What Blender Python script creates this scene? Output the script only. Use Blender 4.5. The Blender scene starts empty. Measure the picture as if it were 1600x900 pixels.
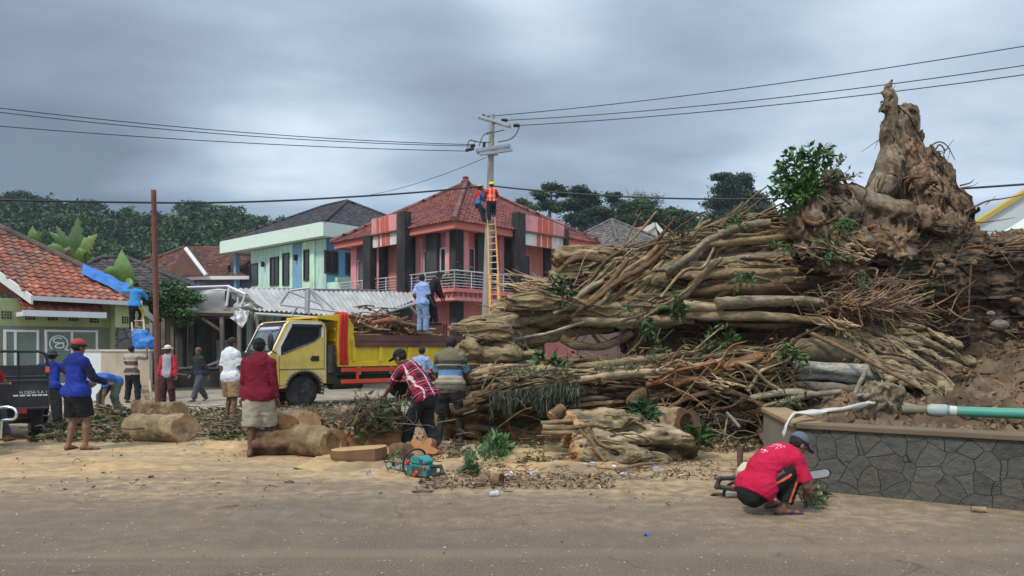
import bpy, bmesh, math, random
import numpy as np
from mathutils import Vector, Matrix, Euler
random.seed(11)
RNG = np.random.RandomState(5)
SC = bpy.context.scene
COL = SC.collection
R = math.radians
f4 = np.float32
# ---------------------------------------------------------------- camera
F = 1164.0            # focal length in photo pixels (1600 wide)
CH = 1.55             # camera height
HZ = 545.0            # horizon row in the photo
cam = bpy.data.cameras.new('camera'); camo = bpy.data.objects.new('camera', cam); COL.objects.link(camo)
camo.location = (0, 0, CH); camo.rotation_euler = (R(90), 0, 0)
cam.sensor_width = 36; cam.lens = 36 * F / 1600; cam.shift_y = (HZ - 450) / 1600
cam.clip_start = 0.1; cam.clip_end = 4000
SC.camera = camo
# ---------------------------------------------------------------- light
SUN_EL, SUN_AZ = R(52), R(222)
SC.view_settings.view_transform = 'Standard'; SC.view_settings.look = 'None'
SC.view_settings.exposure = 0.95; SC.view_settings.gamma = 1; SC.view_settings.use_curve_mapping = False
sl = bpy.data.lights.new('sun', 'SUN'); sl.energy = 1.5; sl.angle = R(10); sl.color = (1.0, .93, .82)
so = bpy.data.objects.new('sun', sl); COL.objects.link(so)
so.rotation_euler = Vector((math.cos(SUN_EL) * math.sin(SUN_AZ), math.cos(SUN_EL) * math.cos(SUN_AZ), math.sin(SUN_EL))).to_track_quat('Z', 'Y').to_euler()
W = bpy.data.worlds.new('World'); SC.world = W; W.use_nodes = True
def world():
    nt = W.node_tree; nt.nodes.clear(); N = nt.nodes.new; L = nt.links.new
    out = N('ShaderNodeOutputWorld'); mix = N('ShaderNodeMixShader'); b1 = N('ShaderNodeBackground'); b2 = N('ShaderNodeBackground')
    sky = N('ShaderNodeTexSky'); sky.sky_type = 'NISHITA'; sky.sun_disc = False; sky.sun_elevation = SUN_EL; sky.sun_rotation = SUN_AZ
    L(sky.outputs[0], b1.inputs[0]); b1.inputs[1].default_value = 0.06
    tc = N('ShaderNodeTexCoord'); sep = N('ShaderNodeSeparateXYZ'); L(tc.outputs['Generated'], sep.inputs[0])
    def math_(op, a, b=None, c=None):
        m = N('ShaderNodeMath'); m.operation = op
        for i, v in enumerate((a, b, c)):
            if v is None: continue
            if isinstance(v, (int, float)): m.inputs[i].default_value = v
            else: L(v, m.inputs[i])
        return m.outputs[0]
    z = math_('MAXIMUM', sep.outputs[2], 0.0)
    zz = math_('ADD', z, 0.16)
    cx = math_('DIVIDE', sep.outputs[0], zz); cy = math_('DIVIDE', sep.outputs[1], zz)
    cmb = N('ShaderNodeCombineXYZ'); L(cx, cmb.inputs[0]); L(cy, cmb.inputs[1])
    def noise(scale, det, rough, off, dist=0.0):
        mp = N('ShaderNodeMapping'); mp.inputs['Location'].default_value = off; mp.inputs['Scale'].default_value = (scale * .75, scale, 1); L(cmb.outputs[0], mp.inputs[0])
        n = N('ShaderNodeTexNoise'); n.inputs['Scale'].default_value = 1.0; n.inputs['Detail'].default_value = det; n.inputs['Roughness'].default_value = rough
        n.inputs['Distortion'].default_value = dist; L(mp.outputs[0], n.inputs['Vector']); return n.outputs[0]
    n1 = noise(0.62, 3, .45, (3.1, 1.7, 0), .35); n2 = noise(1.7, 5, .52, (8.3, 2.2, 0), .2)
    t = math_('MULTIPLY_ADD', math_('ADD', math_('MULTIPLY', n1, .66), math_('MULTIPLY', n2, .34)), 1.55, -.275)
    def lobe(px, py, power, gain):   # brighter thin places in the cloud deck, as directions in the sky
        d = Vector(((px - 800) / F, 1, (HZ - py) / F)).normalized()
        dt = N('ShaderNodeVectorMath'); dt.operation = 'DOT_PRODUCT'; L(tc.outputs['Generated'], dt.inputs[0]); dt.inputs[1].default_value = d
        return math_('MULTIPLY', math_('POWER', math_('MAXIMUM', dt.outputs['Value'], 0.0), power), gain)
    for a in LOBES: t = math_('ADD', t, lobe(*a))
    rp = N('ShaderNodeValToRGB'); L(t, rp.inputs[0]); e = rp.color_ramp.elements
    e[0].position = .28; e[0].color = (.095, .13, .172, 1); e[1].position = .86; e[1].color = (.66, .72, .80, 1)
    for p, c in ((.42, (.165, .21, .268, 1)), (.53, (.235, .30, .375, 1)), (.66, (.38, .45, .53, 1))):
        q = e.new(p); q.color = c
    # overhead and behind the viewer the deck is thinner and brighter
    zen = math_('MULTIPLY', math_('MAXIMUM', math_('SUBTRACT', z, .40), 0.0), 3.2)
    back = math_('MULTIPLY', math_('MAXIMUM', math_('SUBTRACT', math_('MULTIPLY', sep.outputs[1], -1.0), 0.0), 0.0), 0.8)
    st = math_('ADD', math_('ADD', zen, back), 0.93)
    L(rp.outputs[0], b2.inputs[0]); L(st, b2.inputs[1])
    mix.inputs[0].default_value = 0.93; L(b1.outputs[0], mix.inputs[1]); L(b2.outputs[0], mix.inputs[2]); L(mix.outputs[0], out.inputs[0])
LOBES = [(470, 212, 70, .26), (300, 245, 60, .10), (845, 0, 200, .18), (150, 85, 45, -.13), (640, 115, 80, -.12), (380, 70, 90, -.06), (1050, 60, 50, -.07), (1320, 220, 30, .08), (60, 305, 60, -.08), (1500, 30, 40, .04), (830, 300, 80, .08)]
world()
# ---------------------------------------------------------------- helpers: places
def P(px, py, Y): return Vector(((px - 800) / F * Y, Y, CH + (HZ - py) / F * Y))
def G(px, py): return Vector(((px - 800) * CH / (py - HZ), CH * F / (py - HZ), 0))
def tag(o, label, cat, group=None, kind=None):
    if label: o['label'] = label
    if cat: o['category'] = cat
    if group: o['group'] = group
    if kind: o['kind'] = kind
    return o
def thing(name, label, cat, loc=(0, 0, 0), rz=0, group=None):
    o = bpy.data.objects.new(name, None); COL.objects.link(o); o.location = loc; o.rotation_euler = (0, 0, rz)
    o.empty_display_size = .2
    return tag(o, label, cat, group)
def copy_tree(o, parent=None):
    c = o.copy(); COL.objects.link(c); c.parent = parent
    for ch in [x for x in o.children]: copy_tree(ch, c)
    return c
# ---------------------------------------------------------------- helpers: noise
_L = np.random.RandomState(3).rand(32, 32, 32).astype(f4) * 2 - 1
def vn(p):
    p = np.asarray(p, f4); i = np.floor(p).astype(np.int32); f = p - i; f = f * f * (3 - 2 * f); i &= 31; j = (i + 1) & 31
    x, y, z = f[..., 0], f[..., 1], f[..., 2]
    def l(a, b, c): return _L[a, b, c]
    X0, Y0, Z0 = i[..., 0], i[..., 1], i[..., 2]; X1, Y1, Z1 = j[..., 0], j[..., 1], j[..., 2]
    a = l(X0, Y0, Z0) * (1 - x) + l(X1, Y0, Z0) * x; b = l(X0, Y1, Z0) * (1 - x) + l(X1, Y1, Z0) * x
    c = l(X0, Y0, Z1) * (1 - x) + l(X1, Y0, Z1) * x; d = l(X0, Y1, Z1) * (1 - x) + l(X1, Y1, Z1) * x
    return (a * (1 - y) + b * y) * (1 - z) + (c * (1 - y) + d * y) * z
def fbm(p, o=3, g=.5):
    s = 0; a = 1; p = np.asarray(p, f4)
    for k in range(o): s = s + a * vn(p + 7.3 * k); p = p * 2.03; a *= g
    return s
# ---------------------------------------------------------------- helpers: materials
def srgb(r, g, b):
    def c(v): v /= 255; return v / 12.92 if v <= .04045 else ((v + .055) / 1.055) ** 2.4
    return (c(r), c(g), c(b))
MATS = {}
def mat(name, col=(.5, .5, .5), rough=.8, var=.12, vs=3.0, bump=0.0, bs=30.0, attr=False, metal=0.0, dirt=0.0, dcol=(.16, .11, .07), ds=1.3, spec=.4, sub=None, alpha=None, stretch=None, streak=0):
    """one noise-varied principled material; attr: base colour from the mesh's Col attribute"""
    if name in MATS: return MATS[name]
    m = bpy.data.materials.new(name); m.use_nodes = True; nt = m.node_tree; N = nt.nodes.new; L = nt.links.new
    b = nt.nodes['Principled BSDF']; b.inputs['Roughness'].default_value = rough; b.inputs['Metallic'].default_value = metal
    b.inputs['Specular IOR Level'].default_value = spec
    tc = N('ShaderNodeTexCoord'); src = tc.outputs['Object']
    if stretch:
        mp = N('ShaderNodeMapping'); mp.inputs['Scale'].default_value = stretch; L(src, mp.inputs[0]); src = mp.outputs[0]
    def nz(scale, det=4, rg=.55):
        n = N('ShaderNodeTexNoise'); n.inputs['Scale'].default_value = scale; n.inputs['Detail'].default_value = det; n.inputs['Roughness'].default_value = rg; L(src, n.inputs['Vector']); return n.outputs[0]
    if attr:
        a = N('ShaderNodeAttribute'); a.attribute_name = 'Col'; c = a.outputs['Color']
    else:
        a = N('ShaderNodeRGB'); a.outputs[0].default_value = (*col, 1); c = a.outputs[0]
    if var:
        mr = N('ShaderNodeMapRange'); mr.inputs[1].default_value = .25; mr.inputs[2].default_value = .75; mr.inputs[3].default_value = 1 - var; mr.inputs[4].default_value = 1 + var
        L(nz(vs), mr.inputs[0]); vm = N('ShaderNodeVectorMath'); vm.operation = 'SCALE'; L(c, vm.inputs[0]); L(mr.outputs[0], vm.inputs['Scale']); c = vm.outputs[0]
    if dirt:
        mr = N('ShaderNodeMapRange'); mr.inputs[1].default_value = .48; mr.inputs[2].default_value = .72; mr.inputs[3].default_value = 0; mr.inputs[4].default_value = dirt
        L(nz(ds, 6, .65), mr.inputs[0]); mx = N('ShaderNodeMix'); mx.data_type = 'RGBA'; L(mr.outputs[0], mx.inputs[0]); L(c, mx.inputs[6]); mx.inputs[7].default_value = (*dcol, 1); c = mx.outputs[2]
    if streak:
        mr = N('ShaderNodeMapRange'); mr.inputs[1].default_value = .34; mr.inputs[2].default_value = .66; mr.inputs[3].default_value = 1 - streak; mr.inputs[4].default_value = 1 + streak * .7
        L(nz(vs * 4.5, 7, .72), mr.inputs[0]); vm = N('ShaderNodeVectorMath'); vm.operation = 'SCALE'; L(c, vm.inputs[0]); L(mr.outputs[0], vm.inputs['Scale']); c = vm.outputs[0]
    L(c, b.inputs['Base Color'])
    if bump:
        bp = N('ShaderNodeBump'); bp.inputs['Strength'].default_value = bump; bp.inputs['Distance'].default_value = .02; L(nz(bs, 5, .6), bp.inputs['Height']); L(bp.outputs[0], b.inputs['Normal'])
    if sub: b.inputs['Transmission Weight'].default_value = sub
    if alpha is not None: b.inputs['Alpha'].default_value = alpha
    MATS[name] = m
    return m
# ---------------------------------------------------------------- helpers: geometry
class Geo:
    """collects verts, faces and vertex colours; build() links them as ONE mesh object"""
    def __init__(s): s.V = []; s.Fa = []; s.C = []; s.n = 0; s.mi = []
    def add(s, V, faces, col=(1, 1, 1), mi=0):
        V = np.asarray(V, f4).reshape(-1, 3)
        col = np.asarray(col, f4)
        if col.ndim == 1: col = np.repeat(col[None, :3], len(V), 0)
        for a in faces:
            a = np.asarray(a, np.int64)
            if a.size: s.Fa.append(a + s.n); s.mi.append(np.full(len(a), mi))
        s.V.append(V); s.C.append(col); s.n += len(V); return s
    def box(s, lo, hi, col=(1, 1, 1), M=None, mi=0):
        x0, y0, z0 = lo; x1, y1, z1 = hi
        V = np.array([(x0, y0, z0), (x1, y0, z0), (x1, y1, z0), (x0, y1, z0), (x0, y0, z1), (x1, y0, z1), (x1, y1, z1), (x0, y1, z1)], f4)
        if M is not None: V = xf(V, M)
        return s.add(V, [[(3, 2, 1, 0), (4, 5, 6, 7), (0, 1, 5, 4), (1, 2, 6, 5), (2, 3, 7, 6), (3, 0, 4, 7)]], col, mi)
    def bar(s, a, b, w, d=None, col=(1, 1, 1), up=(0, 0, 1), mi=0):
        """square bar from a to b"""
        a = Vector(a); b = Vector(b); d = d or w; z = (b - a); l = z.length; z.normalize(); u = Vector(up)
        if abs(z.dot(u)) > .95: u = Vector((0, 1, 0))
        x = u.cross(z).normalized(); y = z.cross(x)
        M = Matrix(((x.x, y.x, z.x, a.x), (x.y, y.y, z.y, a.y), (x.z, y.z, z.z, a.z), (0, 0, 0, 1)))
        return s.box((-w / 2, -d / 2, 0), (w / 2, d / 2, l), col, M, mi)
    def prism(s, pts, ext, col=(1, 1, 1), mi=0):
        """polygon (3-D points) extruded by vector ext"""
        p = np.array([tuple(v) for v in pts], f4); e = np.array(tuple(ext), f4); n = len(p)
        V = np.vstack([p, p + e]); side = [(i, (i + 1) % n, n + (i + 1) % n, n + i) for i in range(n)]
        return s.add(V, [[tuple(range(n - 1, -1, -1))], [tuple(range(n, 2 * n))], side], col, mi)
    def quad(s, a, b, c, d, col=(1, 1, 1), mi=0): return s.add([tuple(a), tuple(b), tuple(c), tuple(d)], [[(0, 1, 2, 3)]], col, mi)
    def tube(s, path, rad, n=8, col=(1, 1, 1), cap=True, rough=0.0, ridge=0.0, seed=0, mi=0, capcol=None, squash=1.0):
        p = np.asarray([tuple(q) for q in path], f4); m = len(p); r = np.asarray(rad, f4) * np.ones(m, f4)
        t = np.gradient(p, axis=0); t /= np.linalg.norm(t, axis=1, keepdims=True) + 1e-9
        u = np.cross(t[0], (0, 0, 1.0)); 
        if np.linalg.norm(u) < .1: u = np.cross(t[0], (1.0, 0, 0))
        U = np.zeros((m, 3), f4); u /= np.linalg.norm(u)
        for i in range(m):
            u = u - t[i] * np.dot(u, t[i]); u /= np.linalg.norm(u) + 1e-9; U[i] = u
        B = np.cross(t, U); a = np.linspace(0, 2 * np.pi, n, endpoint=False)
        rr = r[:, None] * np.ones((m, n))
        if ridge:
            ph = seed * 1.7; tw = np.linspace(0, 2.2, m)[:, None] * math.sin(ph); rr = rr * (1 + ridge * np.sin(3 * a[None] + ph + tw) * .6 + ridge * np.sin(5 * a[None] + 2 * ph - tw * 1.6) * .4)
        V = p[:, None] + rr[..., None] * (np.cos(a)[None, :, None] * U[:, None] + squash * np.sin(a)[None, :, None] * B[:, None])
        if rough:
            nz_ = fbm(V.reshape(-1, 3) * (1.2 / max(r.mean(), .02)) * .45 + seed, 2).reshape(m, n)
            V = p[:, None] + (V - p[:, None]) * (1 + rough * nz_)[..., None]
        i = np.arange(m - 1)[:, None] * n; j = np.arange(n)[None]; k = (np.arange(n)[None] + 1) % n
        q = np.stack([i + j, i + k, i + n + k, i + n + j], -1).reshape(-1, 4)
        fs = [q]; col = np.asarray(col, f4)
        if col.ndim == 2 and len(col) == m: col = np.repeat(col, n, 0)
        s.add(V.reshape(-1, 3), fs, col, mi)
        if cap:
            c0 = capcol if capcol is not None else (col if col.ndim == 1 else col.mean(0))
            s.add(V[0], [[tuple(range(n))[::-1]]], c0, mi); s.add(V[-1], [[tuple(range(n))]], c0, mi)
        return s
    def lathe(s, prof, n=16, M=None, col=(1, 1, 1), mi=0):
        """profile (r, z) turned round z"""
        a = np.linspace(0, 2 * np.pi, n, endpoint=False); V = np.array([[(r * math.cos(t), r * math.sin(t), z) for t in a] for r, z in prof], f4).reshape(-1, 3)
        if M is not None: V = xf(V, M)
        m = len(prof); q = [(i * n + j, i * n + (j + 1) % n, (i + 1) * n + (j + 1) % n, (i + 1) * n + j) for i in range(m - 1) for j in range(n)]
        return s.add(V, [q, [tuple(range(n))[::-1]], [tuple(range((m - 1) * n, m * n))]], col, mi)
    def build(s, name, m, parent=None, smooth=False, bevel=0.0, loc=None, local=False):
        me = bpy.data.meshes.new(name); o = bpy.data.objects.new(name, me); COL.objects.link(o)
        if s.n:
            V = np.vstack(s.V)
            if loc is not None: V = V - np.array(tuple(loc), f4)
            cnt = np.concatenate([np.full(len(a), a.shape[1]) for a in s.Fa]); idx = np.concatenate([a.ravel() for a in s.Fa])
            me.vertices.add(len(V)); me.vertices.foreach_set('co', V.ravel().astype(f4))
            me.loops.add(len(idx)); me.loops.foreach_set('vertex_index', idx.astype(np.int32))
            me.polygons.add(len(cnt)); st = np.concatenate([[0], np.cumsum(cnt)[:-1]])
            me.polygons.foreach_set('loop_start', st.astype(np.int32)); me.polygons.foreach_set('loop_total', cnt.astype(np.int32))
            me.polygons.foreach_set('material_index', np.concatenate(s.mi).astype(np.int32))
            me.polygons.foreach_set('use_smooth', np.full(len(cnt), bool(smooth)))
            C = np.vstack(s.C); at = me.attributes.new('Col', 'FLOAT_COLOR', 'POINT'); at.data.foreach_set('color', np.hstack([C, np.ones((len(C), 1))]).astype(f4).ravel())
            me.update(calc_edges=True); me.validate()
        for x in (m if isinstance(m, (list, tuple)) else [m]): me.materials.append(x)
        if bevel:
            md = o.modifiers.new('bevel', 'BEVEL'); md.width = bevel; md.segments = 2; md.limit_method = 'ANGLE'; md.angle_limit = R(35)
        if loc is not None: o.location = loc
        if parent is not None: o.parent = parent
        return o
def xf(V, M):
    A = np.array(M, f4); V = np.asarray(V, f4); return V @ A[:3, :3].T + A[:3, 3]
def TR(loc=(0, 0, 0), rz=0, rx=0, ry=0, s=1): return Matrix.Translation(loc) @ Euler((rx, ry, rz)).to_matrix().to_4x4() @ Matrix.Scale(s, 4)
def spline(pts, n):
    """Catmull-Rom through pts"""
    p = np.array([tuple(q) for q in pts], f4)
    if len(p) == 2: return p[0] + (p[1] - p[0]) * np.linspace(0, 1, n)[:, None]
    q = np.vstack([2 * p[0] - p[1], p, 2 * p[-1] - p[-2]]); t = np.linspace(0, len(p) - 1 - 1e-5, n); i = t.astype(int); f = (t - i)[:, None]
    a, b, c, d = q[i], q[i + 1], q[i + 2], q[i + 3]
    return .5 * (2 * b + (c - a) * f + (2 * a - 5 * b + 4 * c - d) * f ** 2 + (3 * b - a - 3 * c + d) * f ** 3)
class SDF:
    """smooth union of tapered capsules and ellipsoids, meshed by surface nets"""
    def __init__(s, h=.012, k=.02): s.h = h; s.k = k; s.pr = []
    def cap(s, a, b, ra, rb=None, k=None): s.pr.append(('c', np.array(tuple(a)), np.array(tuple(b)), ra, ra if rb is None else rb, s.k if k is None else k, None)); return s
    def ecap(s, a, b, ra, rb, Rm, dep, k=None, planes=None):
        s.pr.append(('e', np.array(tuple(a)), np.array(tuple(b)), ra, rb, s.k if k is None else k, (np.array(Rm), dep, planes))); return s
    def ell(s, c, r, Rm=None, k=None, planes=None, sub=False):
        s.pr.append(('s' if sub else 'l', np.array(tuple(c)), np.array(r, float), 0, 0, s.k if k is None else k, (np.eye(3) if Rm is None else np.array(Rm), 1, planes))); return s
    def ccap(s, a, b, ra, rb, planes, k=None): s.pr.append(('c', np.array(tuple(a)), np.array(tuple(b)), ra, rb, s.k if k is None else k, (None, 1, planes))); return s
    def field(s, noise=None):
        lo = np.full(3, 1e9); hi = -lo
        for t, a, b, ra, rb, k, x in s.pr:
            if t == 's': continue
            if t == 'l': m = max(b); lo = np.minimum(lo, a - m); hi = np.maximum(hi, a + m)
            else: m = max(ra, rb); lo = np.minimum(lo, np.minimum(a, b) - m); hi = np.maximum(hi, np.maximum(a, b) + m)
        pad = 3 * s.h + .03; lo -= pad; hi += pad; s.o = lo; dim = np.ceil((hi - lo) / s.h).astype(int) + 1
        Fd = np.full(dim, .5, f4); ax = [(lo[i] + s.h * np.arange(dim[i])).astype(f4) for i in range(3)]
        for t, a, b, ra, rb, k, x in s.pr:
            m = (max(b) if t in 'ls' else max(ra, rb)) + k + 3 * s.h
            l, u = (a - m, a + m) if t in 'ls' else (np.minimum(a, b) - m, np.maximum(a, b) + m)
            i0 = np.maximum(((l - lo) / s.h).astype(int), 0); i1 = np.minimum(((u - lo) / s.h).astype(int) + 2, dim)
            if (i1 <= i0).any(): continue
            sl_ = tuple(slice(i0[i], i1[i]) for i in range(3))
            X = ax[0][sl_[0]][:, None, None]; Y = ax[1][sl_[1]][None, :, None]; Z = ax[2][sl_[2]][None, None, :]
            if t == 'c':
                d = b - a; L2 = max(float(d @ d), 1e-9)
                px, py, pz = X - a[0], Y - a[1], Z - a[2]
                h = np.clip((px * d[0] + py * d[1] + pz * d[2]) / L2, 0, 1)
                D = np.sqrt((px - h * d[0]) ** 2 + (py - h * d[1]) ** 2 + (pz - h * d[2]) ** 2) - (ra + h * (rb - ra))
            elif t == 'e':
                Rm, dep, _ = x; d = b - a; L2 = max(float(d @ d), 1e-9); px, py, pz = X - a[0], Y - a[1], Z - a[2]
                h = np.clip((px * d[0] + py * d[1] + pz * d[2]) / L2, 0, 1); px, py, pz = px - h * d[0], py - h * d[1], pz - h * d[2]
                qx = px * Rm[0, 0] + py * Rm[0, 1] + pz * Rm[0, 2]; qy = (px * Rm[1, 0] + py * Rm[1, 1] + pz * Rm[1, 2]) / dep; qz = px * Rm[2, 0] + py * Rm[2, 1] + pz * Rm[2, 2]
                D = (np.sqrt(qx ** 2 + qy ** 2 + qz ** 2) - (ra + h * (rb - ra))) * min(1, dep + .15)
            else:
                Rm = x[0]; px, py, pz = X - a[0], Y - a[1], Z - a[2]
                q = [(px * Rm[i, 0] + py * Rm[i, 1] + pz * Rm[i, 2]) / b[i] for i in range(3)]
                D = (np.sqrt(q[0] ** 2 + q[1] ** 2 + q[2] ** 2) - 1) * min(b)
            if x is not None and x[2]:
                for (c, n_) in x[2]:   # keep the side the normal points away from
                    D = np.maximum(D, (X - c[0]) * n_[0] + (Y - c[1]) * n_[1] + (Z - c[2]) * n_[2])
            A = Fd[sl_]
            if t == 's': Fd[sl_] = np.maximum(A, -D)
            elif k > 0:
                hh = np.maximum(k - np.abs(A - D), 0) / k; Fd[sl_] = np.minimum(A, D) - hh * hh * k * .25
            else: Fd[sl_] = np.minimum(A, D)
        if noise is not None:
            nr = np.abs(Fd) < .12 + 2 * s.h; ii = np.argwhere(nr); Pn = lo + ii * s.h; Fd[nr] += noise(Pn.astype(f4))
        return Fd
    def mesh(s, noise=None): return surface_nets(s.field(noise), s.o, s.h)
def surface_nets(Fd, o, h):
    ins = Fd < 0; S = np.array(Fd.shape) - 1
    def sub(A, c): return A[c[0]:c[0] + S[0], c[1]:c[1] + S[1], c[2]:c[2] + S[2]]
    cor = [(i, j, k) for i in (0, 1) for j in (0, 1) for k in (0, 1)]
    n = np.zeros(S, np.int8)
    for c in cor: n += sub(ins, c)
    mask = (n > 0) & (n < 8); ids = np.argwhere(mask); nv = len(ids); idx = np.full(S, -1, np.int32); idx[mask] = np.arange(nv)
    val = {c: Fd[ids[:, 0] + c[0], ids[:, 1] + c[1], ids[:, 2] + c[2]] for c in cor}
    acc = np.zeros((nv, 3)); cnt = np.zeros(nv)
    for a in cor:
        for d in range(3):
            if a[d]: continue
            b = list(a); b[d] = 1; b = tuple(b); fa, fb = val[a], val[b]; x = (fa < 0) != (fb < 0); t = np.where(x, fa / np.where(x, fa - fb, 1), 0)
            p = np.zeros((nv, 3)); p[:] = a; p[:, d] = t; acc += p * x[:, None]; cnt += x
    V = o + (ids + acc / np.maximum(cnt, 1)[:, None]) * h
    Q = []
    for d in range(3):
        u, v = (d + 1) % 3, (d + 2) % 3
        s0 = [slice(1, S[i]) for i in range(3)]; s0[d] = slice(0, S[d]); s1 = list(s0); s1[d] = slice(1, S[d] + 1)
        A = ins[tuple(s0)]; B = ins[tuple(s1)]; e = np.argwhere(A != B); 
        if not len(e): continue
        off = np.array([0 if i == d else 1 for i in range(3)]); e = e + off; sg = ins[e[:, 0], e[:, 1], e[:, 2]]
        eu = np.eye(3, dtype=int)[u]; ev = np.eye(3, dtype=int)[v]
        c = [e, e - eu, e - eu - ev, e - ev]; q = np.stack([idx[w[:, 0], w[:, 1], w[:, 2]] for w in c], 1)
        q[~sg] = q[~sg][:, ::-1]; Q.append(q)
    Q = np.vstack(Q); Q = Q[(Q >= 0).all(1)]
    return V.astype(f4), Q
# ================================================================ ground, hills, forest
def ground_material():
    m = bpy.data.materials.new('ground'); m.use_nodes = True; nt = m.node_tree; N = nt.nodes.new; L = nt.links.new; b = nt.nodes['Principled BSDF']
    b.inputs['Roughness'].default_value = .92; b.inputs['Specular IOR Level'].default_value = .25
    tc = N('ShaderNodeTexCoord'); sep = N('ShaderNodeSeparateXYZ'); L(tc.outputs['Object'], sep.inputs[0])
    def mth(op, a, c=None, d=None):
        q = N('ShaderNodeMath'); q.operation = op
        for i, v in enumerate((a, c, d)):
            if v is None: continue
            if isinstance(v, (int, float)): q.inputs[i].default_value = v
            else: L(v, q.inputs[i])
        return q.outputs[0]
    def nz(scale, det=4, rg=.55, st=(1, 1, 1), loc=(0, 0, 0)):
        mp = N('ShaderNodeMapping'); mp.inputs['Scale'].default_value = st; mp.inputs['Location'].default_value = loc; L(tc.outputs['Object'], mp.inputs[0])
        n = N('ShaderNodeTexNoise'); n.inputs['Scale'].default_value = scale; n.inputs['Detail'].default_value = det; n.inputs['Roughness'].default_value = rg; L(mp.outputs[0], n.inputs['Vector']); return n.outputs[0]
    def ss(v, a, c):
        r = N('ShaderNodeMapRange'); r.interpolation_type = 'SMOOTHSTEP'; r.inputs[1].default_value = a; r.inputs[2].default_value = c; L(v, r.inputs[0]); return r.outputs[0]
    def mix(f, a, c):
        x = N('ShaderNodeMix'); x.data_type = 'RGBA'
        if isinstance(f, (int, float)): x.inputs[0].default_value = f
        else: L(f, x.inputs[0])
        for i, v in ((6, a), (7, c)):
            if isinstance(v, tuple): x.inputs[i].default_value = (*v, 1)
            else: L(v, x.inputs[i])
        return x.outputs[2]
    y = sep.outputs[1]; x = sep.outputs[0]
    big = nz(.55, 3, .5); streak = nz(.9, 4, .55, (.18, 1.3, 1)); fine = nz(6, 5, .65); grit = nz(55, 3, .7); med = nz(2.2, 5, .6)
    yy = mth('ADD', mth('ADD', y, mth('MULTIPLY', mth('SUBTRACT', big, .5), 2.2)), mth('ADD', mth('MULTIPLY', mth('SUBTRACT', streak, .5), 3.4), mth('MULTIPLY', mth('SUBTRACT', fine, .5), 1.6)))
    # more dust towards the stone wall on the right
    yr = mth('ADD', yy, mth('MULTIPLY', ss(x, -1.0, 6.0), 1.3))
    dust = ss(yr, 5.6, 9.3)
    asph = mix(ss(grit, .3, .75), (.085, .064, .047), (.195, .148, .104))
    asph = mix(mth('MULTIPLY', ss(med, .4, .8), .5), asph, (.19, .14, .095))
    saw = mix(ss(fine, .3, .7), (.30, .195, .10), (.49, .335, .175)); saw = mix(mth('MULTIPLY', ss(grit, .45, .8), .5), saw, (.60, .45, .27))
    saw = mix(mth('MULTIPLY', ss(med, .52, .72), .65), saw, (.215, .145, .09))
    band = mth('MULTIPLY', ss(yy, 8.0, 9.4), mth('SUBTRACT', 1.0, ss(yy, 11.5, 15.0)))
    tan = mix(ss(fine, .35, .7), (.195, .138, .085), (.315, .228, .14))
    far = mix(ss(med, .35, .7), (.24, .20, .155), (.36, .30, .23))
    crk = N('ShaderNodeTexVoronoi'); crk.feature = 'DISTANCE_TO_EDGE'; crk.inputs['Scale'].default_value = .45; cw = N('ShaderNodeVectorMath'); cw.operation = 'MULTIPLY_ADD'; cn = N('ShaderNodeTexNoise'); cn.inputs['Scale'].default_value = 1.6; cn.inputs['Detail'].default_value = 6; L(tc.outputs['Object'], cn.inputs['Vector']); L(cn.outputs['Color'], cw.inputs[0]); cw.inputs[1].default_value = (1.2, 1.2, 0); L(tc.outputs['Object'], cw.inputs[2]); L(cw.outputs[0], crk.inputs['Vector'])
    asph = mix(mth('MULTIPLY', mth('LESS_THAN', crk.outputs['Distance'], .006), mth('MULTIPLY', ss(big, .45, .6), .55)), asph, (.05, .04, .03))
    trk = nz(1, 3, .5, (.06, 2.1, 1), (3, .7, 0)); tan = mix(mth('MULTIPLY', ss(trk, .5, .64), .5), tan, (.16, .115, .075)); asph = mix(mth('MULTIPLY', ss(trk, .52, .66), .45), asph, (.22, .165, .105))
    c = mix(dust, asph, tan); c = mix(mth('MULTIPLY', band, mth('ADD', .35, mth('MULTIPLY', ss(streak, .35, .6), .65))), c, saw); c = mix(ss(y, 14.5, 17.5), c, far)
    # loose chips of sawdust on the asphalt
    v = N('ShaderNodeTexVoronoi'); v.inputs['Scale'].default_value = 24; v.inputs['Randomness'].default_value = 1; L(tc.outputs['Object'], v.inputs['Vector'])
    sc = N('ShaderNodeSeparateColor'); L(v.outputs['Color'], sc.inputs[0])
    chip = mth('MULTIPLY', mth('LESS_THAN', v.outputs['Distance'], mth('MULTIPLY', mth('POWER', sc.outputs[1], 2.5), .24)), mth('GREATER_THAN', mth('ADD', sc.outputs[0], mth('MULTIPLY', mth('SUBTRACT', med, .5), 2.2)), .45))
    c = mix(mth('MULTIPLY', chip, .8), c, (.56, .43, .26))
    L(c, b.inputs['Base Color'])
    bp = N('ShaderNodeBump'); bp.inputs['Strength'].default_value = .5; bp.inputs['Distance'].default_value = .02
    L(mth('ADD', mth('MULTIPLY', grit, .5), mth('ADD', fine, chip)), bp.inputs['Height']); L(bp.outputs[0], b.inputs['Normal'])
    return m
g = Geo(); g.quad((-1500, -60, 0), (1500, -60, 0), (1500, 2500, 0), (-1500, 2500, 0)); o = g.build('ground', ground_material()); tag(o, 'tan dusty open square of dirt, asphalt and sawdust', 'ground', None, 'structure')

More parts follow.
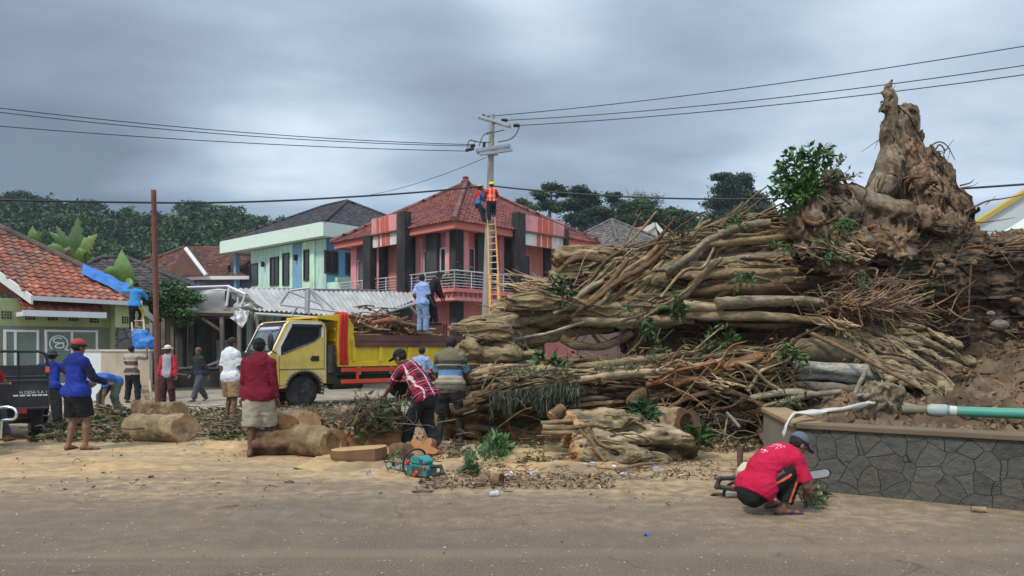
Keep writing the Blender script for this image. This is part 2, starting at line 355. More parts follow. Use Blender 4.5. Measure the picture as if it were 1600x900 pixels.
HP = [(-700, 300), (-300, 305), (0, 326), (100, 332), (200, 338), (300, 345), (380, 350), (430, 362), (520, 385), (620, 400), (760, 395), (860, 372), (940, 350), (1000, 345), (1100, 340), (1180, 338), (1300, 360), (1450, 400), (1600, 440), (2300, 470)]
def crest(px): return np.interp(px, [a for a, b in HP], [b for a, b in HP])
CY = 190.0
def hill_z(x, y):
    px = 800 + x / y * F; h = np.maximum((HZ - crest(px)) / F * CY - 3.6, .3)
    t = np.clip((y - 85) / (CY - 85), 0, 1); t = t * t * (3 - 2 * t); d = np.clip((y - CY) / 160, 0, 1)
    return h * t * (1 - .75 * d * d) + 2.5 * t * vn(np.stack([x / 30, y / 30, 0 * x], -1))
xs = np.linspace(-330, 330, 90); ys = np.linspace(86, 350, 50); X, Y = np.meshgrid(xs, ys)
V = np.stack([X, Y, hill_z(X, Y) - .05], -1).reshape(-1, 3); i, j = np.meshgrid(np.arange(49), np.arange(89), indexing='ij'); q = np.stack([i * 90 + j, i * 90 + j + 1, (i + 1) * 90 + j + 1, (i + 1) * 90 + j], -1).reshape(-1, 4)
g = Geo(); g.add(V, [q]); o = g.build('hills', mat('hill_soil', (.035, .055, .022), .95, .3, .2), None, True); tag(o, 'wooded green hills rising behind the village', 'hills', None, 'structure')

def leafs(C, size, rng, aspect=.5, up=.3, jit=.3, N0=None):
    """diamond leaves at the points C"""
    C = np.asarray(C, f4); n = len(C); d = rng.normal(size=(n, 3)); 
    if N0 is not None: d = N0 + .55 * d
    d[:, 2] *= (1 - up); d /= np.linalg.norm(d, axis=1, keepdims=True) + 1e-9
    e = np.cross(d, rng.normal(size=(n, 3))); e /= np.linalg.norm(e, axis=1, keepdims=True) + 1e-9
    s = size * (1 + jit * rng.uniform(-1, 1, n))[:, None]; nn = np.cross(d, e)
    V = np.stack([C - d * s * .5, C + e * s * aspect * .5 + nn * s * .08, C + d * s * .5, C - e * s * aspect * .5 + nn * s * .08], 1).reshape(-1, 3)
    return V, np.arange(4 * n).reshape(n, 4)
def leafcol(n, base, rng, v=.35, hue=.25):
    c = np.array(base)[None] * (1 + v * rng.uniform(-1, 1, (n, 1))); c[:, 0] *= 1 + hue * rng.uniform(-1, 1, n); return np.repeat(c, 4, 0)
M_LEAF = mat('foliage', attr=True, rough=.6, var=.25, vs=.6, spec=.3)
M_LEAFN = mat('near_leaf', attr=True, rough=.5, var=.2, vs=8, spec=.4)
M_BARKT = mat('tree_bark', (.09, .075, .055), .9, .3, 4, .5, 20)
def forest():
    rng = np.random.RandomState(21); g = Geo(); pts = []
    for k in range(5200):
        x = rng.uniform(-230, 150); y = rng.uniform(96, 215); px = 800 + x / y * F
        if px < -120 or px > 1420 or 640 < px < 800: continue
        if px > 800 and y > CY + 5: continue
        if all((x - a) ** 2 + (y - b) ** 2 > c for a, b, c in pts[-500:]):
            pts.append((x, y, 14))
    for (x, y, _) in pts:
        z = float(hill_z(np.array(x), np.array(y))); r = rng.uniform(1.8, 3.6); h = r * rng.uniform(.8, 1.35); c = np.array((x, y, z + h * .9))
        n = int(210 + 95 * r); d = rng.normal(size=(n, 3)); d /= np.linalg.norm(d, axis=1, keepdims=True); d[:, 2] = np.abs(d[:, 2]) * 1.25 - .25
        lump = 1 + .38 * vn(d * 2.2 + x) ; p = c + d * lump[:, None] * np.array((r, r, h)) * rng.uniform(.72, 1.05, (n, 1))
        V, q = leafs(p, .66, rng, .75, .3, .4, d); t = rng.rand()
        base = np.array((.026, .060, .018)) * (1 - t) + np.array((.060, .105, .030)) * t; base *= rng.uniform(.7, 1.3)
        g.add(V, [q], leafcol(n, base, rng, .35))
    o = g.build('forest', M_LEAF); tag(o, 'dense dark green forest covering the hillside behind the houses', 'forest', None, 'stuff')
forest()
def tree(label, base, H_, blobs, nleaf, size, col, trunk_r, seed, airy=.0, group='trees on the ridge behind the houses', name='ridge_tree', clump=.9, bare=False):
    """blobs: (dx, dy, z, rx, rz) crown masses; each is filled with separate leaf clumps on limbs of its own"""
    rng = np.random.RandomState(seed); root = thing(name, label, 'tree', base, 0, group); tg = Geo(); lg = Geo()
    top = max(b[2] for b in blobs); cx = np.mean([b[0] for b in blobs]); fork = H_ * .45
    tp = spline([(0, 0, -1), (cx * .15, 0, fork * .5), (cx * .4, 0, fork)], 7); tg.tube(tp, np.linspace(trunk_r * 1.25, trunk_r * .75, 7), 8, rough=.2, seed=seed)
    tg.tube(spline([tp[-1], (cx * .7, 0, fork + (top - fork) * .6), (cx, 0, top)], 6), np.linspace(trunk_r * .75, trunk_r * .15, 6), 6)
    for (dx, dy, z, rx, rz) in blobs:
        m = max(4, int(6 * rx)); tg.tube(spline([tp[-2] if z < fork * 1.3 else tp[-1], (dx * .6 + cx * .2, dy * .5, (fork + z) / 2 + .3), (dx, dy, z)], 6), np.linspace(trunk_r * .45, trunk_r * .1, 6), 5)
        for k in range(m):
            d = rng.normal(size=3); d /= np.linalg.norm(d); d[2] = d[2] * .8 + .15; cc = np.array((dx, dy, z)) + d * np.array((rx, rx, rz)) * rng.uniform(.45, .95)
            tg.tube(spline([(dx, dy, z - rz * .3), (np.array((dx, dy, z)) + cc) / 2 + rng.normal(size=3) * .15, cc], 4), [trunk_r * .16, trunk_r * .1, trunk_r * .07, trunk_r * .04], 4, cap=False)
            if bare:
                for q_ in range(4): e = cc + rng.normal(size=3) * .8; tg.tube([cc, (cc + e) / 2 + rng.normal(size=3) * .1, e], [trunk_r * .06, .03, .015], 3, cap=False)
                if rng.rand() < .7: continue
            n = int(2.4 * nleaf / len(blobs) / m); p = cc + rng.normal(size=(n, 3)) * np.array((clump, clump, clump * .45)) * rx * .32
            V, q = leafs(p, size * .62, rng, .6, .3); g_ = rng.uniform(.65, 1.35); lg.add(V, [q], leafcol(n, np.array(col) * g_, rng, .3))
    tg.build('trunk', M_BARKT, root, True); lg.build('crown', M_LEAF, root)
    return root
def ridge_tree(px, py_top, py_base, Y, *a, **k):
    b = P(px, py_base, Y); return b, (py_base - py_top) * Y / F
DG = (.034, .060, .026); MG = (.045, .078, .024); LG = (.075, .105, .04)
def RT(label, px, top, bot, Y, rel, nleaf, size, col, tr, seed, **k):
    b, h = ridge_tree(px, top, bot, Y); s = Y / F
    tree(label, b, h, [(x * s, dy, (bot - py) * s, rx * s, rz * s) for (x, py, rx, rz, dy) in rel], nleaf, size, col, tr, seed, **k)
RT('open airy tree with flat layered crown right of the utility pole', 858, 285, 352, 118, [(-14, 306, 14, 8, 0), (6, 294, 16, 7, .5), (20, 305, 12, 7, -1), (-4, 318, 20, 8, 1), (14, 325, 14, 8, 0)], 3000, .62, MG, .3, 31, clump=.8)
RT('tall dense dark tree between the airy tree and the bare one', 912, 285, 372, 114, [(-4, 300, 18, 10, 0), (10, 312, 20, 12, 1), (-16, 322, 18, 12, 0), (18, 335, 20, 12, -1), (-4, 345, 26, 12, 0), (0, 325, 20, 14, 1)], 6500, .6, DG, .45, 32)
RT('slim dark tree with a small crown left of the bare branches', 958, 300, 365, 116, [(-2, 308, 12, 6, 0), (4, 322, 14, 9, 0), (-6, 335, 15, 10, 0), (2, 350, 20, 10, 0)], 3000, .6, DG, .3, 33)
RT('half bare pale branched tree above the broad green crown', 1002, 296, 360, 122, [(-8, 310, 20, 9, 0), (12, 312, 20, 9, 1), (2, 322, 20, 9, 0)], 900, .5, LG, .28, 34, bare=True)
RT('broad round mid green tree behind the dark tiled roof', 1000, 312, 375, 108, [(-14, 328, 18, 10, 0), (8, 324, 22, 11, 0), (24, 338, 18, 11, 0), (-4, 345, 28, 12, 0), (-24, 345, 16, 10, 1)], 5200, .6, MG, .4, 35)
RT('low bushy tree right of the broad crown on the hill', 1062, 322, 372, 112, [(-6, 332, 16, 8, 0), (10, 340, 18, 10, 0), (-14, 350, 20, 10, 0), (14, 356, 20, 10, 0)], 3600, .6, MG, .35, 36)
RT('largest dark spreading tree on the right ridge beside the green sprouts', 1142, 268, 372, 112, [(-14, 278, 14, 7, 0), (12, 282, 20, 8, 0), (26, 292, 12, 8, 0), (-4, 298, 26, 12, 0), (-14, 318, 22, 14, 1), (18, 310, 26, 12, 0), (40, 318, 18, 12, 0), (4, 335, 34, 14, 0), (-10, 350, 26, 12, 0), (50, 345, 20, 14, 0)], 11500, .6, DG, .7, 37)
RT('rounded green tree on the slope below the largest ridge tree', 1185, 318, 385, 104, [(0, 332, 22, 10, 0), (-18, 345, 22, 12, 0), (16, 350, 22, 12, 0), (0, 365, 30, 12, 0)], 4200, .6, MG, .4, 38)
RT('small bright tree peeping over the pink house roof', 815, 308, 345, 110, [(0, 318, 12, 6, 0), (10, 326, 14, 6, 0), (-10, 328, 12, 6, 0)], 1600, .55, LG, .25, 39)
RT('flat topped tree breaking the skyline at the left edge', 32, 302, 350, 185, [(-14, 311, 14, 4, 0), (6, 307, 18, 4, 0), (22, 312, 12, 4, 0)], 1700, .9, DG, .4, 40)
RT('umbrella shaped tree on the skyline right of the rusty post', 299, 316, 372, 185, [(-10, 325, 12, 4, 0), (6, 321, 16, 4, 0), (2, 332, 16, 4, 0), (10, 340, 10, 4, 0)], 2000, .9, DG, .4, 41)
RT('flat crowned tree on the skyline left of the rusty post', 135, 316, 360, 188, [(-12, 324, 16, 4, 0), (10, 321, 18, 4, 0)], 1500, .9, DG, .4, 42)
RT('pointed small tree on the skyline above the teal house eave', 357, 330, 372, 185, [(0, 338, 7, 5, 0), (0, 348, 10, 6, 0), (2, 360, 14, 6, 0)], 1400, .9, DG, .4, 43)
# ================================================================ buildings
def ray_plane(px, py, p0, n):
    o = Vector((0, 0, CH)); d = P(px, py, 1.0) - o; n = Vector(n); return o + d * ((Vector(p0) - o).dot(n) / d.dot(n))
def inpoly(pt, poly):
    x, y = pt; c = False; n = len(poly)
    for i in range(n):
        x0, y0 = poly[i]; x1, y1 = poly[(i + 1) % n]
        if (y0 > y) != (y1 > y) and x < (x1 - x0) * (y - y0) / (y1 - y0) + x0: c = not c
    return c
def tiles(g, pts, cols, tw=.24, th=.27, seed=0, amp=.03, moss=None, lip=.035, under=True, darken=None):
    """overlapping curved roof tiles over the planar polygon pts; pts[0]->pts[1] is the eave"""
    rng = np.random.RandomState(seed); p = [Vector(q) for q in pts]; A = p[0]; e1 = (p[1] - A).normalized(); n = (p[1] - A).cross(p[-1] - A).normalized()
    if n.z < 0: n = -n
    e2 = n.cross(e1)
    if e2.z < 0: e2 = -e2
    q = [((v - A).dot(e1), (v - A).dot(e2)) for v in p]; u0, u1 = min(a for a, b in q), max(a for a, b in q); v1 = max(b for a, b in q)
    if under: g.add([tuple(v - n * .03) for v in p], [[tuple(range(len(p)))]], np.array(cols[0]) * .5)
    K = 5; su = np.linspace(0, 1, K); prof = amp * (np.sin(su * 2 * np.pi + .6)); VV = []; CC = []; k = 0
    E1, E2, NN, A_ = (np.array(tuple(w)) for w in (e1, e2, n, A))
    for j in range(int(v1 / th) + 1):
        for i in range(int(math.floor(u0 / tw)), int(u1 / tw) + 1):
            cu, cv = (i + .5) * tw, (j + .5) * th
            if not inpoly((cu, cv), q): continue
            us = i * tw + su * tw * 1.04; jt = rng.normal() * .006; lo = j * th - .02; hi = (j + 1) * th + .015
            a = A_ + us[:, None] * E1 + lo * E2 + (prof + lip + jt)[:, None] * NN; b = A_ + us[:, None] * E1 + hi * E2 + (prof + jt)[:, None] * NN
            c0 = a - NN * (lip + .02); VV.append(np.vstack([c0, a, b]))
            c = np.array(cols[rng.randint(len(cols))]) * rng.uniform(.82, 1.14)
            if moss is not None:
                t = moss(cu, cv, A_ + cu * E1 + cv * E2); t = np.clip(t + rng.normal() * .18, 0, 1); c = c * (1 - t) + np.array((.085, .065, .05)) * rng.uniform(.7, 1.4) * t
            CC.append(np.repeat(c[None], 3 * K, 0))
    if VV:
        m = len(VV); base = [(r * K + s, r * K + s + 1, (r + 1) * K + s + 1, (r + 1) * K + s) for r in (0, 1) for s in range(K - 1)]
        qd = (np.array(base)[None] + (np.arange(m) * 3 * K)[:, None, None]).reshape(-1, 4); g.add(np.vstack(VV), [qd], np.vstack(CC))
def ridge(g, a, b, r, col, seed=0, step=.35):
    a = np.array(tuple(a)); b = np.array(tuple(b)); l = np.linalg.norm(b - a); n = max(2, int(l / step)); rng = np.random.RandomState(seed)
    for i in range(n):
        p, q = a + (b - a) * i / n, a + (b - a) * (i + 1.12) / n; g.tube([p, q], [r, r * .86], 8, np.array(col) * rng.uniform(.75, 1.2))
M_TILE = mat('roof_tile', attr=True, rough=.85, var=.22, vs=2.2, bump=.3, bs=25)
M_PAINT = mat('wall_paint', attr=True, rough=.8, var=.12, vs=1.2, dirt=.5, dcol=(.12, .095, .08), ds=2.2, stretch=(1, 1, .35))
M_TRIM = mat('trim_paint', attr=True, rough=.65, var=.07, vs=2, dirt=.25, dcol=(.2, .18, .15), ds=2)
M_GLASS = mat('window_glass', (.02, .022, .026), .12, .1, 1, spec=.6)
M_STEEL = mat('railing_steel', (.62, .63, .64), .35, .1, 4, metal=.6)
M_CONC = mat('concrete', attr=True, rough=.9, var=.18, vs=3, bump=.25, bs=40, dirt=.4, dcol=(.12, .10, .08), ds=1.5)
M_METAL = mat('sheet_metal', attr=True, rough=.45, var=.12, vs=2, dirt=.3, dcol=(.2, .15, .11), ds=1.2, metal=.25)
M_WOOD = mat('weathered_wood', attr=True, rough=.85, var=.3, vs=3, bump=.3, bs=30)
def window(parent, M, axis, c, u0, u1, z0, z1, proud, frame=(.05, .045, .045), fw=.07, mull=0, glass=None, label=None, sill=None):
    """window on a wall plane of a rotated house: axis 'x' runs along local x (outward -y), 'y' along local y (outward -x)"""
    def B(g, a0, a1, b0, b1, d0, d1, col):
        if axis == 'x': g.box((a0, c - d1, b0), (a1, c - d0, b1), col)
        else: g.box((c - d1, a0, b0), (c - d0, a1, b1), col)
    f = Geo(); 
    for (a0, a1, b0, b1) in ((u0, u0 + fw, z0, z1), (u1 - fw, u1, z0, z1), (u0 + fw, u1 - fw, z1 - fw, z1), (u0 + fw, u1 - fw, z0, z0 + fw)): B(f, a0, a1, b0, b1, -.02, proud, frame)
    for k in range(mull): m = u0 + (u1 - u0) * (k + 1) / (mull + 1); B(f, m - fw * .4, m + fw * .4, z0 + fw, z1 - fw, -.02, proud * .9, frame)
    o = f.build('window', M_TRIM, parent); p = Geo(); B(p, u0 + fw, u1 - fw, z0 + fw, z1 - fw, -.02, proud * .35, (1, 1, 1)); p.build('pane', glass or M_GLASS, o)
    return o
class Fac:
    """pixel -> local coordinates on the walls of a house turned by rz about loc"""
    def __init__(s, loc, rz): s.M = TR(loc, rz); s.I = s.M.inverted()
    def y_at(s, px, x): q = s._hit(px, 545, 0, x); return q.y        # on the wall local x = x
    def x_at(s, px, y): q = s._hit(px, 545, 1, y); return q.x
    def z_at(s, px, py, ax, v): return s._hit(px, py, ax, v).z
    def _hit(s, px, py, ax, v):
        n = s.M.to_3x3() @ Vector((1, 0, 0) if ax == 0 else (0, 1, 0)); p0 = s.M @ Vector((v, 0, 0) if ax == 0 else (0, v, 0)); return s.I @ ray_plane(px, py, p0, n)
PINK = srgb(214, 142, 140); SALM = srgb(180, 108, 100); ORNG = srgb(190, 92, 72); BLK = (.02, .019, .019); WHT = (.62, .60, .56)
def pink_house():
    loc = (-2.94, 38, 0); rz = R(45); fc = Fac(loc, rz); root = thing('pink_house', 'two storey pink house with red tiled hip roof and corner balcony', 'house', loc, rz)
    A, B_ = 11.4, 11.6   # extents along local y (left facade) and x (right facade)
    ez = 7.7; w = 1.0; wl = Geo(); wl.box((w, w, 0), (B_ - .8, A - .8, ez + .1), SALM); o = wl.build('wall', M_PAINT, root)
    # flat ceiling under the eaves and fascia
    ev = Geo(); ev.box((.1, .1, ez + .12), (B_ - .1, A - .1, ez + .2), PINK); ev.build('soffit', M_PAINT, root)
    fa = Geo()
    for lo, hi in (((0, 0, ez + .02), (B_, .1, ez + .42)), ((0, .1, ez + .02), (.1, A, ez + .42)), ((B_ - .1, .1, ez + .02), (B_, A, ez + .42)), ((.1, A - .1, ez + .02), (B_ - .1, A, ez + .42))): fa.box(lo, hi, srgb(190, 104, 90))
    fa.build('fascia', M_TRIM, root)
    r = Geo(); az = 11.75; cols = [srgb(116, 64, 57), srgb(126, 72, 63), srgb(104, 56, 51), srgb(122, 74, 67)]; e = ez + .4; c0, c1, c2, c3 = (-.15, -.15, e), (B_ + .15, -.15, e), (B_ + .15, A + .15, e), (-.15, A + .15, e); ap = (B_ / 2, A / 2, az)
    tiles(r, [c0, c1, ap], cols, .27, .3, 1); tiles(r, [c3, c0, ap], cols, .27, .3, 2); tiles(r, [c1, c2, ap], cols, .5, .5, 3); tiles(r, [c2, c3, ap], cols, .5, .5, 4)
    for k, c in enumerate((c0, c1, c3, c2)): ridge(r, Vector(c) + Vector((0, 0, .05)), Vector(ap) + Vector((0, 0, .06)), .16, srgb(124, 82, 74), k)
    r.lathe([(.28, -.1), (.3, .15), (.16, .3), (.2, .42), (.02, .5)], 10, TR((ap[0], ap[1], az)), srgb(120, 60, 52))
    rf = r.build('roof', M_TILE, root)
    # balcony slab with scalloped edge, wrapped round the corner
    bz = 4.55; bl = Geo(); d = .95
    sl_ = 4.6
    bl.box((w - d, w - d, bz - .5), (sl_ + 4.9, w, bz), PINK); bl.box((w - d, w, bz - .5), (w, A - .6, bz), PINK)
    bl.box((w - d - .12, w - d - .12, bz - .08), (B_ - 1, w - d + .0, bz + .12), srgb(205, 120, 115)); bl.box((w - d - .12, w - d, bz - .08), (w - d, A - .6, bz + .12), srgb(205, 120, 115))
    n = 30
    for k in range(n):
        t = w - d + k * .34
        if t < B_ - 1.2: bl.box((t, w - d - .07, bz - .3), (t + .19, w - d - .01, bz - .085), srgb(150, 60, 60))
        if t < A - .9: bl.box((w - d - .07, t, bz - .3), (w - d - .01, t + .19, bz - .085), srgb(150, 60, 60))
    bl.build('balcony', M_PAINT, root)
    # steel railing
    rl = Geo(); rz0, rz1 = bz + .12, bz + 1.02; xx = w - d - .04
    def run(a, b, seg):
        a = Vector(a); b = Vector(b)
        rl.tube([a + Vector((0, 0, rz1)), b + Vector((0, 0, rz1))], .04, 6)
        for k in range(5): z = rz0 + .1 + k * .15; rl.tube([a + Vector((0, 0, z)), b + Vector((0, 0, z))], .022, 5)
        for k in range(seg + 1): q = a.lerp(b, k / seg); rl.tube([q + Vector((0, 0, rz0 - .1)), q + Vector((0, 0, rz1))], .035, 6)
    run((xx, xx, 0), (B_ - 1.1, xx, 0), 9); run((xx, xx, 0), (xx, A - .7, 0), 9); rl.build('railing', M_STEEL, root, True)
    # columns and pilasters
    def col(x0, y0, x1, y1, z0, z1, c, name='column'): Geo().box((x0, y0, z0), (x1, y1, z1), c).build(name, M_PAINT, root, bevel=.02)
    col(w - .25, w - .25, w + .3, w + .3, 0, bz - .5, BLK); col(w - .25, w - .25, w + .3, w + .3, bz + .125, ez + .1, BLK)
    YL = lambda px: fc.y_at(px, w); XR = lambda px: fc.x_at(px, w)
    def wy(p1, p0, z0, z1, c, pr, nm='pilaster'): a, b = sorted((YL(p0), YL(p1))); col(w - pr, a, w + .05, b, z0, z1, c, nm)
    def wx(p0, p1, z0, z1, c, pr, nm='pilaster'): a, b = sorted((XR(p0), XR(p1))); col(a, w - pr, b, w + .05, z0, z1, c, nm)
    z0, z1 = bz + .005, ez + .1
    u = lambda v: 520 + v * .275
    for a, b, c, pr in ((113, 145, PINK, .15), (166, 204, (.10, .095, .09), .2), (245, 275, PINK, .15), (275, 312, BLK, .18), (455, 480, BLK, .22), (482, 520, PINK, .16), (552, 613, (.05, .05, .05), .3), (652, 674, PINK, .14)): wy(u(a), u(b), z0, z1, c, pr)
    for a, b, c, pr in ((730, 762, PINK, .14), (806, 862, (.04, .04, .042), .3), (940, 965, PINK, .14), (968, 1024, BLK, .2), (1195, 1230, BLK, .18), (1232, 1270, PINK, .15)): wx(u(a), u(b), z0, z1, c, pr)
    for a, b in ((145, 166), (520, 552), (613, 651), (375, 455)):
        y0, y1 = sorted((YL(u(a)), YL(u(b)))); window(root, None, 'y', w, y0 + .02, y1 - .02, bz + (.9 if a != 375 else .1), 7.0, .08, srgb(200, 180, 180) if a != 375 else (.04, .03, .03), .08)
    for a, b in ((763, 804), (868, 936), (1083, 1120), (1272, 1290)):
        x0, x1 = sorted((XR(u(a)), XR(u(b)))); window(root, None, 'x', w, x0 + .02, x1 - .02, bz + .3, 7.0, .08, srgb(190, 120, 120), .08)
    # gate-like frames standing proud of both facades, with panels and orange stripes
    pd = w - d - .05
    def gate(ax, pa, pb, pan0, pan1, stripes):
        f = (lambda p: fc.y_at(p, pd - .1)) if ax == 'y' else (lambda p: fc.x_at(p, pd - .1))
        for (q0, q1, zt, zb) in ((pa[0], pa[1], pa[2], 4.1), (pb[0], pb[1], pb[2], 4.1)):
            a, b = sorted((f(q0), f(q1)))
            if ax == 'y': col(pd - .35, a, pd + .12, b, zb, zt, BLK)
            else: col(a, pd - .35, b, pd + .12, zb, zt, BLK)
        a, b = sorted((f(pan0), f(pan1))); g = Geo()
        def bx(a, b, za, zb, c, t0, t1):
            if ax == 'y': g.box((pd - t1, a, za), (pd - t0, b, zb), c)
            else: g.box((a, pd - t1, za), (b, pd - t0, zb), c)
        bx(a, b, 7.35, 8.05, WHT, .05, .16); bx(a, b, 8.06, 9.0, PINK, .0, .24); bx(a - .05, b + .05, 8.02, 8.1, srgb(120, 75, 70), .0, .34)  # dark ledge strip paints the shadow line between the two panels
        for s0, s1 in stripes:
            q0, q1 = sorted((f(u(s0)), f(u(s1)))); bx(q0, q1, 7.36, 8.015, ORNG, .03, .18); bx(q0, q1, 8.11, 8.98, ORNG, .02, .262)
        g.build('panel', M_PAINT, root)
    gate('y', (u(190), u(232), 8.1), (u(382), u(428), 9.05), u(232), u(384), ((262, 274), (284, 304), (308, 328)))
    gate('x', (u(1030), u(1078), 9.05), (u(1306), u(1324), 8.6), u(1082), u(1305), ((1155, 1176), (1184, 1212), (1220, 1240)))
    # ground floor openings, awning cloth
    x0, x1 = XR(728 + 2), XR(758); window(root, None, 'x', w, XR(730), XR(757), .3, 2.9, .1, srgb(150, 60, 60), .09, 1)
    y0, y1 = sorted((YL(682), YL(699))); window(root, None, 'y', w, y0, y1, .3, 2.9, .1, srgb(120, 50, 50), .09)
    window(root, None, 'x', w, XR(775), XR(850), .2, 2.9, .1, srgb(150, 50, 50), .1, 2)
    # pots on the balcony corner
    for (x, y, s) in ((.55, .55, 1), (.5, 1.3, .8), (1.3, .5, .9)):
        pt = Geo(); pt.lathe([(.13 * s, 0), (.2 * s, .3 * s), (.2 * s, .33 * s), (.15 * s, .33 * s)], 10, TR(tuple(TR(loc, rz) @ Vector((x, y, bz + .125)))), srgb(170, 90, 80)); rng = np.random.RandomState(int(x * 77)); 
        t = thing('potted_plant', {1: 'leafy potted plant at the very corner of the pink balcony', .8: 'smallest potted plant on the left side of the pink balcony', .9: 'potted plant on the right side of the pink balcony'}[s], 'plant', tuple(TR(loc, rz) @ Vector((x, y, bz + .125))), 0, 'potted plants on the balcony')
        c = TR(loc, rz) @ Vector((x, y, bz + .125)); pt.build('pot', M_CONC, t, True, loc=c).location = (0, 0, 0); lg = Geo(); Cc = rng.normal(size=(90, 3)) * (.17, .17, .2) * s + (0, 0, .62 * s); V, q = leafs(Cc, .22, rng); lg.add(V, [q], leafcol(90, LG, rng)); lg.build('leaves', M_LEAFN, t)
pink_house()
MINT = srgb(176, 204, 188); SKYB = srgb(116, 154, 180); CREAM = srgb(204, 220, 206)
def teal_house():
    loc = (-12.67, 50, 0); rz = math.atan2(10.5, 9.3) ; rz = R(48.5); fc = Fac(loc, rz); root = thing('mint_house', 'two storey mint and blue house with dark tiled roof and pale fascia', 'house', loc, rz)
    A, B_ = 14.2, 12.0; ez = 9.15; w = .9
    g = Geo(); g.box((w, w + .004, 0), (B_ - 1, A - .6 - 2.6, ez), MINT); g.box((w + 2.0, A - 3.2, 0), (B_ - 1, A - .6, ez), srgb(150, 190, 160)); g.build('wall', M_PAINT, root)
    YL = lambda px: fc.y_at(px, w); XR = lambda px: fc.x_at(px, w); u = lambda v: 340 + v * .2444
    def py2z(px, py): return fc.z_at(px, py, 0, w)
    b = Geo(); b.box((w - .03, w - .02, 0), (B_ - 1.05, w + .05, ez - .01), srgb(92, 140, 172)); b.build('blue_wall', M_PAINT, root)
    c = Geo(); y0, y1 = sorted((YL(u(487)), YL(u(548)))); c.box((w - .06, y0, 0), (w + .02, y1, ez - .012), SKYB); c.build('blue_panel', M_PAINT, root); c = Geo()
    c.box((w - .05, A - .95, 0), (w + .3, A - .6, ez - .01), SKYB); c.build('blue_panel', M_PAINT, root)
    m = Geo(); y0, y1 = sorted((YL(u(549)), YL(u(628)))); m.box((w - .12, y0, 0), (w + .02, y1, ez - .014), srgb(190, 222, 190)); y0, y1 = sorted((YL(u(403)), YL(u(486)))); m.box((w - .10, y0, 0), (w + .02, y1, ez - .016), srgb(186, 222, 196)); m.build('mint_panel', M_PAINT, root)
    fa = Geo(); h = .95
    for lo, hi in (((0, 0, ez), (B_, .15, ez + h)), ((0, .15, ez), (.15, A, ez + h)), ((B_ - .15, .15, ez), (B_, A, ez + h)), ((.15, A - .15, ez), (B_ - .15, A, ez + h))): fa.box(lo, hi, CREAM)
    fa.box((.15, .15, ez + .05), (B_ - .15, A - .15, ez + .12), CREAM); fa.build('fascia', M_TRIM, root)
    r = Geo(); e = ez + h - .05; cols = [(.045, .043, .05), (.06, .055, .06), (.035, .034, .04), (.075, .07, .072)]
    c0, c1, c2, c3 = (.05, .05, e), (B_ - .05, .05, e), (B_ - .05, A - .05, e), (.05, A - .05, e); a1 = (B_ / 2, 5.6, e + 3.0); a2 = (B_ / 2, A - 5.6, e + 3.0)
    tiles(r, [c0, c1, a1], cols, .3, .33, 5); tiles(r, [c3, c0, a1, a2], cols, .3, .33, 6); tiles(r, [c1, c2, a2, a1], cols, .5, .5, 7); tiles(r, [c2, c3, a2], cols, .5, .5, 8)
    for k, (p, q) in enumerate(((c0, a1), (c1, a1), (c3, a2), (c2, a2), (a1, a2))): ridge(r, Vector(p) + Vector((0, 0, .05)), Vector(q) + Vector((0, 0, .05)), .15, (.05, .047, .05), k)
    r.build('roof', M_TILE, root)
    DK = (.028, .022, .022)
    for a, b, t, bt, ml in ((208, 260, 540, 680, 0), (339, 394, 498, 680, 1), (426, 468, 474, 680, 0), (563, 596, 452, 650, 0)):
        y0, y1 = sorted((YL(u(a)), YL(u(b)))); pxm = u((a + b) / 2); z1 = py2z(pxm, 280 + t * .2444); z0 = py2z(pxm, 280 + bt * .2444); window(root, None, 'y', w - (.12 if a > 540 else .1 if a > 400 else 0), y0, y1, z0, z1, .09, DK, .1, ml)
    for a, b, t, bt, ml in ((680, 768, 458, 608, 1), (815, 850, 470, 612, 0)):
        x0, x1 = XR(u(a)), XR(u(b)); pxm = u((a + b) / 2); z1 = fc.z_at(pxm, 280 + t * .2444, 1, w); z0 = fc.z_at(pxm, 280 + bt * .2444, 1, w); window(root, None, 'x', w - .02, x0, x1, z0, z1, .09, DK, .12, ml)
    for (a, t) in ((303, 545), (512, 503), (88, 570)):
        y = YL(u(a)); z = py2z(u(a), 280 + t * .2444); Geo().box((w - .3, y - .09, z - .2), (w - .1, y + .09, z + .2), (.02, .02, .02)).build('wall_lamp', M_TRIM, root)
    f = Geo()
    for k in range(3): f.box((w + 1.55, A - 3.0 + k * .75, 0), (w + 2.0, A - 2.75 + k * .75, ez), srgb(200, 225, 205))
    f.build('fin', M_PAINT, root)
    # low balcony parapet
    f = Geo(); f.prism([Vector((XR(505), w - 1.6, 6.1)), Vector((XR(505) + 6, w - 1.6, 6.1)), Vector((XR(505) + 6, w - 1.6, 6.9)), Vector((XR(505), w - 1.6, 6.35))], (0, .2, 0), srgb(180, 215, 190)); f.box((w - 1.6 + 1.6, w - 1.6, 5.6), (w + 7, w, 6.1), srgb(180, 215, 190)); f.build('parapet', M_PAINT, root)
teal_house()
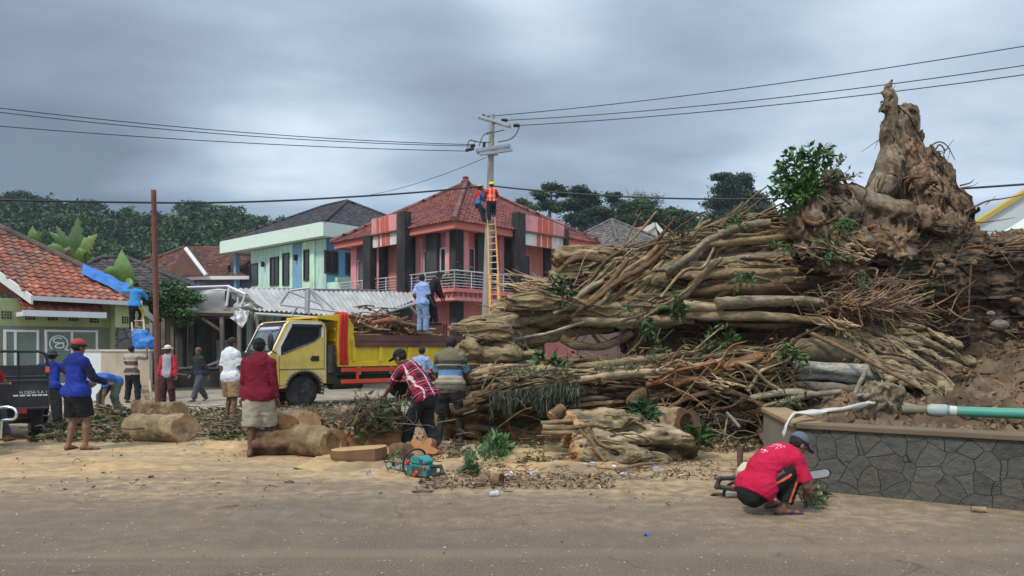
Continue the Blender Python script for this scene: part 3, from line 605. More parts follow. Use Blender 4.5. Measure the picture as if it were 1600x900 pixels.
def left_house():
    A = P(51, 461, 24); B = P(209, 470, 26.2); e1 = (B - A).normalized(); hz = Vector((-e1.y, e1.x, 0)).normalized()
    e1h = Vector((e1.x, e1.y, 0)).normalized(); pit = R(31); up = hz * math.cos(pit) + Vector((0, 0, math.sin(pit))); n = e1.cross(up).normalized()
    rp = lambda px, py: ray_plane(px, py, A, n)
    V_ = rp(-70, 372); R0 = rp(-70, 322); R1 = rp(142, 424)
    root = thing('green_house', 'single storey lime green house with orange clay tile roof', 'house', (0, 0, 0))
    g = Geo(); cols = [srgb(158, 92, 70), srgb(148, 82, 62), srgb(170, 106, 84), srgb(138, 80, 64), srgb(132, 90, 76)]
    Hr = R1.z; 
    def moss(u, v, p): return np.clip((p[2] - A.z) / (R0.z - A.z) * 1.55 - .35 + .55 * float(vn(np.array([p[0] * .9, p[1] * .9, p[2] * .9]))), 0, .95)
    tiles(g, [A, B, R1, R0, V_], cols, .27, .27, 9, .028, moss)
    # far side of the roof so that it closes
    bk = hz * 6; g.add([tuple(R0 - Vector((0, 0, .04))), tuple(R1 - Vector((0, 0, .04))), tuple(B - Vector((0, 0, .04))), tuple(B + bk + e1h * 1.0), tuple(R0 + bk + Vector((0, 0, -2.5)))], [[(0, 1, 2, 3, 4)]], srgb(120, 70, 52))
    ridge(g, R0 + n * .03, R1 + n * .03, .13, (.10, .075, .06), 3); ridge(g, R1 + n * .03, B + n * .03, .12, (.15, .085, .06), 4)
    g.build('roof', M_TILE, root)
    f = Geo(); dz = Vector((0, 0, 1)); f.bar(A - dz * .12, B - dz * .12 + e1h * .15, .06, .24, srgb(190, 188, 182), up=(0, 0, 1)) if False else None
    f.prism([A - dz * .17, B - dz * .17 + e1h * .1, B - dz * .02 + e1h * .1, A - dz * .02], -hz * .05, srgb(196, 194, 190)); f.prism([A - dz * .3 - hz * .05, A - dz * .02 - hz * .05, V_ - dz * .02 - hz * .05, V_ - dz * .34 - hz * .05], -e1h * .06, srgb(196, 196, 194))
    Bs = B + e1h * .1; f.prism([Bs - dz * .26, Bs - dz * .02, Bs + e1h * .9 + hz * .5 - dz * .62, Bs + e1h * .9 + hz * .5 - dz * .86], -hz * .05, srgb(190, 188, 184)); f.build('barge_board', M_TRIM, root)
    # walls: set back under the eave, parallel to it; the right hand bay stands forward
    wb = .9; O = A + hz * wb; O.z = 0; fr = Matrix(((e1h.x, hz.x, 0, O.x), (e1h.y, hz.y, 0, O.y), (0, 0, 1, 0), (0, 0, 0, 1))); I = fr.inverted()
    def hit(px, py, y=0.0): p0 = fr @ Vector((0, y, 0)); return I @ ray_plane(px, py, p0, hz)
    LIME = srgb(160, 172, 118); w = Geo(); x0 = hit(-40, 500).x; xs_ = hit(171, 500).x; x1 = hit(232, 500, -.6).x
    w.box((x0, 0, 0), (xs_, 5, 3.2), LIME, fr); w.box((xs_, -.6, 0), (x1, 5, 3.1), LIME, fr); w.build('wall', M_PAINT, root)
    ztop = hit(120, 511).z
    s = Geo(); s.box((x0, -.02, 0), (xs_ - .002, .0, ztop), srgb(118, 120, 100), fr); s.build('grey_dado', M_PAINT, root)
    st = Geo(); st.box((xs_ - .02, -.64, 0), (x1 + .02, -.6, ztop), (.14, .135, .12), fr); st.build('stone_cladding', stone_mat('cladding_stone', 2.6, (.09, .088, .08), (.17, .165, .15)), root)
    # windows with curtains
    M_CUR = mat('curtain_green', srgb(92, 130, 62), .9, .35, 6, stretch=(6, 6, .3))
    for (a, b, t, bt, ml, nm) in ((5, 60, 515, 610, 1, 0), (69, 152, 515, 600, 1, 1)):
        p0, p1 = hit(a, t), hit(b, bt); f = Geo(); fw = .07
        xa, xb, za, zb = p0.x, p1.x, p1.z, p0.z; xm = (xa + xb) / 2 if nm else xa + (xb - xa) * .32
        for (q0, q1, r0, r1) in ((xa, xa + fw, za, zb), (xb - fw, xb, za, zb), (xa + fw, xb - fw, zb - fw, zb), (xa + fw, xb - fw, za, za + fw), (xm - .035, xm + .035, za + fw, zb - fw)): f.box((q0, -.09, r0), (q1, -.01, r1), srgb(215, 215, 215), fr)
        o = f.build('window', M_TRIM, root)
        gl = Geo(); gl.box((xa + fw, -.05, za + fw), (xb - fw, -.045, zb - fw), (1, 1, 1), fr); gl.build('pane', mat('clear_pane', (.30, .33, .30), .08, .05, 1, spec=.7, alpha=.35), o)
        cu = Geo(); nx = 40; 
        for (c0, c1, zt) in ((xa + .08, xb - .08, zb),):
            xx_ = np.linspace(c0, c1, nx); yy_ = -.028 + .010 * np.sin(np.arange(nx) * 1.9); Vv = np.array([(x, y, z) for z in (za, zt) for x, y in zip(xx_, yy_)]); cu.add(xf(Vv, fr), [[(k, k + 1, nx + k + 1, nx + k) for k in range(nx - 1)]])
        cu.build('curtain', M_CUR, o, True)
    # emblem on the pane: a ring broken at the foot by two feet, an S and an 8 crossing inside
    em = Geo(); c = hit(91, 537); r = abs(hit(105, 537).x - hit(77, 537).x) / 2; yy = -.056
    def stroke(pts, wd):
        p = [fr @ Vector((c.x + x * r, yy, c.z + z * r)) for x, z in pts]; em.tube(p, wd * r, 5, (.8, .82, .8))
    stroke([(math.cos(t), math.sin(t)) for t in np.linspace(R(-48), R(228), 30)], .075); stroke([(-.68, -.76), (-1.15, -.8)], .075); stroke([(.68, -.76), (1.15, -.8)], .075)
    stroke(spline([(.35, .62), (-.1, .72), (-.55, .5), (-.4, .12), (.1, .12), (.5, -.05), (.55, -.4), (.1, -.55), (-.35, -.4), (-.2, -.1), (.3, .1), (.62, .1)], 40), .075); em.build('window_emblem', M_TRIM, root)
    # pierced vent bricks
    for (px, py, y) in ((10, 492, 0), (47, 494, 0), (82, 495, 0), (115, 496, 0), (147, 499, 0), (197, 500, -.6), (226, 500, -.6)):
        p = hit(px, py, y); v = Geo(); v.box((p.x - .14, y - .03, p.z - .12), (p.x + .14, y + .02, p.z + .12), (.02, .02, .018), fr)
        for k in range(1, 4): v.box((p.x - .14 + k * .07 - .008, y - .045, p.z - .12), (p.x - .14 + k * .07 + .008, y - .03, p.z + .12), srgb(150, 160, 110), fr); 
        for k in (1, 2): v.box((p.x - .14, y - .045, p.z - .12 + k * .08 - .008), (p.x + .14, y - .032, p.z - .12 + k * .08 + .008), srgb(150, 160, 110), fr)
        v.build('vent', M_PAINT, root)
    # awning roof over the window
    a, b = hit(34, 484, -.75), hit(165, 488, -.75); t0, t1 = hit(34, 462, -.05), hit(160, 466, -.05); aw = Geo(); za = a.z; zt = t0.z + .05
    q = [fr @ Vector((a.x, -.8, za)), fr @ Vector((b.x, -.8, za)), fr @ Vector((b.x - .1, .0, zt)), fr @ Vector((a.x, .0, zt))]; tiles(aw, q, [srgb(140, 78, 60), srgb(128, 70, 54), srgb(152, 92, 72)], .27, .26, 12, .028); o = aw.build('awning', M_TILE, root)
    f = Geo(); f.box((a.x, -.86, za - .2), (b.x, -.8, za - .005), srgb(215, 215, 215), fr); f.box((a.x, -.8, za - .2), (a.x + .05, 0, za - .06), srgb(200, 200, 200), fr); f.box((b.x - .05, -.8, za - .2), (b.x, 0, za - .06), srgb(200, 200, 200), fr); f.build('awning_fascia', M_TRIM, o)
    # blue tarpaulin over the hip
    tg = Geo(); rng = np.random.RandomState(4); nu, nv = 26, 10; T0, T1 = rp(128, 420), rp(206, 455); U0, U1 = rp(126, 432), rp(194, 464); Vv = []
    for j in range(nv):
        for i in range(nu):
            s_, t_ = i / (nu - 1), j / (nv - 1); top = T0.lerp(T1, s_) + n * .12; bot = U0.lerp(U1, s_); p = top.lerp(bot, t_) + n * (.09 + .05 * float(vn(np.array((s_ * 7, t_ * 4, 3.))))) + up * .09 * float(vn(np.array((s_ * 9, 2.2, t_ * .5)))); Vv.append(tuple(p))
    tg.add(Vv, [[(j * nu + i, j * nu + i + 1, (j + 1) * nu + i + 1, (j + 1) * nu + i) for j in range(nv - 1) for i in range(nu - 1)]]); o = tg.build('tarpaulin', mat('blue_tarp', srgb(48, 108, 178), .5, .12, 5, .2, 20), None, True); md = o.modifiers.new('thick', 'SOLIDIFY'); md.thickness = .015
    tag(o, 'bright blue crumpled tarpaulin laid over the right end of the orange roof', 'tarpaulin')
    return fr, hit, n
def stone_mat(name, scale, c0, c1, mortar=(.055, .05, .045), bw=.035):
    m = bpy.data.materials.new(name); m.use_nodes = True; nt = m.node_tree; N = nt.nodes.new; L = nt.links.new; b = nt.nodes['Principled BSDF']; b.inputs['Roughness'].default_value = .8
    tc = N('ShaderNodeTexCoord'); nz = N('ShaderNodeTexNoise'); nz.inputs['Scale'].default_value = 2.2; L(tc.outputs['Object'], nz.inputs['Vector'])
    wv = N('ShaderNodeVectorMath'); wv.operation = 'MULTIPLY_ADD'; L(nz.outputs['Color'], wv.inputs[0]); wv.inputs[1].default_value = (.16, .16, .16); L(tc.outputs['Object'], wv.inputs[2])
    def vor(feat):
        v = N('ShaderNodeTexVoronoi'); v.feature = feat; v.inputs['Scale'].default_value = scale; L(wv.outputs[0], v.inputs['Vector']); return v
    ve = vor('DISTANCE_TO_EDGE'); vc = vor('F1'); sp = N('ShaderNodeSeparateColor'); L(vc.outputs['Color'], sp.inputs[0])
    def mr(v, a, c, d=0, e=1):
        q = N('ShaderNodeMapRange'); q.inputs[1].default_value = a; q.inputs[2].default_value = c; q.inputs[3].default_value = d; q.inputs[4].default_value = e; L(v, q.inputs[0]); return q.outputs[0]
    def mix(f, a, c):
        x = N('ShaderNodeMix'); x.data_type = 'RGBA'; L(f, x.inputs[0])
        for i, v in ((6, a), (7, c)):
            if isinstance(v, tuple): x.inputs[i].default_value = (*v, 1)
            else: L(v, x.inputs[i])
        return x.outputs[2]
    n2 = N('ShaderNodeTexNoise'); n2.inputs['Scale'].default_value = 9; n2.inputs['Detail'].default_value = 6; n2.inputs['Roughness'].default_value = .65; L(tc.outputs['Object'], n2.inputs['Vector'])
    c = mix(sp.outputs[0], c0, c1); c = mix(mr(sp.outputs[1], .7, 1, 0, .5), c, (c1[0] * 1.25, c1[1] * .95, c1[2] * .7)); c = mix(mr(n2.outputs[0], .35, .75, 0, .75), c, (c1[0] * 1.15, c1[1] * 1.1, c1[2])); c = mix(mr(n2.outputs[0], .62, .75, 0, .6), c, tuple(v * .35 for v in c0)); edge = mr(ve.outputs['Distance'], bw * .3, bw); c = mix(edge, mortar, c)
    ln = N('ShaderNodeTexNoise'); ln.inputs['Scale'].default_value = .9; ln.inputs['Detail'].default_value = 5; L(tc.outputs['Object'], ln.inputs['Vector']); c = mix(mr(ln.outputs[0], .5, .75, 0, .55), c, (.13, .115, .085)); L(c, b.inputs['Base Color'])
    bp = N('ShaderNodeBump'); bp.inputs['Strength'].default_value = 1.0; bp.inputs['Distance'].default_value = .045; a = N('ShaderNodeMath'); a.operation = 'ADD'; L(edge, a.inputs[0]); L(n2.outputs[0], a.inputs[1]); L(a.outputs[0], bp.inputs['Height']); L(bp.outputs[0], b.inputs['Normal'])
    return m
LH = left_house()
def simple_house(name, label, pts, apexes, wallc, cols, eave, seed, fascia=WHT, tw=.35, Yh=0):
    """hip roof house from its four eave corners (ground plan, anticlockwise from the near one) and ridge points"""
    root = thing(name, label, 'house', (0, 0, 0)); c = [Vector((x, y, eave)) for x, y in pts]; ctr = sum(c, Vector()) / 4
    w = Geo(); q = [ctr + (v - ctr) * .86 for v in c]; w.prism([(v.x, v.y, 0) for v in q], (0, 0, eave + .05), wallc); w.build('wall', M_PAINT, root)
    g = Geo(); a0, a1 = [Vector(a) for a in apexes]
    tiles(g, [c[0], c[1], a0] if a0 == a1 else [c[0], c[1], a1, a0], cols, tw, tw, seed); tiles(g, [c[1], c[2], a1], cols, tw, tw, seed + 1); tiles(g, [c[2], c[3], a0] if a0 == a1 else [c[2], c[3], a0, a1], cols, tw, tw, seed + 2); tiles(g, [c[3], c[0], a0], cols, tw, tw, seed + 3)
    for p, r in ((c[0], a0), (c[1], a1), (c[2], a1), (c[3], a0), (a0, a1)):
        if (p - r).length > .1: ridge(g, p + Vector((0, 0, .05)), r + Vector((0, 0, .06)), .14, np.array(cols[0]) * 1.2, seed)
    g.build('roof', M_TILE, root)
    f = Geo()
    for i in range(4): a, b = c[i], c[(i + 1) % 4]; f.bar(a - Vector((0, 0, .16)), b - Vector((0, 0, .16)), .1, .28, fascia)
    f.build('fascia', M_TRIM, root); return root
# behind the green house: a dark tiled roof
def box_plan(cx, cy, w, d, rz): return [tuple((Matrix.Rotation(rz, 2) @ Vector((sx * w / 2, sy * d / 2))) + Vector((cx, cy))) for sx, sy in ((-1, -1), (1, -1), (1, 1), (-1, 1))]
DK4 = [(.05, .042, .04), (.07, .058, .052), (.085, .07, .062), (.04, .036, .036)]
pl = box_plan(P(190, 500, 36).x, 38.5, 8, 7, R(8)); e = 4.2; ap = P(160, 404, 38.5); ap2 = P(196, 404, 38.8)
simple_house('dark_roof_house', 'house with mottled dark tile roof behind the orange roof', pl, ((ap.x, ap.y, ap.z), (ap2.x, ap2.y, ap2.z)), (.3, .28, .25), DK4, e, 40)
BR4 = [srgb(98, 62, 50), srgb(86, 54, 44), srgb(112, 72, 58), srgb(78, 52, 46)]
cX = P(320, 500, 62).x; pl = box_plan(cX + 1.0, 64, 15, 9, R(-4)); e = P(300, 432, 60).z
a0 = P(285, 388, 64); a1 = P(395, 388, 64)
h = simple_house('brown_roof_house', 'house with brown tiled roof and white gable trim behind the rusty post', pl, ((a0.x, a0.y, a0.z), (a1.x, a1.y, a1.z)), srgb(96, 88, 110), BR4, e, 50)
g = Geo(); pk = P(290, 388, 60); l = P(322, 430, 59.2); l2 = P(258, 432, 59.2)
g.tube([pk, l], .16, 6, (.7, .7, .68)); tr = g.build('gable_trim', M_TRIM, h); g = Geo(); g.prism([pk, l, l2], (0, 2, -.2), BR4[1]); g.build('gable', M_TILE, h)
for px in (262, 322, 345): p = P(px, 440, 60.6); Geo().box((p.x - .25, p.y, 0), (p.x + .25, p.y + .3, p.z), srgb(130, 110, 170)).build('column', M_PAINT, h)
# right of the pink house
GR4 = [(.11, .095, .085), (.14, .12, .105), (.09, .08, .075), (.17, .15, .13)]
pl = box_plan(P(968, 500, 58).x, 60, 7.6, 7.6, R(38)); a = P(956, 344, 60); e = P(1005, 386, 58).z
simple_house('grey_roof_house', 'house with weathered grey tile pyramid roof beside the pink house', pl, ((a.x, a.y, a.z), (a.x, a.y, a.z)), (.15, .095, .085), GR4, e, 60, (.2, .17, .15))
def gable_house():
    root = thing('gable_house', 'small red roofed house with pale gable behind the grey roof', 'house', (0, 0, 0)); Yg = 74
    pk = P(1021, 350, Yg); l = P(1008, 366, Yg - 1.5); r = P(1044, 374, Yg - 1.5); l0 = P(985, 352, Yg + 6); g = Geo()
    bk = Vector((-4.2, 9, .3)); g.prism([pk, r, r - Vector((0, 0, .3)), pk - Vector((0, 0, .35))], bk, srgb(120, 62, 48)); lw = Vector((pk.x - 2.6, pk.y - 1, r.z)); g.prism([pk, pk - Vector((0, 0, .35)), lw - Vector((0, 0, .3)), lw], bk, srgb(150, 78, 56)); g.build('roof', M_TILE, root)
    w = Geo(); w.prism([(lw.x + .3, pk.y - .6, 0), (r.x - .3, pk.y - .6, 0), (r.x - .3, pk.y - .6, r.z - .3), (pk.x, pk.y - .6, pk.z - .4), (lw.x + .3, pk.y - .6, lw.z - .3)], bk * .9, (.45, .42, .38)); w.build('wall', M_PAINT, root)
    t = Geo(); t.bar(pk + Vector((0, -.7, -.1)), r + Vector((0, -.3, -.1)), .12, .35, (.6, .58, .55)); t.bar(pk + Vector((0, -.7, -.1)), lw + Vector((0, -.3, -.1)), .12, .35, (.6, .58, .55)); t.build('trim', M_TRIM, root)
gable_house()
def right_building():
    root = thing('white_gable_building', 'white building with yellow edged gable at the right edge', 'building', (0, 0, 0)); Y0 = 24
    a = P(1522, 348, Y0); b = P(1680, 248, Y0); dz = Vector((0, 0, 1)); g = Geo(); d = Vector((0, .5, 0))
    g.prism([a, b, b - dz * .16, a - dz * .16], Vector((0, .35, 0)), srgb(176, 150, 66)); g.build('yellow_edge', M_TRIM, root)
    g = Geo(); g.prism([a - dz * .17 + d * .2, b - dz * .17 + d * .2, b - dz * .95 + d * .2, P(1540, 366, Y0) + d * .2 + Vector((.2, 0, -.15)), a - dz * .3 + d * .2], (0, .2, 0), srgb(184, 192, 190)); g.build('fascia', M_TRIM, root)
    g = Geo(); c = P(1560, 380, Y0 + 1.2); e = P(1690, 300, Y0 + 1.2); g.prism([(c.x, c.y, 0), (e.x, e.y, 0), (e.x, e.y, e.z), (c.x, c.y, c.z)], (0, 7, 0), srgb(205, 210, 206)); g.build('wall', M_PAINT, root)
right_building()
# ---------------------------------------------------------------- wrecked stall, metal roof, walls
def stall():
    Y0 = 29; root = thing('market_stall', 'wrecked open timber stall with torn grey sheet cladding', 'stall', (0, 0, 0)); WD = srgb(122, 112, 98); T = lambda px, py, Y=Y0: P(px, py, Y)
    t = Geo(); zt = T(250, 492).z
    for px, Y in ((256, Y0), (347, Y0), (374, Y0), (300, Y0 + 2.5), (270, Y0 + 3), (335, Y0 + 3), (402, Y0 + 1)): p = T(px, 560, Y); Geo().bar((p.x, p.y, 0), (p.x, p.y, zt - .02), .14, .14, WD).build('post', M_WOOD, root)
    b = Geo(); a, c = T(232, 490), T(378, 492); b.bar(a, c, .14, .12, WD); b.bar(T(236, 486, Y0 - .15), T(380, 488, Y0 - .15), .09, .08, srgb(150, 140, 125)); b.bar(T(316, 497), T(346, 517), .1, .1, WD); b.bar(T(240, 495, Y0 + 3), T(380, 495, Y0 + 3), .12, .12, WD)
    for px in (270, 300, 330, 360): b.bar(T(px, 489), T(px, 493, Y0 + 3), .08, .1, srgb(90, 80, 70))
    b.build('beam', M_WOOD, root)
    def sheet(pts, name, col, th=.02, seed=0, amp=.05, n=14):
        """buckled sheet through four corners"""
        a, b_, c, d = [np.array(tuple(p)) for p in pts]; u = np.linspace(0, 1, n); Vv = []; nn = np.cross(b_ - a, d - a); nn /= np.linalg.norm(nn)
        for v in u:
            for s_ in u: p = (a * (1 - s_) + b_ * s_) * (1 - v) + (d * (1 - s_) + c * s_) * v; Vv.append(p + nn * amp * float(vn(np.array((s_ * 5 + seed, v * 4, seed * 1.7)))))
        g = Geo(); g.add(Vv, [[(j * n + i, j * n + i + 1, (j + 1) * n + i + 1, (j + 1) * n + i) for j in range(n - 1) for i in range(n - 1)]], col); o = g.build(name, M_METAL, root, True); md = o.modifiers.new('thick', 'SOLIDIFY'); md.thickness = th; return o
    GS = srgb(150, 150, 150)
    sheet((T(250, 490), T(360, 491), T(358, 450), T(276, 451)), 'cladding_sheet', GS, seed=1, amp=.12)
    sheet((T(352, 492), T(412, 482, Y0 - .5), T(384, 458, Y0 - .5), T(356, 452)), 'torn_sheet', srgb(158, 156, 152), seed=2, amp=.2)
    sheet((T(360, 497, Y0 - .6), T(378, 512, Y0 - .9), T(392, 487, Y0 - .7), T(370, 480, Y0 - .5)), 'hanging_sheet', srgb(165, 165, 165), seed=3, amp=.1)
    d = Geo(); d.box((T(353, 0).x, Y0 - .12, T(0, 480).z), (T(374, 0).x, Y0 - .06, T(0, 455).z), (.015, .015, .015)); d.build('opening_shade_panel', M_TRIM, root)  # solid near-black sheet paints the darkness inside the gap
    f = Geo(); f.tube([T(354, 478, Y0 - .15), T(358, 450, Y0 - .15)], .05, 6, (.65, .65, .65)); f.tube([T(356, 447, Y0 - .1), T(384, 460, Y0 - .4)], .05, 6, (.7, .7, .7)); f.tube([T(384, 458, Y0 - .4), T(376, 480, Y0 - .3)], .04, 6, (.7, .7, .7)); f.tube([T(374, 455, Y0 - .2), T(370, 478, Y0 - .2)], .03, 6, (.7, .7, .7)); f.tube([T(272, 450), T(358, 447)], .05, 6, (.6, .6, .58)); f.build('edge_trim', M_TRIM, root)
    # dim back and side panels, shelves
    k = Geo(); p0, p1 = T(238, 0, Y0 + 3.4), T(405, 0, Y0 + 3.4)
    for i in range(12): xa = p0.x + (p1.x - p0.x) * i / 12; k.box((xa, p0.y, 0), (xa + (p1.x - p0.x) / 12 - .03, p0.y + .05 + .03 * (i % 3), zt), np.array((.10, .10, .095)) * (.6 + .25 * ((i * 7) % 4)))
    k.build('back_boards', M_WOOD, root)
    r = Geo(); r.prism([T(236, 488), T(382, 489), T(392, 474, Y0 + 3.6), T(245, 474, Y0 + 3.6)], (0, 0, .05), srgb(120, 118, 112)); r.build('roof', M_METAL, root)
    s = Geo(); q = T(290, 590, Y0 + .9); 
    s.box((q.x - .8, q.y, 0), (q.x + 1.9, q.y + .6, .75), (.06, .055, .05)); s.box((q.x - .9, q.y - .05, .75), (q.x + 2.0, q.y + .7, .8), srgb(120, 112, 100)); s.box((q.x + 1.2, q.y + .1, .8), (q.x + 1.9, q.y + .6, 1.9), (.22, .22, .23)); s.build('counter', M_WOOD, root)
    Y1 = Y0 - .8
    for k, (x0, y0, x1, y1, w_, lab) in enumerate(((248, 585, 300, 572, .2, 'broken plank leaning low against the stall counter'), (325, 571, 352, 560, .22, 'pale plank slanting up at the right of the stall'), (255, 580, 292, 586, .12, 'thin grey plank lying on the rubble by the stall'))):
        o = Geo().bar(T(x0, y0, Y1 - .1 * k), T(x1, y1, Y1 + .35), w_, .05, srgb(150, 140, 128)).build('plank', M_WOOD, None); tag(o, lab, 'plank', 'planks at the wrecked stall')
stall()
def awning_roof():
    root = thing('metal_shelter', 'long shelter with pale corrugated metal roof and dark interior', 'shelter', (0, 0, 0))
    a, b = P(405, 491, 27.5), P(655, 459, 31.5); n = 110; g = Geo()
    fa, fb = P(378, 455, 31), P(575, 458, 37); bk0, bk1 = P(370, 452, 34), P(655, 456, 38)
    fl, fr_ = P(470, 494, 28.4), P(648, 466, 31.0); e = P(378, 457, 29.5)
    L0, L1 = P(395, 470, 27.8), P(652, 463, 30.6); f0, f1 = P(545, 497, 27.2), P(652, 467, 30.6)
    A0, A1, B1, B0 = P(430, 494, 27.0), P(652, 469, 31.0), P(648, 457.5, 37), P(366, 450, 34)
    A0 = P(560, 496, 27.0); C0 = P(400, 486, 28.0)
    # surface: back edge B0-B1, front edge C0-A0-A1, corrugated across
    nu, nv = 150, 12; Vv = []; Cc = []
    for j in range(nv):
        t = j / (nv - 1)
        for i in range(nu):
            s = i / (nu - 1); fr = C0.lerp(A0, s / .55) if s < .55 else A0.lerp(A1, (s - .55) / .45); p = fr.lerp(B0.lerp(B1, s), t); p.z += .035 * math.sin(i * math.pi / 2) + .05 * float(vn(np.array((s * 6, t * 3, 1.)))); Vv.append(tuple(p)); Cc.append(np.array(srgb(178, 174, 168)) * (1 + .18 * vn(np.array((s * 40, t * 5, 4.)))))
    g.add(Vv, [[(j * nu + i, j * nu + i + 1, (j + 1) * nu + i + 1, (j + 1) * nu + i) for j in range(nv - 1) for i in range(nu - 1)]], np.array(Cc)); g.build('roof', M_METAL, root)
    f = Geo(); f.tube([A0 - Vector((0, 0, .1)), A1 - Vector((0, 0, .1))], .07, 6, srgb(170, 168, 165)); f.tube([C0 - Vector((0, 0, .1)), A0 - Vector((0, 0, .1))], .06, 6, srgb(170, 168, 165)); f.build('edge_beam', M_TRIM, root)
    for q in (A0, A1, C0, A0.lerp(A1, .5)): Geo().tube([(q.x, q.y + .2, 0), (q.x, q.y + .2, q.z - .12)], .06, 8, srgb(120, 118, 115)).build('post', M_METAL, root)
    Geo().bar(P(640, 478, 31.2), P(654, 494, 31.5), .12, .08, srgb(190, 190, 185)).build('brace', M_METAL, root)
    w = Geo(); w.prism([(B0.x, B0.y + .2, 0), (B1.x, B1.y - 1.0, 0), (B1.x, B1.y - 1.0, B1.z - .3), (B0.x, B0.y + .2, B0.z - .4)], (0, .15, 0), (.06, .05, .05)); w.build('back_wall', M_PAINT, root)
    # broad grey gutter board behind, in front of the mint house
    g = Geo(); g.prism([P(262, 449, 34.5), P(590, 452, 38.5), P(590, 463, 38.5), P(262, 457, 34.5)], (0, .2, 0), srgb(120, 118, 114)); g.build('gutter_board', M_METAL, root)
    # bent steel truss left standing in front of the roof
    tr = thing('bent_truss', 'bent grey steel truss frame standing behind the yellow cab', 'truss', (0, 0, 0)); Yt = 26.2; t = Geo()
    def rod(a, b, r=.045, dy=0): t.tube([P(*a, Yt), P(*b, Yt + dy)], r, 6, srgb(165, 168, 172))
    for a, b in (((438, 475), (452, 454)), ((452, 454), (484, 450)), ((484, 450), (523, 484)), ((438, 476), (528, 487)), ((482, 452), (480, 490)), ((452, 455), (500, 475)), ((466, 478), (456, 492)), ((484, 452), (508, 486)), ((478, 455), (478, 490))): rod(a, b, .045 if a[0] != 482 else .08)
    t.build('truss_frame', M_METAL, tr, True)
    # pale plaster wall and door openings below the roof at the left end
    r2 = thing('shop_front', 'pale mint shop wall with dark doorway behind the cab', 'wall', (0, 0, 0)); Yw = 30.5; g = Geo(); p, q = P(385, 0, Yw), P(470, 0, Yw)
    g.box((p.x, Yw, 0), (q.x, Yw + .2, P(0, 487, Yw).z), srgb(170, 200, 185)); g.build('wall', M_PAINT, r2)
    for (x0, x1, y0) in ((398, 409, 500), (440, 462, 492)): Geo().box((P(x0, 0, Yw).x, Yw - .05, 0), (P(x1, 0, Yw).x, Yw - .01, P(0, y0, Yw).z), srgb(40, 62, 70)).build('door', M_TRIM, r2)
    for x0 in (395, 413, 430): Geo().tube([(P(x0, 0, Yw - .3).x, Yw - .3, 0), (P(x0, 0, Yw - .3).x, Yw - .3, P(0, 478, Yw - .3).z)], .05, 6, srgb(140, 142, 145)).build('post', M_METAL, r2)
awning_roof()
def yard_wall():
    root = thing('yard_wall', 'low beige and white plaster wall in front of the green house', 'wall', (0, 0, 0)); Yw = 22.4; g = Geo()
    p, q, r = P(118, 0, Yw), P(158, 0, Yw), P(241, 0, Yw + .3); zt = P(0, 549, Yw).z; g.box((p.x, Yw, 0), (q.x, Yw + .15, zt), srgb(205, 208, 205)); g.box((q.x + .004, Yw, 0), (r.x, Yw + .16, zt + .0), srgb(176, 160, 140)); g.build('wall_panel', M_PAINT, root)
    g = Geo(); g.box((p.x - .02, Yw - .03, zt), (r.x + .03, Yw + .19, zt + .06), srgb(190, 180, 165)); g.build('coping', M_CONC, root)
yard_wall()
# blue sheet bundle hung behind the ladder
s = SDF(.03, .05); c = P(229, 538, 22.9); s.ell(c, (.42, .18, .42)); s.ell(c + Vector((-.25, 0, -.12)), (.3, .15, .3)); V, q = s.mesh(lambda p: .09 * fbm(p * 3.5, 3)); g = Geo(); g.add(V, [q]); o = g.build('tarpaulin_bundle', MATS['blue_tarp'], None, True); tag(o, 'crumpled blue tarpaulin bundle hung on the corner of the beige wall', 'tarpaulin')
def planter():
    """low stone-faced wall of the raised bed on the right"""
    c = G(1245, 764); zt = CH + (HZ - 662) / F * c.y; e = Vector((9.6, 7.0, 0)); e = G(1600, 799); d = (e - c).normalized(); e = c + d * 7.5; k = G(1192, 716); k = Vector((k.x, k.y, 0)); root = thing('planter_wall', 'low grey stone faced wall of the raised bed on the right', 'wall', (0, 0, 0))
    nrm = Vector((-d.y, d.x, 0)); nrm = nrm if nrm.y > 0 else -nrm; dl = (k - c).normalized(); th = .28; nl = Vector((dl.y, -dl.x, 0)); nl = nl if nl.x > 0 else -nl
    k = c + dl * 2.3
    g = Geo(); i1 = c + nrm * th + nl * 0
    # inner corner: offset both faces by th
    def isect(p, u, q, v): t = ((q - p).x * v.y - (q - p).y * v.x) / (u.x * v.y - u.y * v.x); return p + u * t
    ic = isect(c + nrm * th, d, c + nl * th, dl)
    g.prism([c, e, e + nrm * th, ic], (0, 0, zt - .05), (.1, .1, .1)); g.build('stone_face', stone_mat('planter_stone', 4.8, (.040, .042, .040), (.086, .084, .074), (.030, .027, .024), .018), root)
    g = Geo(); g.prism([c, ic, k + nl * th, k], (0, 0, zt - .05), srgb(120, 112, 100)); g.build('side_wall', M_CONC, root)
    g = Geo(); ov = .035; co = isect(c - nrm * ov, d, c - nl * ov, dl); ci = isect(c + nrm * (th + ov), d, c + nl * (th + ov), dl); z = Vector((0, 0, zt - .05)); h = Vector((0, 0, .055))
    g.prism([co + z, e - nrm * ov + z, e + nrm * (th + ov) + z, ci + z], h, srgb(104, 88, 70)); g.prism([co + z + h * .02, ci + z + h * .02, k + nl * (th + ov) + z + h * .02, k - nl * ov + z + h * .02], h * .96, srgb(150, 122, 88)); g.build('coping', M_CONC, root, bevel=.008)
    return c, d, nrm, dl, nl, zt
PLN = planter()
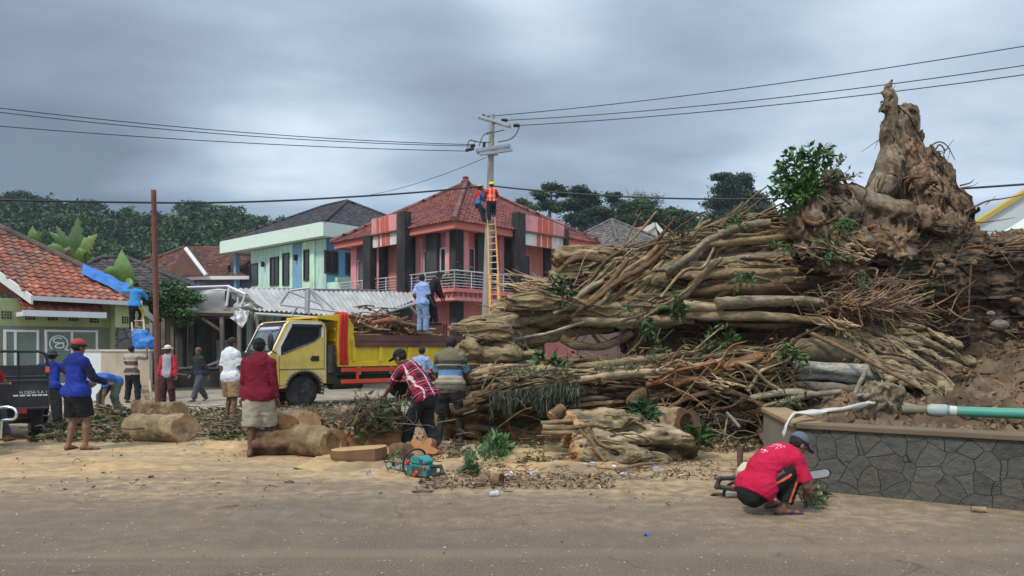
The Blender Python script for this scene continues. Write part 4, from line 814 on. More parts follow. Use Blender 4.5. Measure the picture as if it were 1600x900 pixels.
# ================================================================ pole, wires, ladders
M_RUST = mat('rusty_steel', srgb(112, 66, 52), .8, .3, 6, .3, 50, dirt=.6, dcol=(.06, .04, .035), ds=4)
M_BLKP = mat('black_plastic', (.018, .018, .02), .45, .15, 6)
M_WIRE = mat('wire_rubber', (.022, .022, .025), .6, .1, 2)
M_BAMB = mat('ladder_wood', attr=True, rough=.6, var=.2, vs=5)
M_GALV = mat('galvanised_steel', (.42, .44, .45), .45, .15, 5, metal=.5)
YP = 34.0
def utility_pole():
    b, t = P(757, 598, YP), P(769, 181, YP); b.z = 0; root = thing('utility_pole', 'tall grey concrete utility pole with steel crossarms in front of the pink house', 'utility pole', b)
    I = lambda v: v - b
    g = Geo(); g.tube([I(b), I(b.lerp(t, .5)), I(t)], [.24, .185, .12], 14, srgb(150, 142, 132)); g.build('pole_shaft', M_CONC, root, True)
    def arm(p, q, off, zoff=0, nm='crossarm'):
        g = Geo(); p, q = I(P(*p)), I(P(*q)); o = Vector((.0, off, 0)); g.bar(p - o, q - o, .1, .12); g.bar(p + o, q + o, .1, .12)
        for k in (.04, .5, .96): c = p.lerp(q, k); g.bar(c - o * 1.15, c + o * 1.15, .07, .05)
        return g.build(nm, M_GALV, root)
    arm((746, 182, 34.9), (797, 197, 33.0), .17); arm((745, 237, 33.5), (797, 229, 34.6), .22); arm((750, 241, 33.2), (800, 234, 34.2), .05)
    def ins(a, b_, nm='insulator'):
        a, b_ = I(P(*a)), I(P(*b_)); g = Geo(); n = 11; z = np.linspace(0, 1, n); pts = [a.lerp(b_, k) for k in z]; g.tube(pts, [.05 + .035 * (i % 2) for i in range(n)], 8); g.build(nm, M_BLKP, root, True)
    for a, b_ in (((755, 183, 34.6), (756, 179, 34.6)), ((760, 184, 34.4), (772, 181, 34.0)), ((784, 188, 33.8), (792, 188, 33.5)), ((803, 196, 33.2), (811, 196, 33.0)), ((756, 230, 33.6), (757, 222, 33.6)), ((728, 235, 33.0), (740, 232, 33.3)), ((735, 228, 33.6), (742, 227, 33.7))): ins(a, b_)
    g = Geo(); 
    for pts in ([(769, 205, 33.8), (757, 210, 33.7), (752, 218, 33.6), (749, 228, 33.6)], [(788, 203, 33.4), (775, 206, 33.7), (760, 210, 33.7)], [(812, 197, 33.0), (806, 210, 33.2), (796, 218, 33.4), (778, 222, 33.7)], [(744, 222, 33.4), (734, 219, 33.4), (730, 230, 33.2)], [(765, 223, 33.7), (750, 222, 33.6), (735, 219, 33.4)]): g.tube(spline([I(P(*q)) for q in pts], 14), .022, 5)
    g.build('jumper_cable', M_WIRE, root, True)
    g = Geo(); c = I(P(768, 241, YP)); g.tube([c - Vector((0, 0, .06)), c + Vector((0, 0, .06))], .19, 12); g.bar(c - Vector((.3, .1, 0)), c + Vector((.3, .1, 0)), .06, .06); g.build('clamp_band', M_GALV, root)
utility_pole()
def wire(label, pts, r, sag=.0, cat='wire', name='power_wire', group='power lines on the pole', n=40):
    q = [P(*p) for p in pts]; p = spline(q, n) if len(q) > 2 else np.array([tuple(q[0].lerp(q[1], k)) for k in np.linspace(0, 1, n)]); s = np.linspace(0, 1, n)
    if sag: p[:, 2] -= sag * 4 * s * (1 - s)
    g = Geo(); g.tube(p, r, 5); o = g.build(name, M_WIRE, None, True); tag(o, label, cat, group)
wire('uppermost of the three wires running from the pole top to the upper right', [(772, 181, 34), (1720, 52, 24)], .019, .25)
wire('middle of the three wires running from the pole top to the upper right', [(792, 188, 33.6), (1720, 84, 24)], .019, .3)
wire('lowest of the three wires running from the pole top to the upper right', [(811, 196, 33.0), (1720, 100, 24)], .019, .25)
wire('topmost of the wires running from the lower crossarm to the left edge', [(742, 226, 33.7), (-150, 150, 26)], .017, .30)
wire('second wire just under the topmost wire on the left side', [(738, 228, 33.4), (-150, 157, 26)], .017, .32)
wire('lowest bare wire from the lower crossarm to the left edge, below a close pair', [(728, 236, 33.0), (-150, 184, 26)], .017, .2)
wire('thick black cable sagging low across the left hills to the pole', [(-60, 311, 26), (120, 315, 27.5), (300, 317, 29), (430, 314, 30), (560, 307, 31.5), (660, 300, 32.5), (755, 291, 33.6)], .04, 0, 'cable', 'service_cable', 'cables on the pole')
wire('thick black cable running right from the linemen past the ridge trees', [(765, 290, 33.7), (820, 296, 33), (930, 305, 31.5), (1100, 311, 29), (1300, 308, 26), (1500, 295, 23.5), (1660, 284, 22)], .036, 0, 'cable', 'service_cable', 'cables on the pole')
wire('faint thin wire slanting down left from the pole behind the roofs', [(762, 245, 34.1), (580, 304, 48)], .014, .2)
wire('drop cable sloping from the linemen down over the red roof', [(775, 305, 33.6), (850, 340, 35), (935, 372, 38)], .022, 0, 'cable', 'service_cable', 'cables on the pole')
def ladder(name, label, a0, a1, b0, b1, n, r, rc, sc, grp=None, rr=.025):
    root = thing(name, label, 'ladder', a0, 0, grp)
    for p, q in ((a0, b0), (a1, b1)):
        g = Geo(); g.tube([p - a0, q - a0], [r, r * .85], 6, rc); g.build('rail', M_BAMB, root, True)
    for k in range(n):
        t = (k + .6) / n; p, q = a0.lerp(b0, t) - a0, a1.lerp(b1, t) - a0; g = Geo(); g.tube([p, q], rr, 6, sc); g.build('rung', M_BAMB, root, True)
OR = srgb(214, 150, 84)
a0, a1, b0, b1 = P(768, 600, 32.6), P(789, 600, 32.8), P(762, 338, 33.7), P(773, 336, 33.75)
ladder('extension_ladder', 'long orange extension ladder leaning on the utility pole under the linemen', a0, a1, b0, b1, 26, .05, OR, srgb(190, 185, 180))
a0, a1, b0, b1 = P(765, 598, 32.4), P(785, 598, 32.5), P(766, 430, 33.15), P(777, 430, 33.2)
o = thing('ladder_section', 'lower fly section of the orange ladder, shorter and in front', 'ladder', a0)
for p, q in ((a0, b0), (a1, b1)): Geo().tube([p - a0, q - a0], .045, 6, srgb(224, 160, 70)).build('rail', M_BAMB, o, True)
a0 = P(217, 626, 21.9); a1 = P(237, 626, 21.9); a0.z = a1.z = 0; b0 = P(203, 470, 24.6); b1 = P(221, 470, 24.6)
ladder('bamboo_ladder', 'pale bamboo ladder leaning against the eave of the green house', a0, a1, b0, b1, 11, .035, srgb(176, 150, 130), srgb(160, 140, 120))
b = P(247, 630, 21.4); b.z = 0; t = P(240, 297, 21.4); g = Geo(); g.tube([b - b, (t - b) * .5, t - b], [.082, .078, .07], 10, rough=.03); o = g.build('rusty_post', M_RUST, None, True, loc=None); o.location = b; tag(o, 'tall rust brown steel post standing beside the beige wall', 'post')
# ================================================================ dump truck and cargo trike
YEL = srgb(208, 180, 88); YEL2 = srgb(214, 180, 26); ORR = srgb(205, 62, 30)
M_CAR = mat('truck_paint', attr=True, rough=.38, var=.06, vs=2, dirt=.5, dcol=(.24, .17, .09), ds=2.2, spec=.5)
M_RUB = mat('tyre_rubber', (.022, .021, .02), .85, .3, 8, .4, 30, dirt=.5, dcol=(.16, .12, .08), ds=3)
M_DARK = mat('dark_metal', (.025, .024, .024), .6, .3, 5, dirt=.4, dcol=(.14, .1, .07), ds=2)
M_TINT = mat('tinted_glass', (.03, .035, .04), .07, .1, 1, spec=.8, alpha=.62)
M_CHROME = mat('chrome', (.7, .7, .7), .2, .05, 3, metal=.9)
def boolean(o, cutters):
    for c in cutters: md = o.modifiers.new('cut', 'BOOLEAN'); md.object = c; md.operation = 'DIFFERENCE'; md.solver = 'EXACT'
    bpy.context.view_layer.update(); dg = bpy.context.evaluated_depsgraph_get(); me = bpy.data.meshes.new_from_object(o.evaluated_get(dg)); me.name = o.name; o.modifiers.clear(); o.data = me
    for c in cutters: bpy.data.objects.remove(c)
def wheel(parent, c, r, w, side=-1, dual=False):
    """wheel with its axle along local y; side -1: outer face towards -y"""
    M = TR(c, 0, R(90)); g = Geo(); p = [(r * .62, -w / 2), (r * .9, -w / 2), (r * .985, -w * .38), (r, -w * .2), (r, w * .2), (r * .985, w * .38), (r * .9, w / 2), (r * .62, w / 2)]
    g.lathe(p, 32, M); t = g.build('wheel', M_RUB, parent, True)
    rg = Geo(); s = 1 if side < 0 else -1
    rg.lathe([(r * .63, s * w * .46), (r * .60, s * w * .30), (r * .42, s * w * .22), (r * .36, s * w * .34), (r * .2, s * w * .36), (r * .19, s * w * .5), (r * .02, s * w * .52)], 24, M, srgb(58, 56, 54))
    for k in range(6): a = k * math.pi / 3; rg.lathe([(.02, s * w * .3), (.02, s * w * .43), (.005, s * w * .44)], 6, M @ Matrix.Translation((r * .29 * math.cos(a), r * .29 * math.sin(a), 0)), (.15, .15, .15))
    rg.build('rim', mat('rim_paint', attr=True, rough=.6, var=.3, vs=8, dirt=.6, dcol=(.12, .09, .06), ds=6), t, True); return t
def dump_truck():
    root = thing('dump_truck', 'yellow dump truck loaded with cut branches, red cloth on its body', 'truck', (-6.25, 19, 0), R(40)); Wd = 1.9
    prof = [(.06, .52), (.0, .72), (.0, 1.2), (.05, 1.38), (.16, 1.5), (.50, 2.18), (.60, 2.27), (.75, 2.3), (1.48, 2.3), (1.6, 2.22), (1.64, 2.05), (1.64, .62)]
    arch = [(1.0 + .52 * math.cos(t), .44 + .52 * math.sin(t)) for t in np.linspace(R(8), R(172), 14)]
    arch = [(min(x, 1.638), max(z, .523)) for x, z in arch]
    poly = prof[:1] + prof[1:] + [q for q in arch if q[1] > .53] + [(.48, .525)]
    g = Geo(); g.prism([(x, 0, z) for x, z in poly][::-1], (0, Wd, 0), YEL); cab = g.build('cab', M_CAR, root, bevel=.0)
    c1 = Geo().prism([(.12, .08, .75), (.12, .08, 1.42), (.58, .08, 2.2), (1.54, .08, 2.2), (1.54, .08, .75)], (0, Wd - .16, 0), (.05, .05, .05)).build('cut', M_DARK)
    win = [(.40, 1.42), (.40, 1.62), (.70, 2.16), (1.46, 2.16), (1.46, 1.88), (1.3, 1.75)]
    c2 = Geo().prism([(x, -.1, z) for x, z in win], (0, Wd + .2, 0), (.05, .05, .05)).build('cut', M_DARK)
    c3 = Geo().prism([(.02, .14, 1.45), (.48, .14, 2.26), (.75, .14, 2.26), (.3, .14, 1.45)], (0, Wd - .28, 0), (.05, .05, .05)).build('cut', M_DARK)
    for c in (c1, c2, c3): c.parent = root
    bpy.context.view_layer.update(); boolean(cab, [c1, c2, c3]); md = cab.modifiers.new('bevel', 'BEVEL'); md.width = .018; md.segments = 2; md.limit_method = 'ANGLE'; md.angle_limit = R(40)
    # door: proud skin under the window with panel gaps, handle recess
    d = Geo(); dp = [(.36, .72), (.36, 1.40), (.40, 1.42), (1.3, 1.745), (1.5, 1.88), (1.56, 1.88), (1.56, 1.0), (1.5, .98), (.48, .98)]
    dp = [(.34, 1.02), (.34, 1.39), (1.29, 1.735), (1.47, 1.86), (1.56, 1.86), (1.56, 1.02)]
    d.prism([(x, -.014, z) for x, z in dp], (0, .014, 0), YEL); door = d.build('door', M_CAR, root, bevel=.008)
    l = Geo(); l.box((.33, -.006, 1.0), (1.57, .0, 1.015), (.08, .06, .02)); l.box((.32, -.006, .56), (.33, 0, 1.40), (.08, .06, .02)); l.box((1.57, -.006, .98), (1.58, 0, 2.2), (.10, .08, .03)); l.box((.05, -.006, .60), (.6, 0, .608), (.10, .08, .03)); l.build('panel_gap', M_TRIM, door)
    h = Geo(); h.prism([(1.2, -.022, 1.22), (1.17, -.022, 1.27), (1.22, -.022, 1.36), (1.42, -.022, 1.36), (1.42, -.022, 1.22)], (0, .012, 0), (1, 1, 1)); h.build('handle', M_BLKP, door)
    # black window surround and tinted panes
    f = Geo(); n = len(win); cx, cz = 1.0, 1.85; out = [(cx + (x - cx) * 1.05, cz + (z - cz) * 1.10) for x, z in win]
    for i in range(n):
        a, b = win[i], win[(i + 1) % n]; a2, b2 = out[i], out[(i + 1) % n]; f.prism([(a[0], -.02, a[1]), (b[0], -.02, b[1]), (b2[0], -.02, b2[1]), (a2[0], -.02, a2[1])], (0, .02, 0), (1, 1, 1))
    f.prism([(.66, -.05, 2.20), (1.5, -.05, 2.20), (1.5, -.05, 2.12), (.66, -.05, 2.12)], (0, .04, 0)); f.build('window_surround', M_BLKP, root)
    for y in (.02, Wd - .03):
        p = Geo().prism([(x, y, z) for x, z in win], (0, .008, 0)); p.build('side_window', M_TINT, root)
    ws = Geo(); a, b = Vector((.145, 0, 1.47)), Vector((.50, 0, 2.17)); nn = Vector((-(b - a).z, 0, (b - a).x)).normalized()
    wq = [Vector((q.x, y, q.z)) for q, y in ((a, .14), (a, Wd - .14), (b, Wd - .16), (b, .16))]; ws.prism([q + nn * .0 for q in wq], -nn * .008); ws.build('windshield', mat('windshield_glass', (.16, .20, .22), .08, .3, 2.5, spec=.8, alpha=.7), root)  # lighter bluish glass colour stands in for the sky's reflection
    sf = Geo(); 
    for i in range(4): p, q = wq[i], wq[(i + 1) % 4]; sf.bar(p + nn * .006, q + nn * .006, .07, .02, (1, 1, 1), up=nn)
    sf.build('windshield_seal', M_BLKP, root)
    bn = Geo(); q0, q1 = a.lerp(b, .80), a.lerp(b, .98); bn.prism([Vector((q0.x, .2, q0.z)) + nn * .012, Vector((q0.x, Wd - .2, q0.z)) + nn * .012, Vector((q1.x, Wd - .2, q1.z)) + nn * .012, Vector((q1.x, .2, q1.z)) + nn * .012], nn * .004, srgb(120, 125, 140))
    for k in range(11): y = .32 + k * .115; e0, e1 = a.lerp(b, .85), a.lerp(b, .93); bn.prism([Vector((e0.x, y, e0.z)) + nn * .018, Vector((e0.x, y + .085, e0.z)) + nn * .018, Vector((e1.x, y + .085, e1.z)) + nn * .018, Vector((e1.x, y, e1.z)) + nn * .018], nn * .003, srgb(205, 205, 215))
    bn.build('windshield_banner', M_TRIM, root)
    fr = Geo(); fr.box((-.03, .12, .95), (.0, Wd - .12, 1.30), srgb(205, 58, 30)); fr.box((-.045, .3, 1.0), (-.03, Wd - .3, 1.22), srgb(160, 40, 25)); fr.box((-.06, .02, .42), (.04, Wd - .02, .68), (.06, .055, .05)); fr.build('grille', M_CAR, root, bevel=.01)
    fr = Geo(); fr.box((-.02, .06, 1.30), (.05, Wd - .06, 1.46), (1, 1, 1)); fr.build('cowl', M_BLKP, root, bevel=.02)
    for y in (.1, Wd - .42): Geo().box((-.05, y, .72), (.02, y + .32, .93), (.75, .75, .72)).build('headlight', M_CHROME, root, bevel=.02)
    for y in (.42, Wd - .5): Geo().bar((.1, y, 1.5), (.22, y + .5 * (1 if y < 1 else 1), 1.62), .02, .02).build('wiper', M_BLKP, root)
    m = SDF(.02, .02); m.ell((.0, -.24, 1.72), (.07, .12, .24)); V, q = m.mesh(); g = Geo(); g.add(V, [q]); g.tube([(.3, -.02, 2.05), (.05, -.22, 1.98)], .015, 6); g.tube([(.25, -.02, 1.42), (.05, -.22, 1.5)], .015, 6); g.build('mirror', M_BLKP, root, True)
    # seat row, steering wheel and dashboard seen through the glass
    s = Geo(); s.box((.95, .15, .76), (1.45, Wd - .15, 1.25)); s.box((1.35, .2, 1.2), (1.5, .75, 1.95)); s.box((1.35, 1.05, 1.2), (1.5, 1.7, 1.95)); s.box((.14, .1, 1.15), (.42, Wd - .1, 1.45)); s.build('seat', M_BLKP, root, bevel=.03)
    # mudguard
    g = Geo(); pts = [(1.0 + .55 * math.cos(t), .44 + .55 * math.sin(t)) for t in np.linspace(R(-12), R(172), 18)]
    for i in range(17): a, b = pts[i], pts[i + 1]; g.prism([(a[0], -.05, a[1]), (b[0], -.05, b[1]), (1 + (b[0] - 1) * .9, -.05, .44 + (b[1] - .44) * .9), (1 + (a[0] - 1) * .9, -.05, .44 + (a[1] - .44) * .9)], (0, .5, 0), srgb(70, 66, 60))
    g.build('mudguard', M_CAR, root, True)
    wheel(root, (1.0, .16, .42), .42, .22); wheel(root, (1.0, Wd - .16, .42), .42, .22, 1)
    for y, sd in ((.18, -1), (.42, -1), (Wd - .42, 1), (Wd - .18, 1)): wheel(root, (5.0, y, .42), .42, .2, sd)
    # chassis, tank, air filter
    c = Geo(); c.box((.3, .5, .55), (6.5, .62, .78)); c.box((.3, Wd - .62, .55), (6.5, Wd - .5, .78)); c.box((4.9, .3, .36), (5.1, Wd - .3, .5)); c.box((.9, .3, .36), (1.1, Wd - .3, .48)); c.box((1.7, .1, .6), (2.0, Wd - .1, 1.5)); c.build('chassis', M_DARK, root)
    t = Geo(); t.tube([(1.78, .05, .9), (1.78, .05, 1.65)], .12, 10); t.tube([(1.95, .45, .62), (2.9, .45, .62)], .2, 12); t.build('fuel_tank', M_DARK, root, True)
    # orange side guard
    sg = Geo(); 
    for z in (.60, .92): sg.box((2.05, -.06, z), (4.35, -.02, z + .11), ORR)
    for x in (2.5, 3.8): sg.box((x, -.055, .6), (x + .09, -.01, 1.08), ORR)
    sg.build('side_guard', M_CAR, root, bevel=.01)
    # dump body
    x0, x1, zb, zs = 1.95, 6.85, 1.06, 1.88; b = Geo(); b.box((x0, -.05, zb), (x1, Wd + .05, zb + .08), YEL2); b.box((x0 + .35, -.05, zb + .08), (x1, .0, zs), YEL2); b.box((x0 + .35, Wd, zb + .08), (x1, Wd + .05, zs), YEL2); b.box((x1 - .05, .004, zb + .08), (x1, Wd - .004, zs), YEL2)
    b.box((x0 + .36, -.075, zb + .005), (x1, -.051, zb + .14), YEL2); b.box((x0 + .36, -.08, zs - .12), (x1, -.051, zs), YEL2)
    for x in (2.36, 3.2, 4.15, 4.75, 5.7): b.box((x, -.10, zb + .143), (x + .12, -.052, zs - .123), YEL2)
    b.box((4.27, -.07, zb + .15), (4.75, -.052, zs - .14), srgb(210, 165, 20)); b.build('dump_body', M_CAR, root, bevel=.012)
    hb = Geo(); hp = [(x0, zb), (x0, 2.30), (1.35, 2.36), (1.35, 2.43), (2.12, 2.50), (2.28, 2.40), (2.42, 2.18), (2.42, zb)]
    hb.prism([(x, -.06, z) for x, z in hp], (0, .12, 0), YEL2); hb.prism([(x, Wd - .06, z) for x, z in hp], (0, .12, 0), YEL2); hb.box((x0, .064, zb), (x0 + .06, Wd - .064, 2.3), YEL2); hb.prism([(x0 - .6, .064, 2.37), (x0 + .15, .064, 2.44), (x0 + .15, .064, 2.49), (x0 - .6, .064, 2.42)], (0, Wd - .13, 0), YEL2)
    for z in (1.4, 1.75, 2.05): hb.box((x0 - .05, .064, z), (x0, Wd - .064, z + .07), YEL2)
    for z in (1.9, 2.0): hb.box((x0 + .02, -.075, z), (x0 + .3, -.0601, z + .03), srgb(190, 150, 20))
    hb.build('headboard', M_CAR, root, bevel=.012)
    br = Geo(); br.box((2.44, -.115, 1.60), (6.6, -.075, 1.94), srgb(92, 62, 54)); br.box((2.44, -.12, 1.762), (6.6, -.1155, 1.768), (.02, .015, .012)); br.box((5.2, Wd - .25, 1.9), (6.6, Wd - .2, 2.35), srgb(100, 62, 52)); br.build('side_board', M_WOOD, root)
    tl = Geo(); tl.tube(spline([(6.86, -.03, 1.1), (7.0, -.03, 1.3), (6.9, -.03, 1.6)], 8), .09, 8, YEL2); tl.build('tail_bracket', M_CAR, root, True)
    # red cloth draped over the headboard
    n, m = 16, 30; path = spline([(1.85, 0, 2.36), (1.98, 0, 2.50), (2.12, 0, 2.53), (2.12, -.09, 2.45), (2.08, -.11, 2.0), (2.07, -.12, 1.5), (2.1, -.11, 1.12)], m); Vv = []
    for j in range(m):
        for i in range(n): s = i / (n - 1) - .5; p = path[j].copy(); f_ = j / m; p[0] += s * (.20 + .07 * f_); p[1] += (-.02 * math.sin(s * 16 + 2 * f_) - .015 * math.sin(s * 31)) * (f_ > .3) + (.3 * (1 - f_ / .3) * abs(s) if f_ < .3 else 0); p[2] += .02 * math.sin(s * 14); Vv.append(p)
    g = Geo(); g.add(Vv, [[(j * n + i, j * n + i + 1, (j + 1) * n + i + 1, (j + 1) * n + i) for j in range(m - 1) for i in range(n - 1)]]); o = g.build('red_cloth', mat('red_cloth', srgb(188, 48, 34), .8, .15, 6, .2, 40), None, True); o.matrix_world = TR((-6.25, 19, 0), R(40)); md = o.modifiers.new('thick', 'SOLIDIFY'); md.thickness = .012
    tag(o, 'red orange cloth draped over the headboard of the yellow truck', 'cloth')
    # the load
    rng = np.random.RandomState(8); g = Geo()
    for k in range(430):
        x = rng.uniform(2.55, 6.3); y = rng.uniform(.15, 1.75); top = 1.9 + 1.0 * math.exp(-((x - 3.5) / 1.3) ** 2) * (1 - .5 * abs(y - .9)); z = rng.uniform(1.5, 1) * 0 + rng.uniform(1.45, top); a = rng.normal(0, .5) + (math.pi if rng.rand() < .5 else 0); l = rng.uniform(.4, 1.3); d = np.array((math.cos(a), .5 * math.sin(a), rng.normal(0, .16))) * l / 2
        c = np.array((np.clip(x, 2.5 + abs(d[0]), 6.6 - abs(d[0])), np.clip(y, .1 + abs(d[1]), 1.8 - abs(d[1])), z)); bend = rng.normal(size=3) * .07; col = np.array([srgb(150, 120, 92), srgb(120, 84, 62), srgb(170, 138, 100), srgb(96, 76, 60), srgb(150, 92, 66)][rng.randint(5)]) * rng.uniform(.6, 1.1)
        r = rng.choice([.015, .025, .04, .07], p=[.35, .35, .2, .1]); g.tube(spline([c - d, c + bend, c + d], 6), [r, r * 1.05, r, r, r * .95, r * .8], 6, col, rough=.15, seed=k, capcol=srgb(190, 150, 105))
    Cc = np.stack([rng.uniform(2.6, 6.2, 900), rng.uniform(.1, 1.8, 900), rng.uniform(1.75, 2.3, 900)], -1); Cc[:, 2] = 1.75 + 1.4 * (Cc[:, 2] - 1.75) * np.exp(-((Cc[:, 0] - 3.6) / 1.4) ** 2); V, q = leafs(Cc, .14, rng, .4); lc = leafcol(900, (.09, .07, .04), rng, .5); gr = np.repeat(rng.rand(900) < .25, 4); lc[gr] = np.array((.05, .09, .03)); g.add(V, [q], lc)
    o = g.build('branch_load', mat('cut_branch', attr=True, rough=.85, var=.3, vs=9, bump=.3, bs=60), None, True); o.matrix_world = TR((-6.25, 19, 0), R(40)); tag(o, 'heap of cut brown branches and roots loaded on the truck bed', 'branches', None, 'stuff')
    return root
dump_truck()
TRK = TR((-6.25, 19, 0), R(40))
def cargo_trike():
    c = P(8, 692, 12.5); root = thing('cargo_trike', 'black three wheeled cargo trike with tubular frame, seen from behind', 'trike', (c.x, 12.5, 0), R(31)); T = lambda px, py, y=0.0: Vector(((px - 800) / F * (12.5 + y) - c.x, y, CH + (HZ - py) / F * (12.5 + y)))
    bx = Geo(); x0, x1 = T(-60, 0).x, .62; z0, z1 = T(0, 642).z, T(0, 592).z; bx.box((x0, 0, z0), (x1, .03, z1), (.02, .02, .022)); bx.box((x0, .03, z0), (x0 + .03, 1.5, z1), (.02, .02, .022)); bx.box((x1 - .03, .03, z0), (x1, 1.5, z1), (.02, .02, .022)); bx.box((x0 + .03, .03, z0), (x1 - .03, 1.5, z0 + .03), (.02, .02, .022)); bx.box((x0, 1.5, z0), (x1, 1.53, z1 + .2), (.02, .02, .022))
    bx.box((x0, -.015, z1 - .05), (x1, 0, z1 - .02), (.05, .05, .055)); bx.box((x0, -.015, z0 + .02), (x1, 0, z0 + .05), (.05, .05, .055)); bx.build('cargo_box', mat('trike_paint', attr=True, rough=.4, var=.2, vs=4, dirt=.4, dcol=(.12, .09, .06), ds=3), root, bevel=.006)
    f = Geo(); zt = T(0, 549).z; f.tube(spline([(x0, 0, z1), (x0 + .02, 0, zt - .1), (x0 + .1, 0, zt), (x0 + .3, 0, zt), (x1 - .3, 0, zt), (x1 - .1, 0, zt - .015), (x1 - .03, 0, zt - .12), (x1 - .02, 0, z1)], 40), .024, 8); f.tube([T(25, 549), T(25, 592)], .02, 8); f.tube([(x1 - .02, 0, z1 + .25), (x1 - .02, 1.5, z1 + .2)], .018, 8); f.tube([(x0, 0, z1 + .03), (x1 - .02, 0, z1 + .03)], .018, 8); f.tube([T(-30, 549), T(-30, 592)], .02, 8); f.build('frame_rail', M_BLKP, root, True)
    r = T(64, 578); Geo().box((r.x - .03, -.03, r.z - .05), (r.x + .03, -.0, r.z + .05), srgb(220, 90, 30)).build('reflector', M_TRIM, root)
    lt = Geo()
    for k, (a, b) in enumerate(((8, 15), (17, 24), (26, 31), (33, 40), (41, 47), (48, 54))): p, q = T(a, 620), T(b, 617.5); p.x += .11; q.x += .11; lt.box((p.x, -.006, p.z), (q.x, -.001, q.z), (.45, .45, .45))
    tx = bpy.data.curves.new('lettering', 'FONT'); tx.body = 'H DESA S.A 1'; tx.size = .07; tx.extrude = .002; o = bpy.data.objects.new('tmp', tx); COL.objects.link(o); bpy.context.view_layer.update(); me = bpy.data.meshes.new_from_object(o.evaluated_get(bpy.context.evaluated_depsgraph_get())); bpy.data.objects.remove(o); o = bpy.data.objects.new('lettering', me); COL.objects.link(o); p = T(20, 616); o.location = (.20, -.004, p.z); o.rotation_euler = (R(90), 0, 0); o.parent = root; me.materials.clear(); me.materials.append(mat('white_letter', (.6, .6, .6), .6, .05, 2))
    lt.build('small_lettering', MATS['white_letter'], root)
    for x in (.44, T(-48, 0).x):
        M = TR((x, .45, .29), 0, 0, R(90)); g = Geo(); g.lathe([(.17, -.085), (.26, -.085), (.285, -.05), (.29, 0), (.285, .05), (.26, .085), (.17, .085)], 24, M); w = g.build('wheel', M_RUB, root, True); g = Geo(); g.lathe([(.17, -.06), (.05, -.04), (.05, .04), (.17, .06)], 16, M, (.3, .3, .3)); g.build('rim', MATS['rim_paint'], w, True)
    u = Geo(); u.box((x0 + .1, .2, .35), (x1 - .1, 1.4, z0 - .002)); u.tube([(T(-48, 0).x, .45, .29), (.44, .45, .29)], .04, 8); u.box((-.5, 1.4, .3), (-.25, 2.6, .62)); u.build('chassis', M_DARK, root)
    t = Geo(); p = T(31, 645); t.box((p.x - .06, -.02, p.z - .02), (p.x + .06, .06, p.z + .06), srgb(150, 30, 24)); t.build('tail_light', M_TRIM, root)
    M = TR((-.38, 2.75, .29), 0, 0, R(90)); g = Geo(); g.lathe([(.19, -.05), (.26, -.05), (.29, 0), (.26, .05), (.19, .05)], 20, M); g.build('wheel', M_RUB, root, True); g = Geo(); g.tube([(-.38, 2.75, .29), (-.38, 2.3, 1.0)], .03, 6); g.tube([(-.75, 2.2, 1.02), (0, 2.2, 1.02)], .02, 6); g.build('handlebar', M_BLKP, root)
cargo_trike()
def motorcycle():
    y0 = 11.4; c = P(-22, 700, y0); root = thing('motorcycle', 'parked motorcycle with chrome crash bar at the left edge', 'motorcycle', (c.x, y0, 0), R(-62)); g = Geo()
    for x in (-.62, .62):
        M = TR((x, 0, .29), 0, R(90)); g = Geo(); g.lathe([(.2, -.045), (.26, -.045), (.29, 0), (.26, .045), (.2, .045)], 24, M); w = g.build('wheel', M_RUB, root, True); g = Geo(); g.lathe([(.2, -.03), (.03, -.05), (.03, .05), (.2, .03)], 16, M, (.35, .35, .35)); g.build('rim', MATS['rim_paint'], w, True)
    s = SDF(.025, .05); s.cap((-.55, 0, .72), (.1, 0, .7), .12, .13); s.cap((.1, 0, .66), (.42, 0, .82), .13, .1); s.cap((-.1, 0, .42), (.2, 0, .42), .15, .15); s.cap((.45, 0, .85), (.66, 0, .4), .06, .05); V, q = s.mesh(); g = Geo(); g.add(V, [q], (.03, .03, .032)); g.build('body', MATS['trike_paint'], root, True)
    g = Geo(); g.tube([(.42, -.32, 1.02), (.42, .32, 1.02)], .02, 8); g.build('handlebar', M_BLKP, root)
    q = lambda px, py, y: Matrix.Rotation(-R(-62), 3, 'Z') @ (P(px, py, y) - Vector((c.x, y0, 0))); g = Geo(); g.tube(spline([q(-12, 640, 11.0), q(6, 636, 11.0), q(20, 638, 11.0), q(26, 646, 11.0), q(21, 655, 11.0), q(4, 657, 11.0), q(2, 665, 11.0), q(1, 685, 11.0)], 40), .022, 8); g.build('crash_bar', M_CHROME, root, True)
motorcycle()
# ================================================================ the fallen fig tree
M_BARK = mat('fig_bark', attr=True, rough=.88, var=.38, vs=1.0, bump=.55, bs=9, stretch=(2.2, 7, 7), dirt=.75, dcol=(.055, .038, .024), ds=1.1, spec=.2, streak=.5)
M_ROOT = mat('torn_root', attr=True, rough=.92, var=.40, vs=3.0, bump=1.0, bs=22, streak=.5, dirt=.45, dcol=(.045, .032, .024), ds=2.2, spec=.2)
M_CUT = mat('cut_wood', attr=True, rough=.85, var=.25, vs=5, bump=.3, bs=40, spec=.25)
M_SOIL = mat('loose_soil', attr=True, rough=.97, var=.35, vs=3.5, bump=1.0, bs=16, dirt=.5, dcol=(.10, .065, .04), ds=1.6, spec=.15)
TAN = (.33, .235, .130); KHA = (.255, .185, .098); BRN = (.155, .092, .050); GRY = (.26, .21, .14); RUS = (.24, .115, .052); DRK = (.048, .032, .021); PAL = (.38, .285, .17); CUTW = (.33, .20, .105); ORW = (.36, .17, .07)
BARKS = [TAN, KHA, BRN, GRY, KHA, TAN, BRN]
